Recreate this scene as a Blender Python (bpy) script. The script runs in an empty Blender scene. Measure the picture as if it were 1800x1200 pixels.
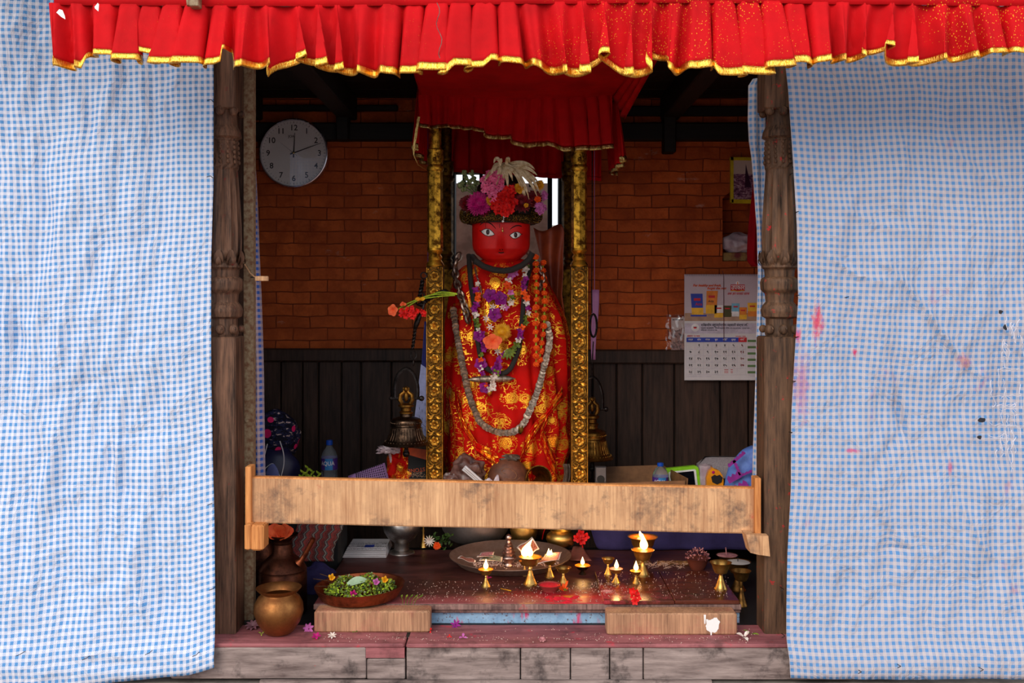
import bpy, math, random
from mathutils import Vector, Matrix, noise as mn
R = random.Random(7)
PI = math.pi
SC = bpy.context.scene
COL = SC.collection
# ------------------------------------------------------------------ camera, world, lights
CZ, CD, FP, HY = 1.6, 3.5, 1800.0, 520.0      # eye height, distance to the post plane, focal length and horizon in photo pixels
cam_d = bpy.data.cameras.new('camera'); cam = bpy.data.objects.new('camera', cam_d); COL.objects.link(cam)
cam.location = (0, -CD, CZ); cam.rotation_euler = (PI/2, 0, 0)
cam_d.sensor_width = 36; cam_d.lens = 36 * FP / 1800; cam_d.shift_y = (HY - 600) / 1800.0
cam_d.clip_start = 0.05
SC.camera = cam
w = bpy.data.worlds.new('sky'); SC.world = w; w.use_nodes = True
bg = w.node_tree.nodes['Background']; bg.inputs[0].default_value = (0.86, 0.93, 1.0, 1); bg.inputs[1].default_value = 1.15
sd = bpy.data.lights.new('sun', 'SUN'); sd.energy = 1.5; sd.angle = math.radians(35); sd.color = (1.0, 0.93, 0.82)
sun = bpy.data.objects.new('sun', sd); COL.objects.link(sun)
sun.rotation_euler = Vector((0.5, 1.0, -0.62)).to_track_quat('-Z', 'Y').to_euler()
sun.location = (-3, -6, 4)
vs = SC.view_settings; vs.view_transform = 'Standard'; vs.look = 'None'; vs.gamma = 1; vs.use_curve_mapping = False
vs.exposure = 0.32
SC.cycles.max_bounces = 8

def P(px, py, Y): return Vector(((px-900)*(Y+CD)/FP, Y, CZ-(py-HY)*(Y+CD)/FP))
def X(px, Y): return (px-900)*(Y+CD)/FP
def Z(py, Y): return CZ-(py-HY)*(Y+CD)/FP
def on(px, py, z):
    Y = (CZ-z)*FP/(py-HY)-CD
    return Vector((X(px, Y), Y, z))
def lin(c):
    return tuple(((v/255)/12.92 if v/255 <= .04045 else ((v/255+.055)/1.055)**2.4) for v in c)
def lerp(a, b, t): return a+(b-a)*t
def interp(pts, v):
    if v <= pts[0][0]: return pts[0][1]
    for (a, fa), (b, fb) in zip(pts, pts[1:]):
        if v <= b: return fa+(fb-fa)*(v-a)/(b-a) if b > a else fb
    return pts[-1][1]
def sm(t): t = max(0, min(1, t)); return t*t*(3-2*t)

# ------------------------------------------------------------------ materials
class G:
    def __init__(s, name, rough=.6, metal=0, spec=.5):
        s.m = bpy.data.materials.new(name); s.m.use_nodes = True
        s.t = s.m.node_tree; s.b = s.t.nodes['Principled BSDF']
        s.b.inputs['Roughness'].default_value = rough; s.b.inputs['Metallic'].default_value = metal
        s.b.inputs['Specular IOR Level'].default_value = spec
    def n(s, ty, **kw):
        x = s.t.nodes.new('ShaderNode'+ty)
        for k, v in kw.items(): setattr(x, k, v)
        return x
    def l(s, a, b): s.t.links.new(a, b)
    def put(s, sock, v):
        if hasattr(v, 'default_value') or hasattr(v, 'links'): s.l(v, sock)
        else:
            try: sock.default_value = v
            except Exception: sock.default_value = (*v, 1)
    def math(s, op, a, b=0.0, c=None):
        x = s.n('Math', operation=op); s.put(x.inputs[0], a); s.put(x.inputs[1], b)
        if c is not None: s.put(x.inputs[2], c)
        return x.outputs[0]
    def pos(s): return s.n('NewGeometry').outputs['Position']
    def obj(s): return s.n('TexCoord').outputs['Object']
    def uv(s): return s.n('TexCoord').outputs['UV']
    def mp(s, v, sc=(1, 1, 1), loc=(0, 0, 0), rot=(0, 0, 0)):
        x = s.n('Mapping'); s.l(v, x.inputs[0]); x.inputs['Scale'].default_value = sc
        x.inputs['Location'].default_value = loc; x.inputs['Rotation'].default_value = rot
        return x.outputs[0]
    def noise(s, v, sc=5, det=4, rough=.6, dist=0):
        x = s.n('TexNoise'); s.l(v, x.inputs['Vector']); x.inputs['Scale'].default_value = sc
        x.inputs['Detail'].default_value = det; x.inputs['Roughness'].default_value = rough; x.inputs['Distortion'].default_value = dist
        return x.outputs['Fac']
    def vor(s, v, sc=5, out='Distance', feature='F1'):
        x = s.n('TexVoronoi', feature=feature); s.l(v, x.inputs['Vector']); x.inputs['Scale'].default_value = sc
        return x.outputs[out]
    def ramp(s, f, stops, const=False):
        x = s.n('ValToRGB'); s.l(f, x.inputs[0]); e = x.color_ramp.elements
        if const: x.color_ramp.interpolation = 'CONSTANT'
        while len(e) < len(stops): e.new(.5)
        for i, (p, c) in enumerate(stops):
            e[i].position = p; e[i].color = (*c, 1) if len(c) == 3 else c
        return x.outputs[0]
    def thr(s, f, a, b):
        x = s.n('MapRange'); s.l(f, x.inputs[0]); x.inputs[1].default_value = a; x.inputs[2].default_value = b
        return x.outputs[0]
    def mix(s, f, a, b, ty='MIX'):
        x = s.n('Mix', data_type='RGBA', blend_type=ty); s.put(x.inputs[0], f)
        for i, v in ((6, a), (7, b)):
            if isinstance(v, tuple): x.inputs[i].default_value = (*v, 1)
            else: s.l(v, x.inputs[i])
        return x.outputs[2]
    def sep(s, v):
        x = s.n('SeparateXYZ'); s.l(v, x.inputs[0]); return x.outputs
    def comb(s, a, b, c=0.0):
        x = s.n('CombineXYZ'); s.put(x.inputs[0], a); s.put(x.inputs[1], b); s.put(x.inputs[2], c); return x.outputs[0]
    def col(s, c): s.put(s.b.inputs['Base Color'], c if not isinstance(c, tuple) else (*c, 1)); return s
    def rough(s, c): s.put(s.b.inputs['Roughness'], c); return s
    def bump(s, h, st=.5, d=.002):
        x = s.n('Bump'); x.inputs['Strength'].default_value = st; x.inputs['Distance'].default_value = d
        s.l(h, x.inputs['Height']); s.l(x.outputs[0], s.b.inputs['Normal']); return s

def simple(name, c, rough=.6, metal=0, var=.25, nsc=30, bump=.3, bd=.001, spec=.5, c2=None, trans=0, sss=0):
    g = G(name, rough, metal, spec)
    c = lin(c); d = lin(c2) if c2 else tuple(v*(1-var) for v in c)
    f = g.noise(g.obj(), nsc, 3)
    g.col(g.ramp(f, [(.35, d), (.65, c)]))
    if bump: g.bump(f, bump, bd)
    if trans: g.b.inputs['Transmission Weight'].default_value = trans
    if sss:
        g.b.inputs['Subsurface Weight'].default_value = sss; g.b.inputs['Subsurface Radius'].default_value = (.01, .005, .003)
    return g.m
def wood(name, c1, c2, axis=0, fine=220, rough=.65, bump=.5, dust=None, long=6, spec=.35):
    g = G(name, rough, 0, spec); p = g.pos()
    s3 = [fine*.35]*3; s3[axis] = long
    s4 = [14]*3; s4[axis] = 3
    a = g.noise(g.mp(p, tuple(s3)), 1, 4, .7); b = g.noise(g.mp(p, tuple(s4)), 1, 3, .6)
    f = g.math('ADD', g.math('MULTIPLY', a, .6), g.math('MULTIPLY', b, .4))
    c = g.ramp(f, [(.36, lin(c1)), (.62, lin(c2))])
    if dust:
        for dc, sc, lo, hi, amt in dust:
            m = g.thr(g.noise(g.mp(p, (1, 1, 1), (sc, sc*.3, 0)), sc, 5, .7), lo, hi)
            c = g.mix(g.math('MULTIPLY', m, amt), c, lin(dc))
    g.col(c); g.bump(a, bump, .002)
    return g.m
M = {}
M['dark_wood'] = wood('dark_carved_wood', (30, 18, 13), (122, 86, 66), 2, fine=300, dust=[((120, 10, 20), 26, .63, .72, .8)], spec=.25)
M['grey_wood'] = wood('weathered_post_wood', (36, 24, 17), (112, 80, 58), 2, dust=[((190, 20, 35), 30, .62, .7, .9), ((200, 190, 30), 24, .7, .74, .6)], spec=.25)
M['roof_wood'] = wood('sooty_roof_wood', (8, 6, 6), (26, 20, 18), 1)
M['beam_wood'] = wood('black_beam_wood', (10, 7, 6), (22, 17, 14), 0)
M['panel_wood'] = wood('old_panel_wood', (30, 19, 14), (66, 45, 35), 2, bump=.3, spec=.25, rough=.6)
M['pale_wood'] = wood('fresh_sawn_wood', (165, 114, 78), (222, 172, 126), 2, fine=500, dust=[((78, 62, 58), 9, .52, .68, .75), ((190, 60, 50), 16, .66, .74, .6), ((150, 110, 80), 5, .5, .7, .5)])
M['orange_wood'] = wood('orange_pine', (165, 95, 45), (225, 150, 85), 2, fine=300)
M['block_wood'] = wood('sawn_block_wood', (120, 82, 60), (190, 140, 105), 2, fine=400, dust=[((165, 60, 65), 7, .5, .7, .45), ((200, 40, 40), 18, .68, .74, .7), ((70, 45, 40), 20, .66, .74, .8)])
M['sill_wood'] = wood('grey_sill_wood', (95, 78, 74), (165, 145, 138), 0, fine=150, dust=[((40, 30, 30), 9, .52, .68, .85), ((210, 40, 45), 22, .69, .73, .8)])
M['step_wood'] = wood('powdered_step_wood', (120, 62, 66), (168, 100, 102), 0, fine=120, dust=[((80, 45, 45), 9, .5, .65, .6), ((215, 30, 60), 11, .6, .7, .7)])
M['table_edge'] = wood('table_edge_wood', (85, 60, 55), (150, 115, 105), 2, fine=300, dust=[((60, 38, 40), 12, .5, .62, .7), ((190, 50, 60), 14, .6, .7, .6)])

def table_mat(name, c1, c2, rough):
    g = G(name, rough, 0, .5); p = g.pos()
    f = g.noise(g.mp(p, (6, 50, 50)), 1, 4, .7); b = g.noise(g.mp(p, (5, 9, 5)), 1, 4)
    c = g.ramp(g.math('ADD', g.math('MULTIPLY', f, .5), g.math('MULTIPLY', b, .5)), [(.38, lin(c1)), (.62, lin(c2))])
    def spot(c, cx, cy, rx, ry, colr, lo=.2, hi=.9):
        x, y, z = g.sep(p)
        dx = g.math('DIVIDE', g.math('SUBTRACT', x, cx), rx); dy = g.math('DIVIDE', g.math('SUBTRACT', y, cy), ry)
        d = g.math('SQRT', g.math('ADD', g.math('MULTIPLY', dx, dx), g.math('MULTIPLY', dy, dy)))
        d = g.math('ADD', d, g.math('MULTIPLY', g.math('SUBTRACT', g.noise(p, 38, 4, .8), .5), 2.2))
        m = g.thr(d, hi, lo)
        return g.mix(m, c, lin(colr))
    c = spot(c, .22, .16, .24, .10, (150, 8, 30), .5, 1.4)
    c = spot(c, .22, .14, .15, .055, (228, 4, 30), .6, 1.3)
    c = spot(c, .215, .178, .07, .02, (240, 150, 10), .3, 1.0)
    c = spot(c, .345, .20, .03, .03, (225, 150, 160), .3, 1.0)
    c = spot(c, .05, .10, .04, .012, (235, 170, 20), .3, .9)
    c = spot(c, -.1, .13, .5, .05, (150, 75, 78), .2, 1.6)
    g.col(c); g.rough(g.thr(b, .3, .8)); g.bump(f, .25, .001)
    x = g.n('MapRange'); g.l(b, x.inputs[0]); x.inputs[1].default_value = .3; x.inputs[2].default_value = .7
    x.inputs[3].default_value = rough-.12; x.inputs[4].default_value = rough+.15; g.rough(x.outputs[0])
    return g.m
M['table'] = table_mat('red_stained_table', (42, 20, 20), (92, 48, 44), .42)
M['plank'] = table_mat('oily_plank', (48, 20, 12), (98, 42, 24), .22)

def brick():
    g = G('orange_brick', .85, 0, .15); p = g.pos(); x, y, z = g.sep(p)
    wob = g.math('MULTIPLY', g.math('SUBTRACT', g.noise(p, 7, 2), .5), .02)
    v = g.comb(g.math('ADD', g.math('ADD', x, y), wob), g.math('ADD', z, wob))
    b = g.n('TexBrick'); g.l(v, b.inputs['Vector']); b.inputs['Scale'].default_value = 1
    b.inputs['Brick Width'].default_value = .17; b.inputs['Row Height'].default_value = .06
    b.inputs['Mortar Size'].default_value = .0028; b.inputs['Mortar Smooth'].default_value = .3; b.inputs['Bias'].default_value = 0
    b.inputs['Color1'].default_value = (*lin((166, 76, 34)), 1); b.inputs['Color2'].default_value = (*lin((196, 94, 42)), 1)
    b.inputs['Mortar'].default_value = (*lin((95, 42, 22)), 1)
    n1 = g.noise(p, 9, 5, .7); n2 = g.noise(p, 60, 4, .7)
    c = g.mix(g.thr(n1, .4, .7), b.outputs['Color'], lin((140, 60, 28)))
    c = g.mix(g.math('MULTIPLY', g.thr(n2, .5, .75), .35), c, lin((120, 60, 35)))
    c = g.mix(g.math('MULTIPLY', g.thr(g.noise(g.mp(p, (5, 5, 12), (3, 0, 1)), 1, 5, .75), .63, .75), .55), c, lin((190, 160, 140)))
    g.col(c)
    h = g.math('SUBTRACT', g.math('MULTIPLY', n2, .5), b.outputs['Fac'])
    g.bump(h, .8, .006); return g.m
M['brick'] = brick()
M['plaster'] = simple('grey_plaster', (165, 160, 150), .9, nsc=12, c2=(130, 126, 118))
M['stone'] = simple('old_stone', (110, 100, 92), .9, nsc=10, c2=(70, 62, 58))
M['paving'] = simple('brick_paving', (150, 120, 105), .9, nsc=8, c2=(120, 95, 85))

def gingham(name, blue, white, stains, spots=(), pitch=.0216):
    g = G(name, .85, 0, .15); uv = g.uv(); x, y, z = g.sep(uv)
    def st(v): return g.math('FRACT', g.math('DIVIDE', v, pitch))
    a = g.math('LESS_THAN', st(x), .5); b = g.math('LESS_THAN', st(y), .5)
    q = pitch/6
    ck = g.math('LESS_THAN', g.math('FRACT', g.math('DIVIDE', g.math('ADD', x, y), q*1.5)), .5)
    one = g.math('ABSOLUTE', g.math('SUBTRACT', a, b)); both = g.math('MULTIPLY', a, b)
    f = g.math('ADD', both, g.math('MULTIPLY', one, g.math('ADD', .2, g.math('MULTIPLY', ck, .32))))
    c = g.mix(f, lin(white), lin(blue))
    p = g.pos()
    for colr, sc, lo, hi, off, asp in stains:
        m = g.thr(g.noise(g.mp(p, asp, (off, off, off)), sc, 5, .7), lo, hi)
        c = g.mix(g.math('MULTIPLY', m, .6), c, lin(colr))
    px_, py_, pz_ = g.sep(p)
    for sx, sz, rx, rz, amt, colr in spots:
        dx = g.math('DIVIDE', g.math('SUBTRACT', px_, sx), rx); dz = g.math('DIVIDE', g.math('SUBTRACT', pz_, sz), rz)
        d = g.math('ADD', g.math('SQRT', g.math('ADD', g.math('MULTIPLY', dx, dx), g.math('MULTIPLY', dz, dz))), g.math('MULTIPLY', g.math('SUBTRACT', g.noise(g.mp(p, (1.5, 1, .8)), 38, 4, .8), .5), 2.6))
        c = g.mix(g.math('MULTIPLY', g.thr(d, 1.0, .25), amt), c, lin(colr))
    g.col(c)
    th = g.noise(g.mp(uv, (9, 9, 9)), 60, 2)
    wr = g.noise(g.mp(uv, (3, 2, 3)), 3.5, 4, .55, 1.2)
    g.bump(g.math('ADD', wr, g.math('MULTIPLY', th, .01)), .5, .045)
    tr = g.n('BsdfTranslucent'); g.l(c, tr.inputs[0]); mx = g.n('MixShader'); mx.inputs[0].default_value = .18
    g.l(g.b.outputs[0], mx.inputs[1]); g.l(tr.outputs[0], mx.inputs[2])
    g.l(mx.outputs[0], g.t.nodes['Material Output'].inputs[0])
    return g.m
M['check_left'] = gingham('blue_check_cloth', (98, 156, 214), (232, 230, 240), [((215, 90, 150), 5, .72, .76, 3, (1, 1, 1))])
M['check_right'] = gingham('faded_blue_check_cloth', (98, 148, 202), (204, 193, 196), [((205, 40, 90), 3.2, .64, .76, 8, (1.6, 1, 1)), ((190, 60, 140), 5, .66, .74, 15, (1, 1, .4)), ((210, 200, 60), 4, .73, .78, 31, (1, 1, 1))], [(X(1440, -.05), Z(565, -.05), .022, .07, .8, (222, 40, 70)), (X(1405, -.05), Z(590, -.05), .016, .03, .8, (225, 60, 110)), (X(1412, -.05), Z(680, -.05), .035, .14, .45, (200, 80, 130)), (X(1509, -.05), Z(620, -.05), .01, .016, .9, (222, 50, 90)), (X(1500, -.05), Z(792, -.05), .03, .009, .7, (220, 70, 110)), (X(1672, -.05), Z(822, -.05), .012, .03, .6, (210, 60, 110)), (X(1700, -.05), Z(635, -.05), .03, .03, .5, (225, 90, 60))])  # greyed white paints in the dimmer light on the right; stains are its own
M['check_inner'] = gingham('grubby_blue_check_cloth', (58, 92, 170), (190, 165, 165), [])  # deeper blue and duller white than the outer cloths, for the inner strips

def cloth(name, c, c2=None, rough=.8, nsc=8, trans=.25, specks=None, fold=.4):
    g = G(name, rough, 0, .2); o = g.pos()
    f = g.noise(o, nsc, 4)
    cc = g.ramp(f, [(.3, lin(c2 or tuple(v*.8 for v in c))), (.7, lin(c))])
    if specks:
        sc, colr, th = specks
        d = g.vor(g.mp(o, (1, 1, .7)), sc)
        dens = g.thr(g.noise(o, 2.2, 3, .6), .42, .6)
        xx_, yy_, zz_ = g.sep(o); dens = g.math('MULTIPLY', dens, g.math('ADD', .25, g.math('MULTIPLY', .75, g.thr(xx_, -.1, .35))))
        m = g.math('LESS_THAN', d, g.math('MULTIPLY', dens, th))
        cc = g.mix(m, cc, lin(colr))
    g.col(cc); g.bump(g.math('ADD', f, g.math('MULTIPLY', g.noise(o, 900, 1), .02)), fold, .01)
    if trans:
        tr = g.n('BsdfTranslucent'); g.l(cc, tr.inputs[0]); mx = g.n('MixShader'); mx.inputs[0].default_value = trans
        g.l(g.b.outputs[0], mx.inputs[1]); g.l(tr.outputs[0], mx.inputs[2])
        g.l(mx.outputs[0], g.t.nodes['Material Output'].inputs[0])
    return g.m
M['red_cloth'] = cloth('bright_red_cotton', (212, 7, 18), (180, 4, 12), specks=(150, (235, 150, 30), .24), trans=.08)
M['red_inner'] = cloth('deep_red_cotton', (205, 8, 14), (170, 4, 8))
M['navy'] = cloth('navy_cloth', (48, 40, 84), (30, 24, 56), trans=0)
M['crimson'] = cloth('crimson_cloth', (170, 0, 22), trans=0)
def foil(name, c, c2, rough=.3, sc=120):
    g = G(name, rough, 1, .5); o = g.pos(); f = g.noise(g.mp(o, (2.5, 2.5, .6)), sc, 3)
    g.col(g.ramp(f, [(.35, lin(c2)), (.6, lin(c))])); g.bump(f, .9, .003); return g.m
M['gold_hem'] = foil('gold_ribbon', (250, 205, 95), (215, 135, 25))
M['dull_hem'] = foil('tinsel_ribbon', (215, 190, 120), (130, 95, 40))

def brocade(name, sc=13, red=(205, 10, 2), gold=(250, 178, 50)):
    g = G(name, .7, 0, .12); uv = g.uv()
    wv = g.n('TexNoise'); g.l(uv, wv.inputs['Vector']); wv.inputs['Scale'].default_value = 18
    ad = g.n('VectorMath', operation='MULTIPLY_ADD'); g.l(wv.outputs['Color'], ad.inputs[0]); ad.inputs[1].default_value = (.02, .02, 0); g.l(uv, ad.inputs[2])
    v = ad.outputs[0]
    d = g.vor(v, sc)
    ro = g.math('LESS_THAN', d, .33)
    rn = g.math('GREATER_THAN', g.math('SINE', g.math('ADD', g.math('MULTIPLY', d, 75), g.math('MULTIPLY', g.noise(v, 60, 2), 14))), -.45)
    rose = g.math('MULTIPLY', ro, rn)
    n = g.noise(v, 38, 3, .5, 1.2)
    line = g.math('LESS_THAN', g.math('ABSOLUTE', g.math('SUBTRACT', n, .5)), .026)
    zone = g.math('LESS_THAN', d, .62)
    m = g.math('MAXIMUM', rose, g.math('MULTIPLY', line, zone))
    g.col(g.mix(m, g.ramp(g.noise(uv, 6, 3), [(.3, lin(tuple(v*.75 for v in red))), (.7, lin(red))]), lin(gold)))
    g.put(g.b.inputs['Metallic'], g.math('MULTIPLY', m, .75))
    x = g.n('MapRange'); g.l(m, x.inputs[0]); x.inputs[3].default_value = .75; x.inputs[4].default_value = .3; g.rough(x.outputs[0])
    g.bump(g.math('ADD', m, g.noise(uv, 300, 2)), .35, .002)
    return g.m
M['brocade'] = brocade('red_gold_brocade')

def metal(name, c, c2, rough=.3, nsc=14, bump=.15, lo=.35, hi=.65, fine=None, bd=.002):
    g = G(name, rough, 1); o = g.obj(); f = g.noise(o, nsc, 5, .7)
    g.col(g.ramp(f, [(lo, lin(c2)), (hi, lin(c))]))
    x = g.n('MapRange'); g.l(f, x.inputs[0]); x.inputs[1].default_value = .3; x.inputs[2].default_value = .7
    x.inputs[3].default_value = min(.9, rough+.25); x.inputs[4].default_value = rough; g.rough(x.outputs[0])
    h = f
    if fine: h = g.vor(g.mp(o, (1, 1, 1)), fine, feature='SMOOTH_F1')
    g.bump(h, bump, bd); return g.m
M['brass'] = metal('brass', (236, 194, 112), (186, 136, 66), .26)
M['old_brass'] = metal('tarnished_brass', (176, 128, 66), (92, 62, 34), .36, nsc=26)
M['bronze'] = metal('blackened_bronze', (96, 74, 58), (30, 23, 20), .3, nsc=40, bump=.3)
M['bronze_gold'] = metal('golden_bronze', (150, 104, 44), (70, 46, 20), .34, nsc=40)
M['copper'] = metal('copper', (176, 96, 62), (96, 48, 32), .35, nsc=18)
M['dark_copper'] = metal('dark_copper', (104, 60, 44), (46, 28, 24), .36, nsc=16)
M['steel'] = metal('worn_steel', (178, 170, 165), (120, 112, 108), .26)
M['alu'] = metal('aluminium', (205, 195, 190), (165, 150, 145), .4, nsc=8)
M['iron'] = metal('dark_iron', (70, 64, 62), (28, 24, 23), .4, nsc=60, bump=.4)
M['chain'] = metal('polished_chain_iron', (190, 165, 148), (100, 80, 70), .3, nsc=60)
M['coin'] = metal('tarnished_silver', (188, 168, 150), (112, 94, 80), .42, nsc=60, bump=.5)
M['chrome'] = metal('clock_rim_chrome', (215, 215, 225), (190, 190, 200), .15, nsc=3)
M['gilt'] = metal('gilt_copper', (214, 152, 56), (112, 72, 28), .4, nsc=24, bump=.5, lo=.36, hi=.6, fine=110, bd=.002)
M['gilt_ground'] = metal('dark_gilt_ground', (112, 78, 34), (56, 36, 16), .5, nsc=40, bump=.8, fine=130, bd=.003)
M['gilt_smooth'] = metal('worn_gilt', (222, 168, 58), (92, 58, 20), .38, nsc=34, bump=.4, lo=.4, hi=.56)
M['gilt_dark'] = metal('dark_gilt', (120, 84, 28), (38, 26, 12), .45, nsc=40, bump=.6)  # darker gilt for the rear posts and the leaf pendant
M['rust'] = simple('rusty_painted_steel', (150, 128, 98), .7, nsc=60, c2=(112, 70, 42))
M['black'] = simple('black_soot', (14, 11, 10), .7)
M['rope'] = simple('black_bead_rope', (50, 42, 36), .6, nsc=420, bump=1, bd=.004, c2=(12, 9, 8), var=.5)
M['face'] = simple('vermilion_painted_face', (212, 22, 16), .42, nsc=22, c2=(192, 14, 12), bump=.12, bd=.002, spec=.25)
M['white'] = simple('white_paint', (236, 230, 226), .5, var=.05)
M['paper'] = simple('white_paper', (205, 198, 200), .7, var=.05, bump=.1)
M['lav'] = simple('lavender_paper', (190, 140, 200), .7, var=.05)
M['ink'] = simple('black_ink', (22, 20, 30), .5, var=.1, bump=0)
M['iris'] = simple('dark_brown_iris', (58, 14, 14), .3, var=.1, bump=0)
M['pupil'] = simple('black_pupil', (12, 8, 8), .25, var=.1, bump=0)

# ------------------------------------------------------------------ geometry helpers
class MB:
    """collects faces in world coordinates; build() links them as ONE mesh object"""
    def __init__(s): s.v = []; s.f = []; s.mi = []; s.uv = {}; s.m = 0; s.xf = None
    def pt(s, p, uv=None):
        p = Vector(p)
        if s.xf is not None: p = s.xf @ p
        s.v.append(p)
        if uv: s.uv[len(s.v)-1] = uv
        return len(s.v)-1
    def face(s, idx): s.f.append(tuple(idx)); s.mi.append(s.m)
    def box(s, a, b):
        x0, y0, z0 = a; x1, y1, z1 = b
        q = [s.pt((x, y, z)) for z in (z0, z1) for x, y in ((x0, y0), (x1, y0), (x1, y1), (x0, y1))]
        for f in ((3, 2, 1, 0), (4, 5, 6, 7), (0, 1, 5, 4), (1, 2, 6, 5), (2, 3, 7, 6), (3, 0, 4, 7)): s.face([q[i] for i in f])
        return s
    def bbox(s, a, b, r=.003):
        """box with bevelled vertical/horizontal edges (chamfer r)"""
        x0, y0, z0 = a; x1, y1, z1 = b
        def ring(z, e): return [s.pt(p) for p in ((x0+r+e, y0+e, z), (x1-r-e, y0+e, z), (x1-e, y0+r+e, z), (x1-e, y1-r-e, z), (x1-r-e, y1-e, z), (x0+r+e, y1-e, z), (x0+e, y1-r-e, z), (x0+e, y0+r+e, z))]
        rs = [ring(z0, r), ring(z0+r, 0), ring(z1-r, 0), ring(z1, r)]
        for A, B in zip(rs, rs[1:]):
            for i in range(8): s.face((A[i], A[(i+1) % 8], B[(i+1) % 8], B[i]))
        s.face(rs[0][::-1]); s.face(rs[-1]); return s
    def prism(s, pts, y0, y1):
        """outline in (x,z) extruded along y"""
        A = [s.pt((x, y0, z)) for x, z in pts]; B = [s.pt((x, y1, z)) for x, z in pts]; n = len(pts)
        s.face(A); s.face(B[::-1])
        for i in range(n): s.face((A[i], B[i], B[(i+1) % n], A[(i+1) % n]))
        return s
    def grid(s, fn, nu, nv, closeu=False, uvf=None):
        """fn(u,v)->point, u,v in 0..1"""
        ids = []
        for j in range(nv+1):
            row = []
            for i in range(nu if closeu else nu+1):
                u, v = i/nu, j/nv
                row.append(s.pt(fn(u, v), uvf(u, v) if uvf else None))
            ids.append(row)
        n = nu
        for j in range(nv):
            for i in range(n):
                k = (i+1) % nu if closeu else i+1
                s.face((ids[j][i], ids[j][k], ids[j+1][k], ids[j+1][i]))
        return ids
    def lathe(s, prof, c=(0, 0, 0), n=32, axis=None, cap=True, sx=1, sy=1):
        """prof [(r,z)]; axis: direction of the z axis"""
        c = Vector(c); rot = Vector(axis).to_track_quat('Z', 'Y').to_matrix() if axis else Matrix.Identity(3)
        rings = []
        for r, z in prof:
            rings.append([s.pt(c+rot @ Vector((r*sx*math.cos(2*PI*i/n), r*sy*math.sin(2*PI*i/n), z))) for i in range(n)])
        for A, B in zip(rings, rings[1:]):
            for i in range(n): s.face((A[i], A[(i+1) % n], B[(i+1) % n], B[i]))
        if cap:
            if prof[0][0] > 1e-5: s.face(rings[0][::-1])
            if prof[-1][0] > 1e-5: s.face(rings[-1])
        return s
    def tube(s, pts, rad, n=8, closed=False, flat=1):
        pts = [Vector(p) for p in pts]; N = len(pts)
        if not hasattr(rad, '__len__'): rad = [rad]*N
        up = Vector((.13, .2, 1)); rings = []; prev = None
        for i, p in enumerate(pts):
            if closed: t = pts[(i+1) % N]-pts[i-1]
            else: t = pts[min(i+1, N-1)]-pts[max(i-1, 0)]
            if t.length < 1e-9: t = Vector((0, 0, 1))
            t.normalize()
            if prev is None: a = t.cross(up); a = a if a.length > 1e-3 else t.cross(Vector((1, 0, 0)))
            else: a = prev-t*prev.dot(t)
            a.normalize(); prev = a; b = t.cross(a)
            rings.append([s.pt(p+(a*math.cos(2*PI*k/n)+b*math.sin(2*PI*k/n)*flat)*rad[i]) for k in range(n)])
        for i in range(N if closed else N-1):
            A, B = rings[i], rings[(i+1) % N]
            for k in range(n): s.face((A[k], A[(k+1) % n], B[(k+1) % n], B[k]))
        if not closed: s.face(rings[0][::-1]); s.face(rings[-1])
        return s
    def ball(s, c, r, nu=12, nv=8, sc=(1, 1, 1), nz=0, nf=6, seed=0):
        c = Vector(c)
        def fn(u, v):
            a, b = 2*PI*u, PI*(v*.998+.001)-PI/2
            d = Vector((math.cos(a)*math.cos(b), math.sin(a)*math.cos(b), math.sin(b)))
            k = 1+(nz*mn.noise(d*nf/3+Vector((seed, seed*.7, 0))) if nz else 0)
            return c+Vector((d.x*sc[0], d.y*sc[1], d.z*sc[2]))*r*k
        ids = s.grid(fn, nu, nv, closeu=True, uvf=(lambda u, v: (abs(u-.5)*.9, v*.45)) if nz else None); s.face(ids[0][::-1]); s.face(ids[-1]); return s
    def petal(s, base, tip, wid, nrm, cup=.25, seg=3, thick=0):
        """leaf/petal from base to tip bowed along nrm"""
        base, tip, nrm = Vector(base), Vector(tip), Vector(nrm).normalized()
        d = tip-base; side = d.cross(nrm)
        if side.length < 1e-9: side = Vector((1, 0, 0))
        side.normalize(); prev = None; L = d.length
        for i in range(seg+1):
            t = i/seg; wd = wid*.5*(math.sin(PI*(.12+.82*t))**.8)
            c = base+d*t+nrm*(cup*L*math.sin(PI*t*.9))
            cur = (s.pt(c-side*wd+nrm*wd*.35), s.pt(c), s.pt(c+side*wd+nrm*wd*.35))
            if prev:
                s.face((prev[0], prev[1], cur[1], cur[0])); s.face((prev[1], prev[2], cur[2], cur[1]))
            prev = cur
        return s
    def text(s, body, x, y, z, h, font_w=1.0, align='LEFT', rot=0, map2=None, depth=0.0004, shear=0, bold=.012):
        """flat lettering on a plane facing -Y, height h, lower left at (x,z)"""
        cu = bpy.data.curves.new('t', 'FONT'); cu.body = body; cu.size = 1; cu.align_x = align; cu.shear = shear; cu.resolution_u = 3; cu.offset = bold
        ob = bpy.data.objects.new('t', cu); COL.objects.link(ob)
        dg = bpy.context.evaluated_depsgraph_get(); me = bpy.data.meshes.new_from_object(ob.evaluated_get(dg))
        base = len(s.v); cr, sr = math.cos(rot), math.sin(rot)
        for v in me.vertices:
            tx, tz = v.co.x*h*font_w, v.co.y*h
            tx, tz = tx*cr-tz*sr, tx*sr+tz*cr
            s.pt(map2(x+tx, z+tz) if map2 else (x+tx, y-depth, z+tz))
        for p in me.polygons: s.face([base+i for i in p.vertices])
        bpy.data.objects.remove(ob); bpy.data.curves.remove(cu); bpy.data.meshes.remove(me); return s
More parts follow.
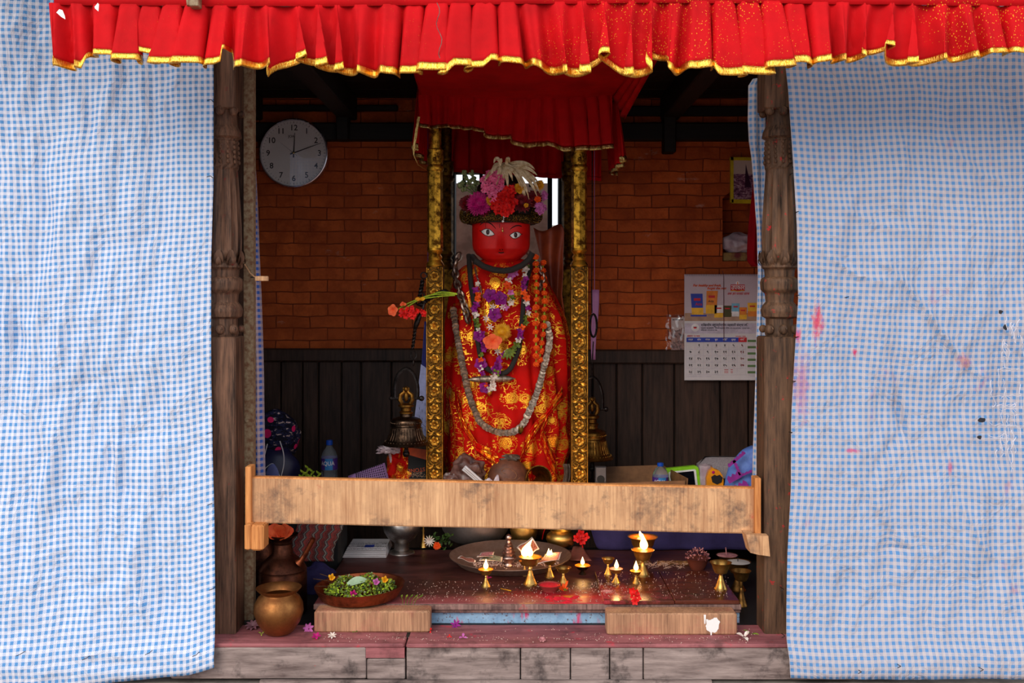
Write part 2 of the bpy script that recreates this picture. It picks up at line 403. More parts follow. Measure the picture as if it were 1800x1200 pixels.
    def build(s, name, mats, parent=None, label=None, cat=None, group=None, kind=None, smooth=True, origin=None, solid=0, subd=0, sharp=40):
        if not isinstance(mats, (list, tuple)): mats = [mats]
        mats = [M[m] if isinstance(m, str) else m for m in mats]
        if origin is None:
            if parent is not None:
                origin = Vector(parent.location)
                q = parent.parent
                while q is not None: origin = origin+Vector(q.location); q = q.parent
            else:
                xs = [v.x for v in s.v]; ys = [v.y for v in s.v]; zs = [v.z for v in s.v]
                origin = Vector(((min(xs)+max(xs))/2, (min(ys)+max(ys))/2, min(zs)))
        origin = Vector(origin)
        me = bpy.data.meshes.new(name); me.from_pydata([v-origin for v in s.v], [], s.f)
        for m in mats: me.materials.append(m)
        me.polygons.foreach_set('material_index', s.mi)
        if s.uv:
            ul = me.uv_layers.new(name='uv')
            for lp in me.loops:
                if lp.vertex_index in s.uv: ul.data[lp.index].uv = s.uv[lp.vertex_index]
        if smooth:
            me.polygons.foreach_set('use_smooth', [True]*len(me.polygons))
            me.set_sharp_from_angle(angle=math.radians(sharp))
        me.validate(); me.update()
        o = bpy.data.objects.new(name, me); COL.objects.link(o)
        if parent is not None: o.parent = parent
        else: o.location = origin
        if solid:
            md = o.modifiers.new('thickness', 'SOLIDIFY'); md.thickness = solid; md.offset = 0
        if subd:
            md = o.modifiers.new('smooth', 'SUBSURF'); md.levels = subd; md.render_levels = subd
        return tag(o, label, cat, group, kind)
def tag(o, label=None, cat=None, group=None, kind=None):
    if label: o['label'] = label
    if cat: o['category'] = cat
    if group: o['group'] = group
    if kind: o['kind'] = kind
    return o
def thing(name, label, cat, loc=(0, 0, 0), group=None):
    o = bpy.data.objects.new(name, None); COL.objects.link(o); o.location = loc; o.empty_display_size = .02
    return tag(o, label, cat, group)
def struct(name, mb, mats, **k): return mb.build(name, mats, kind='structure', **k)
def copy_tree(o, parent=None):
    c = o.copy(); COL.objects.link(c); c.parent = parent
    for ch in list(o.children): copy_tree(ch, c)
    return c

# ------------------------------------------------------------------ the setting
YB = 1.6; ZT = .52; ZS = .445; ZP = .70; YP = .9     # back wall, table top, sill top, rear platform
WX0, WX1 = -1.34, 1.34
ox0, ox1, oz0, oz1 = X(790, YB), X(992, YB), Z(650, YB), Z(298, YB)
nx0, nz0, nz1 = X(1270, YB), Z(459, YB), Z(338, YB); nx1 = nx0+.26
b = MB(); T = .22
zb = Z(636, YB)
b.box((WX0, YB, zb), (ox0, YB+T, 2.62)); b.box((ox0, YB, oz1), (ox1, YB+T, 2.62))
b.box((ox1, YB, zb), (nx0, YB+T, 2.62)); b.box((nx0, YB, zb), (nx1, YB+T, nz0)); b.box((nx0, YB, nz1), (nx1, YB+T, 2.62))
b.box((nx1, YB, zb), (WX1, YB+T, 2.62)); b.box((nx0, YB+.16, nz0), (nx1, YB+T, nz1))
b.prism([(nx0, nz1-.03), (nx0+.035, nz1), (nx0, nz1)], YB, YB+.16)
struct('wall_back', b, 'brick', smooth=False)
# wooden panelling below the brick
b = MB(); b.box((WX0, YB-.02, ZP-.1), (ox0, YB+.1, zb)); b.box((ox1, YB-.02, ZP-.1), (WX1, YB+.1, zb)); b.box((ox0, YB-.02, .3), (ox1, YB+.1, oz0))
struct('wall_back_panelling_core', b, 'black', smooth=False).name = 'baseboard_back'
pl = MB(); xs = [WX0, X(497, YB), X(535, YB), X(563, YB), X(603, YB), X(637, YB), X(690, YB), ox0]
xs2 = [ox1, X(1040, YB), X(1082, YB), X(1127, YB), X(1183, YB), X(1263, YB), X(1312, YB), WX1]
for A in (xs, xs2):
    for x0, x1 in zip(A, A[1:]): pl.bbox((x0+.003, YB-.045-R.uniform(0, .006), ZP-.1), (x1-.003, YB-.02, Z(634, YB)), .004)
struct('wall_back_planks', pl, 'panel_wood', smooth=False).name = 'trim_1'
b = MB(); b.bbox((WX0, YB-.075, Z(635, YB-.07)), (ox0+.02, YB, Z(613, YB-.07)), .006); b.bbox((ox1-.02, YB-.075, Z(639, YB-.07)), (WX1, YB, Z(615, YB-.07)), .006)
struct('trim_2', b, 'panel_wood', smooth=False)
b = MB(); b.bbox((WX0, YB-.06, Z(246, YB-.06)), (WX1, YB, Z(215, YB-.06)), .006); struct('trim_3', b, 'beam_wood', smooth=False)
b = MB(); b.bbox((WX0, YB-.03, Z(196, YB)), (X(700, YB), YB, Z(186, YB)), .004); b.bbox((X(1100, YB), YB-.03, Z(205, YB)), (WX1, YB, Z(188, YB)), .004)
struct('trim_4', b, 'beam_wood', smooth=False)
# side walls, floor, ceiling
b = MB(); b.box((WX0-.1, .35, 0), (WX0, YB+T, 2.62)); struct('wall_left', b, 'panel_wood', smooth=False)
b = MB(); b.box((WX1, .35, 0), (WX1+.1, YB+T, 2.62)); struct('wall_right', b, 'brick', smooth=False)
b = MB()
for i in range(10): b.bbox((-2.5, .05+i*.19, 2.585), (2.5, .05+i*.19+.185, 2.62), .003)
b.box((-2.6, .04, 2.62), (2.6, 2.0, 2.66)); b.box((-2.6, -.46, 2.86), (2.6, .1, 2.9)); b.box((-2.6, .04, 2.62), (2.6, .1, 2.9)); struct('ceiling', b, 'roof_wood', smooth=False)  # upper front slab is an unseen eave added to keep light off the top
for i, xx in enumerate((X(575, 1.0), X(1212, 1.0), -1.28, 1.3)):
    b = MB(); b.bbox((xx-.045, .05, 2.47), (xx+.045, YB-.02, 2.585), .006); struct('trim_%d' % (5+i), b, 'roof_wood', smooth=False)
for i, xx in enumerate((X(603, YB-.08), X(1176, YB-.08))):
    b = MB(); b.bbox((xx-.03, YB-.11, Z(246+22*i, YB-.1)), (xx+.03, YB-.03, 2.5), .005); struct('trim_%d' % (9+i), b, 'beam_wood', smooth=False)
b = MB(); b.box((-8, -14, -.05), (8, -.25, 0)); b.box((-8, -.25, -.05), (8, 4, -.001)); struct('floor', b, 'paving', smooth=False)
b = MB(); b.box((-2.6, -.1, 0), (2.6, .4, .318)); b.box((WX0, .4, 0), (WX1, YB, .42)); struct('wall_plinth', b, 'stone', smooth=False).name = 'baseboard_front'
b = MB(); b.box((WX0, -.02, .318), (WX1, YB, ZS-.001)); struct('floor_inner', b, 'black', smooth=False).name = 'floor_inner'
# front wooden sill: joined beams
def beam(n, px0, px1, py0, py1, mats='sill_wood', y0=-.1, y1=-.005):
    b = MB(); b.bbox((X(px0, y0), y0+R.uniform(0, .002), Z(py1, y0)), (X(px1, y0), y1, Z(py0, y0)), .003); return struct('trim_%d' % n, b, mats, smooth=False)
n = 11
for q in ((300, 643.5, 1138, 1193), (645, 712, 1158, 1194), (714.5, 914, 1138, 1195), (916, 1002, 1138, 1195), (1004, 1071, 1138, 1195), (1073, 1130, 1138, 1195), (1132, 1500, 1138, 1195)):
    beam(n, *q); n += 1
b = MB(); zt = ZS; zl = Z(1138, -.1)
b.bbox((X(300, -.1), -.1, zl-.001), (X(711, -.1), .1, zt), .004); b.box((X(643, -.1), -.1, Z(1156, -.1)), (X(711, -.1), -.01, zl))
struct('trim_%d' % n, b, 'step_wood', smooth=False); n += 1
b = MB(); b.bbox((X(714, -.1), -.103, zl-.001), (X(1500, -.1), .1, zt), .004); struct('trim_%d' % n, b, 'step_wood', smooth=False); n += 1
b = MB(); b.box((X(458, -.1), -.115, Z(1215, -.115)), (X(1250, -.1), -.1, Z(1196.5, -.115))); struct('trim_%d' % n, b, 'sill_wood', smooth=False); n += 1
b = MB(); b.bbox((-2.5, .04, 2.5), (2.5, .14, 2.585), .006); struct('trim_%d' % n, b, 'roof_wood', smooth=False); n += 1
b = MB(); b.bbox((-2.5, -.385, 2.54), (2.5, -.34, 2.6), .006); struct('trim_%d' % n, b, 'dark_wood', smooth=False); n += 1
# rear platform on which the statue stands
b = MB(); b.bbox((WX0, YP, ZP-.022), (WX1, YB-.05, ZP), .004); b.box((WX0, 1.2, ZS), (WX1, YB-.05, ZP-.022)); struct('trim_%d' % n, b, 'panel_wood', smooth=False); n += 1
# window behind the statue: frame, grille, plaster wall outside
w1 = thing('window_1', None, None, ((ox0+ox1)/2, YB, oz0)); w1['kind'] = 'structure'
b = MB(); fw = .028
b.bbox((ox0, YB-.03, oz0), (ox0+fw, YB+.12, oz1), .003); b.bbox((ox1-fw, YB-.03, oz0), (ox1, YB+.12, oz1), .003)
b.bbox((ox0, YB-.03, oz1-.012), (ox1, YB+.12, oz1+.03), .003); b.bbox((ox0, YB-.03, oz0), (ox1, YB+.12, oz0+.04), .003)
b.bbox((X(963, YB), YB+.02, oz0), (X(971, YB), YB+.06, oz1), .002)
b.build('window_frame', 'beam_wood', w1)
b = MB()
for a0, a1 in ((812, 818), (842, 848), (868, 874), (890, 896), (908, 914), (930, 936)): b.box((X(a0, YB), YB+.05, Z(326, YB)), (X(a1, YB), YB+.08, oz1))
b.build('grille', 'beam_wood', w1, smooth=False)
b = MB(); b.box((X(770, 2.3), 2.3, 0), (X(966, 2.3), 2.5, Z(322, 2.3))); struct('wall_outside', b, 'plaster', smooth=False)
b = MB(); b.box((-3, 5.5, 0), (3, 5.7, Z(400, 5.5))); b.box((.2, 5.48, Z(402, 5.5)), (3, 5.75, Z(396, 5.5))); struct('wall_far', b, 'plaster', smooth=False)

# ------------------------------------------------------------------ checked curtains
def curtain(name, mat, xL, xR, zT, zB, yf, amp, label, cat='curtain', nu=150, nv=150, seed=1, pinx=None, uvo=0, creases=(), fold=.01):
    amp *= 1.5; b = MB(); w0 = max(abs(xR(v/10)-xL(v/10)) for v in range(11)); h0 = zT-zB(.5)
    def fn(u, v):
        x = lerp(xL(v), xR(v), u); z = lerp(zT, zB(u), v); y = yf(z)
        q = Vector((x*2.6, seed, z*1.1)); e = amp*(mn.noise(q)*1.0+.55*mn.noise(Vector((x*6.5+z*1.2, seed+9, z*2.2))))
        e += amp*.55*abs(mn.noise(Vector((x*10-z*2.5, seed+20, z*2))))+amp*.28*mn.noise(Vector((x*26+z*5, seed+30, z*7)))+amp*.22*abs(mn.noise(Vector((x*5, seed+40, z*16-x*6))))
        e += fold*mn.noise(Vector((x*9+.5*math.sin(z*2), seed+50, z*.9)))+fold*.6*abs(mn.noise(Vector((x*15, seed+55, z*1.4))))
        for a0, b0, a1, b1, wd, am in creases:
            X0, Z0, X1, Z1 = X(a0, -.05), Z(b0, -.05), X(a1, -.05), Z(b1, -.05); dx_, dz_ = X1-X0, Z1-Z0; L2 = dx_*dx_+dz_*dz_
            t_ = ((x-X0)*dx_+(z-Z0)*dz_)/L2
            if -.1 < t_ < 1.1:
                d_ = ((x-X0)*dz_-(z-Z0)*dx_)/math.sqrt(L2)+.01*math.sin(t_*7); e -= am*math.exp(-(d_/wd)**2)*max(0, math.sin(PI*min(1, max(0, (t_+.1)/1.2))))
        k = 1.0
        if pinx: k = .12+.88*sm(abs(pinx(u))/.16)
        k *= .3+.7*sm((z-.42)/.15)
        dx = .006*mn.noise(Vector((x*5, z*5, seed+3)))*k
        return (x+dx, y+e*k-.004, z+.008*mn.noise(Vector((x*3, z*3, seed+5))))
    b.grid(fn, nu, nv, uvf=lambda u, v: (u*w0+uvo+.012*mn.noise(Vector((u*4, v*4, seed+2))), (1-v)*h0+.015*mn.noise(Vector((u*3, v*3, seed+8)))))
    return b.build(name, mat, label=label, cat=cat, solid=.0015)
def yfront(z): return lerp(-.135, -.025, max(0, min(1, (z-.42)/.8))**.6)
ledge = [(0, 375), (.35, 375), (.45, 371), (.62, 371), (.8, 374), (.93, 376), (1, 379)]
zt_, zbl = 2.8, lambda u: lerp(Z(1235, -.13), Z(1172, -.13), sm(u*1.0)**.5 if u > 0 else 0)
def bot_left(u): return Z(interp([(0, 1240), (.55, 1215), (.80, 1195), (.93, 1186), (1, 1172)], u), -.13)
curtain('checked_curtain', 'check_left', lambda v: -2.3, lambda v: X(interp([(a*1180, c) for a, c in ledge], 20+v*1160), -.03-.09*sm((v-.6)/.4)), zt_, bot_left,
        yfront, .028, 'blue and white checked cloth covering the bay left of the doorway', seed=1, pinx=lambda u: (1-u), fold=.024, creases=[(30, 1146, 372, 1148, .012, -.02), (-60, 1165, 372, 1160, .016, .022), (195, 620, 215, 960, .012, .016), (285, 640, 305, 900, .010, .014), (215, 940, 285, 1110, .012, .016), (330, 640, 345, 1080, .008, .012), (320, 130, 372, 178, .008, .012), (90, 760, 60, 980, .012, .012), (20, 600, 70, 760, .012, .012)])
def bot_right(u): return Z(interp([(0, 1190), (.5, 1193), (1, 1195)], u), -.13)
redge = [(20, 1362), (120, 1368), (150, 1371), (260, 1386), (330, 1391), (480, 1401), (600, 1403), (700, 1396), (800, 1390), (900, 1387), (1000, 1378), (1130, 1370), (1190, 1374)]
def redg(v):
    py = lerp(20, 1190, v); return X(interp(redge, py), -.03)
curtain('checked_curtain', 'check_right', redg, lambda v: 2.3, zt_, bot_right, yfront, .022,
        'stained and torn blue checked cloth covering the bay right of the doorway', seed=5, pinx=lambda u: u, uvo=.3, fold=.012, creases=[(1400, 420, 1560, 500, .009, .018), (1545, 450, 1745, 680, .010, .02), (1400, 440, 1480, 640, .012, .012), (1560, 600, 1610, 800, .010, -.014), (1610, 720, 1520, 860, .010, -.014), (1437, 560, 1437, 1000, .004, -.008), (1450, 780, 1440, 900, .008, .01), (1380, 1165, 1800, 1150, .012, .02), (1400, 1150, 1700, 1120, .010, -.012), (1480, 820, 1620, 980, .012, .010), (1640, 250, 1800, 330, .012, .012), (1650, 850, 1760, 1000, .01, .012), (1500, 980, 1660, 940, .012, -.01), (1386, 330, 1640, 420, .01, .01)])
# torn patch threads of the right cloth are modelled as a darned rag
# inner strips that wrap behind the posts
def strip(pl_, pr_, Y, label, mat='check_inner', seed=3, amp=.012):
    b = MB()
    y0, y1 = pl_[0][0], pl_[-1][0]
    def fn(u, v):
        py = lerp(y0, y1, v); x = lerp(X(interp(pl_, py), Y), X(interp(pr_, py), Y), u)
        return (x, Y+amp*math.sin(u*9+seed)+amp*mn.noise(Vector((x*9, seed, v*5))), Z(py, Y))
    W = abs(X(pr_[0][1], Y)-X(pl_[0][1], Y))+.05; H = Z(y0, Y)-Z(y1, Y)
    b.grid(fn, 10, 60, uvf=lambda u, v: (u*W+.1, (1-v)*H)); return b.build('checked_curtain', mat, label=label, cat='curtain', solid=.0015)
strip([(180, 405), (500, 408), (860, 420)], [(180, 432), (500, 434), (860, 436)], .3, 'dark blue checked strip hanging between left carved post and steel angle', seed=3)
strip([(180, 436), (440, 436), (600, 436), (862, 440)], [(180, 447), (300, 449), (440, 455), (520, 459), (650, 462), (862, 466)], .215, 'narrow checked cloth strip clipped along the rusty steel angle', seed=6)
strip([(138, 1324), (150, 1316), (210, 1315), (250, 1317), (280, 1322), (400, 1331), (480, 1333), (640, 1329), (880, 1322)], [(138, 1345), (200, 1345), (600, 1345), (700, 1345), (880, 1345)], .17,
      'ragged edged checked strip hanging just left of the right carved post', mat='check_right', seed=8, amp=.006)

# ------------------------------------------------------------------ gathered valances
def valance(root, name, hemname, path, top, bot, amp, period, mat, hem, hemw=.018, seed=0, nrm=(0, -1), n=None, vis=1.0, head=.0, flare=.0):
    """path(u)->(x,y); top(u), bot(u)->z; pleats push along nrm and sideways"""
    A, B_ = Vector(path(0)), Vector(path(1)); L = (A-B_).length; tv = (B_-A).normalized(); nv = Vector(nrm)
    n = n or int(L/.0045)
    rr = random.Random(seed); ph = [rr.uniform(0, 6) for _ in range(6)]
    def wave(s_):
        k = 2*PI/period; q = s_*k+1.4*mn.noise(Vector((s_*6, seed, 0)))*2
        return math.sin(q)*.7+.3*math.sin(2*q+ph[0])*1.0+.25*math.sin(.37*q+ph[1]), math.cos(q)
    def fn(u, t):
        s_ = u*L; p = Vector(path(u)); wv, wc = wave(s_+.02*t*math.sin(s_*9+seed))
        g = .25+.75*t**.8
        p = p+nv*(amp*wv*g+flare*t)+tv*(amp*.75*wc*g*math.sin(s_*7+ph[2])+.012*t*mn.noise(Vector((s_*5, 3, seed))))
        z = lerp(top(u), bot(u), t)+(.004*mn.noise(Vector((s_*30, t*3, seed))) if t > .3 else 0)
        return (p.x, p.y, z)
    H = top(.5)-bot(.5); tc = 1-hemw/H
    b = MB(); b.grid(lambda u, v: fn(u, v*tc), n, 14); b.build(name, mat, root, solid=.0012)
    b = MB(); b.grid(lambda u, v: Vector(fn(u, tc-.01+v*(1-tc+.01)))+Vector((nv.x*.0015, nv.y*.0015, 0)), n, 3); b.build(hemname, hem, root, solid=.0025, sharp=80)
YV = -.42
hemy = [(80, 115), (100, 118), (125, 124), (146, 124), (152, 103), (160, 97), (190, 103), (215, 112), (243, 112), (247, 90), (262, 100), (285, 118), (330, 116), (375, 118), (384, 113), (386, 90), (400, 90), (406, 124), (440, 122), (474, 117), (483, 122), (491, 140), (500, 122), (508, 112), (525, 101), (545, 112), (566, 121), (600, 128), (640, 134), (690, 136), (740, 128), (775, 130), (795, 136), (800, 119), (830, 124), (850, 122), (855, 110), (890, 116), (935, 121), (975, 132), (1030, 135), (1040, 118), (1046, 100), (1060, 96), (1076, 112), (1084, 136), (1105, 139), (1128, 132), (1142, 108), (1152, 100), (1168, 118), (1188, 132), (1215, 126), (1262, 122), (1268, 138), (1300, 132), (1328, 136), (1345, 130), (1405, 112), (1412, 120), (1450, 112), (1482, 112), (1500, 106), (1560, 84), (1566, 112), (1590, 118), (1640, 108), (1700, 108), (1740, 98), (1770, 94), (1800, 100), (1980, 110), (2300, 120)]
vr = thing('red_valance', 'long bright red gathered cloth valance with gold hem across the top', 'valance', (0, YV, 2.5))
vx0, vx1 = X(84, YV), X(2200, YV)
valance(vr, 'cloth', 'gold_hem', lambda u: (lerp(vx0, vx1, u)-.02*0, YV), lambda u: Z(6+4*math.sin(u*9), YV), lambda u: Z(interp(hemy, lerp(80, 2200, u)), YV), .044, .072, 'red_cloth', 'gold_hem', .019, seed=4, flare=.02)
b = MB(); b.grid(lambda u, v: (lerp(vx0+.02, vx1, u), YV-.004+.003*math.sin(u*60), lerp(Z(-32, YV), Z(9+3*math.sin(u*9), YV), v)), 120, 3); b.build('heading_band', 'red_cloth', vr, solid=.0012)
b = MB(); b.tube([P(330, -20, YV-.02), P(333, 10, YV-.03)], .008, 6); b.bbox((X(333, YV-.04), YV-.05, Z(12, YV-.04)), (X(350, YV-.04), YV-.012, Z(-40, YV-.04)), .002)
b.build('wooden_peg', 'rust', smooth=False, label='short square wooden peg poking over the valance above left post', cat='peg')
b = MB(); yv_ = YV-.05
for q in (((99, 22), (104, 16), (110, 18), (114, 28), (115, 34), (108, 30)), ((166, 12), (172, 5), (174, 8), (173, 20), (167, 15))): b.face([b.pt(P(a, e_, yv_)) for a, e_ in q][::-1]); b.build('white_patch', 'white', vr); b = MB()
b = MB(); b.tube([P(768+4*math.sin(i*1.1)+i*.7, 5+i*9, YV-.045-.004*math.sin(i)) for i in range(15)], .0012, 5)
b.build('loose_thread', 'table_edge', vr)

# ------------------------------------------------------------------ inner canopy over the statue
cn = thing('canopy', 'dark red box canopy with tinsel-edged frills above the statue', 'canopy', (0, 1.05, 2.3))
YF, YR = .84, 1.4
cxl, cxr = X(737, YF), X(1078, YF)
def ctop(u): return Z(lerp(150, 163, u), YF)
fh = [(0, 262), (.0, 215)]
fr_bot = [(0, 222), (.06, 230), (.14, 226), (.3, 232), (.37, 247), (.45, 246), (.53, 262), (.66, 258), (.75, 268), (.9, 266), (1, 262)]
valance(cn, 'front_frill', 'tinsel_hem', lambda u: (lerp(cxl, cxr, u)+(u-.5)*.0, YF), ctop, lambda u: Z(interp(fr_bot, u), YF), .019, .055, 'red_inner', 'dull_hem', .018, seed=11, flare=.03)
valance(cn, 'side_frill', 'tinsel_hem', lambda u: (cxr+.015, lerp(YF, YR, u)), lambda u: ctop(1), lambda u: Z(288, YF+.1)+.01*math.sin(u*14), .018, .07, 'red_inner', 'dull_hem', .016, seed=12, nrm=(1, 0), flare=.035)
valance(cn, 'side_frill', 'tinsel_hem', lambda u: (cxl-.005, lerp(YF, YR, u)), lambda u: ctop(0), lambda u: Z(262, YF)+.012*math.sin(u*15), .018, .07, 'red_inner', 'dull_hem', .016, seed=13, nrm=(-1, 0), flare=.02)
valance(cn, 'rear_frill', 'tinsel_hem', lambda u: (lerp(cxl, cxr, u), YR), lambda u: 2.46, lambda u: Z(lerp(300, 318, u), YR), .02, .07, 'red_inner', 'red_inner', .016, seed=14)
b = MB()
def tfn(u, v):
    Y = lerp(YR, -.30, v)
    x0 = lerp(cxl, X(690, -.3), sm(v)); x1 = lerp(cxr, X(1180, 0)*1.0, max(0, (v-.3)/.7))
    zf = interp([(0, 2.455), (.33, 2.45), (1, 2.49)], v)
    return (lerp(x0, x1, u)+.0*v, Y, zf-.018*math.sin(PI*u)*math.sin(PI*v)+.003*math.sin(u*40+v*4)*(u > .55))
b.grid(tfn, 60, 24); b.build('top_cloth', 'red_inner', cn, solid=.001)
b = MB()
def sfn(u, v):  # cloth corner stretched from the canopy's right edge up to the added eave
    a = lerp(P(1076, 163, YF), P(1180, 40, -.28), u); c = lerp(P(1097, 212, YF), P(1183, 52, -.28), u)
    p = lerp(a, c, v); return (p.x+.006*math.sin(v*22), p.y, p.z-.004*math.sin(v*25)*(1-u))
b.grid(sfn, 20, 24); b.build('hanging_corner', 'red_inner', cn, solid=.001)
b = MB()
for x0, x1 in (((cxl-.012), (cxl+.012)), (cxr-.012, cxr+.012)): b.bbox((x0, YF+.02, 2.468), (x1, YB-.06, 2.49), .002)
b.bbox((cxl, YF+.025, 2.468), (cxr, YF+.05, 2.49), .002); b.bbox((cxl, YR-.03, 2.463), (cxr, YR-.005, 2.485), .002)
b.build('frame', 'beam_wood', cn)
b = MB()
for xx in (cxl, cxr):
    for yy in (YF+.05, YR-.02): b = MB(); b.tube([(xx, yy, 2.48), (xx, yy, 2.59)], .006, 6); b.build('hanger', 'iron', cn)
b = MB(); b.tube([P(736, 205, YF-.03), P(731, 235, YF-.03), P(727, 262, YF-.02), P(727, 272, YF-.02), P(735, 290, YF), P(748, 298, YF+.05)], [.006, .006, .005, .002, .0015, .001], 5, flat=.3)
b.build('tinsel_tail', 'dull_hem', cn)

# ------------------------------------------------------------------ carved posts
def carved_post(cx, fx0, fx1, d, label, mat, flut=14):
    t = thing('carved_post', label, 'post', (cx, .06, ZS))
    y0, y1 = .0, .12
    b = MB(); b.bbox((fx0, y0, ZS-.01), (fx1, y1, Z(592, y0)), .005); b.build('lower_block', mat, t, smooth=False)
    b = MB(); b.bbox((fx0+.002, y0+.004, Z(190, y0)), (fx1-.002, y1-.004, 2.5), .005); b.build('upper_block', mat, t, smooth=False)
    b = MB()
    def H(py): return Z(py, .06)
    rad = [(592, .046), (585, .05), (572, .046), (560, .046), (556, .060), (545, .064), (537, .058), (530, .047), (516, .050), (509, .064), (496, .066), (490, .062), (486, .050), (474, .052), (470, .062), (463, .060), (458, .051), (445, .060), (425, .0615), (400, .061), (350, .055), (305, .048), (300, .046), (296, .050), (290, .051), (250, .047), (246, .048), (242, .060), (232, .056), (222, .046), (205, .043), (192, .046), (186, .048)]
    nn = 56
    def fn(u, v):
        k = v*(len(rad)-1); i = min(int(k), len(rad)-2); f = k-i
        py = lerp(rad[i][0], rad[i+1][0], f); r = lerp(rad[i][1], rad[i+1][1], f); a = 2*PI*u
        if 300 < py < 448: r *= 1-.10*abs(math.sin(a*flut/2))**.5*sm((py-300)/20)*sm((448-py)/10)
        if 248 < py < 297: r *= 1-.12*max(0, math.sin(a*12+py*.5))
        if 446 < py < 472: r *= 1+.08*math.sin(a*8)*math.sin((py-446)/26*PI)
        sq = 1
        if py > 484 and py < 560: sq = 1+.06*math.cos(4*a)**2*0
        return (cx+r*math.cos(a), .06+r*math.sin(a), H(py))
    ids = b.grid(fn, nn, (len(rad)-1)*4, closeu=True); b.face(ids[0][::-1]); b.face(ids[-1])
        # raised lotus leaves round the foot of the shaft and carved bosses at the corners
    for i in range(10):
        a = 2*PI*(i+.5)/10; o = Vector((math.cos(a), math.sin(a), 0))
        b.petal(Vector((cx, .06, H(470)))+o*.052, Vector((cx, .06, H(440)))+o*.062, .034, o, .12, 5)
        b.petal(Vector((cx, .06, H(470)))+o*.053, Vector((cx, .06, H(452)))+o*.063, .018, o, .3, 4)
    for i in range(12):
        a = 2*PI*i/12; o = Vector((math.cos(a), math.sin(a), 0))
        for k in range(5): b.ball(Vector((cx, .06, H(252+k*8.5)))+o*(.047+.001*k), .006, 6, 4, (1, 1, 1.3))
    b.build('turned_shaft', mat, t, sharp=50)
    for sx in (-1, 0, 1):
        for py in (578, 198):
            c = Vector((cx+sx*.044, .06-.05+(.01 if sx else 0), H(py)))
            b = MB(); b.ball(c, .016, 12, 8, (1, .8, 1.1)); b.tube([c+Vector((.009*math.cos(k*.8), -.013+.002*k, .009*math.sin(k*.8))) for k in range(7)], .003, 5); b.build('carved_boss', mat, t)
    for py in (578, 198):
        for sx in (-1, 1): b = MB(); b.ball((cx+sx*.05, .09, H(py)), .014, 10, 6); b.build('carved_boss', mat, t)
    return t
carved_post(X(394, .06), X(362, 0), X(414, 0), .12, 'dark carved wooden post at the left side of the opening', 'dark_wood')
carved_post(X(1370, .06), X(1344, 0), X(1399, 0), .12, 'lighter weathered carved post with red powder right of the opening', 'grey_wood')
b = MB(); b.bbox((X(405, .2), .2, ZS), (X(431, .2), .28, 2.585), .004); b.build('door_jamb', 'dark_wood', smooth=False, kind='structure').name = 'trim_40'
b = MB(); x0, x1 = X(429, .155), X(446, .155)
b.box((x0, .15, ZS), (x1, .155, 2.585)); b.box((x1-.004, .155, ZS), (x1, .185, 2.585))
for py in (330, 560, 740): b.lathe([(.006, 0), (.006, .003), (.003, .005)], (x0+.012, .15, Z(py, .15)), 10, (0, -1, 0))
b.build('steel_angle', 'rust', smooth=False, label='rusty steel angle upright standing just behind the left post', cat='steel bar')
b = MB(); b.tube([P(424, 455, .14), P(440, 480, .13), P(448, 487, .12)], .0025, 6); b.bbox((X(449, .12), .11, Z(494, .12)), (X(472, .12), .125, Z(485, .12)), .002)
b.build('clothes_peg', 'pale_wood', label='small pale wooden clothes peg clipped to the steel angle', cat='peg')
b = MB(); b.tube([P(441, 487, .145), P(446, 487, .14), P(450, 488, .12)], .002, 6); b.build('wire', 'iron', label='bent wire loop holding the peg on the steel angle', cat='wire')

# ------------------------------------------------------------------ railing board with slats and wedges
Yr = .02
b = MB(); th = .032
bc = [P(441, 838, Yr), P(1328, 857, Yr), P(1328, 938, Yr), P(441, 919, Yr)]
def brd(u, v, y):
    x = lerp(bc[0].x, bc[1].x, u); zt2 = lerp(bc[0].z, bc[1].z, u)+.0015*mn.noise(Vector((u*9, 0, 0))); zb2 = lerp(bc[3].z, bc[2].z, u)+.002*mn.noise(Vector((u*5, 4, 0)))
    return Vector((x, y, lerp(zb2, zt2, v)))
rg = []
sec = [(0, Yr+.003), (.03, Yr), (.97, Yr), (1, Yr+.003), (1, Yr+th-.003), (.97, Yr+th), (.03, Yr+th), (0, Yr+th-.003)]
for i in range(41): rg.append([b.pt(brd(i/40, v, y)) for v, y in sec])
for k, (A, B2) in enumerate(zip(rg, rg[1:])):
    for j in range(8):
        b.m = 1 if j in (3, 7, 2) else 0
        b.face((A[j], A[(j+1) % 8], B2[(j+1) % 8], B2[j]))
b.m = 0; b.face(rg[0][::-1]); b.face(rg[-1])
rl = thing('railing', 'broad pale wooden railing board across the opening between the two posts', 'railing', (X(885, Yr), Yr, Z(930, Yr)))
b.build('board', ['pale_wood', 'orange_wood'], rl, smooth=False)
b = MB(); b.bbox((X(431, .0), .0, Z(922, 0)), (X(441, 0), .06, Z(820, 0)), .002); b.build('end_slat', 'orange_wood', rl, smooth=False)
b = MB(); b.bbox((X(1327.5, .0), .0, Z(942, 0)), (X(1338, 0), .06, Z(840, 0)), .002); b.build('end_slat', 'orange_wood', rl, smooth=False)
b = MB(); b.bbox((X(430, -.03), -.035, Z(966, -.03)), (X(441, -.03), .02, Z(921, -.03)), .004); b.bbox((X(439, -.03), -.03, Z(968, -.03)), (X(463, -.03), .05, Z(923, -.03)), .006)
b.build('wedge', 'orange_wood', rl, smooth=False)
b = MB(); b.prism([(X(1310, -.04), Z(938, -.04)), (X(1324, -.04), Z(938, -.04)), (X(1332, -.04), Z(948, -.04)), (X(1334, -.04), Z(974, -.04)), (X(1318, -.04), Z(970, -.04))], -.05, .02)
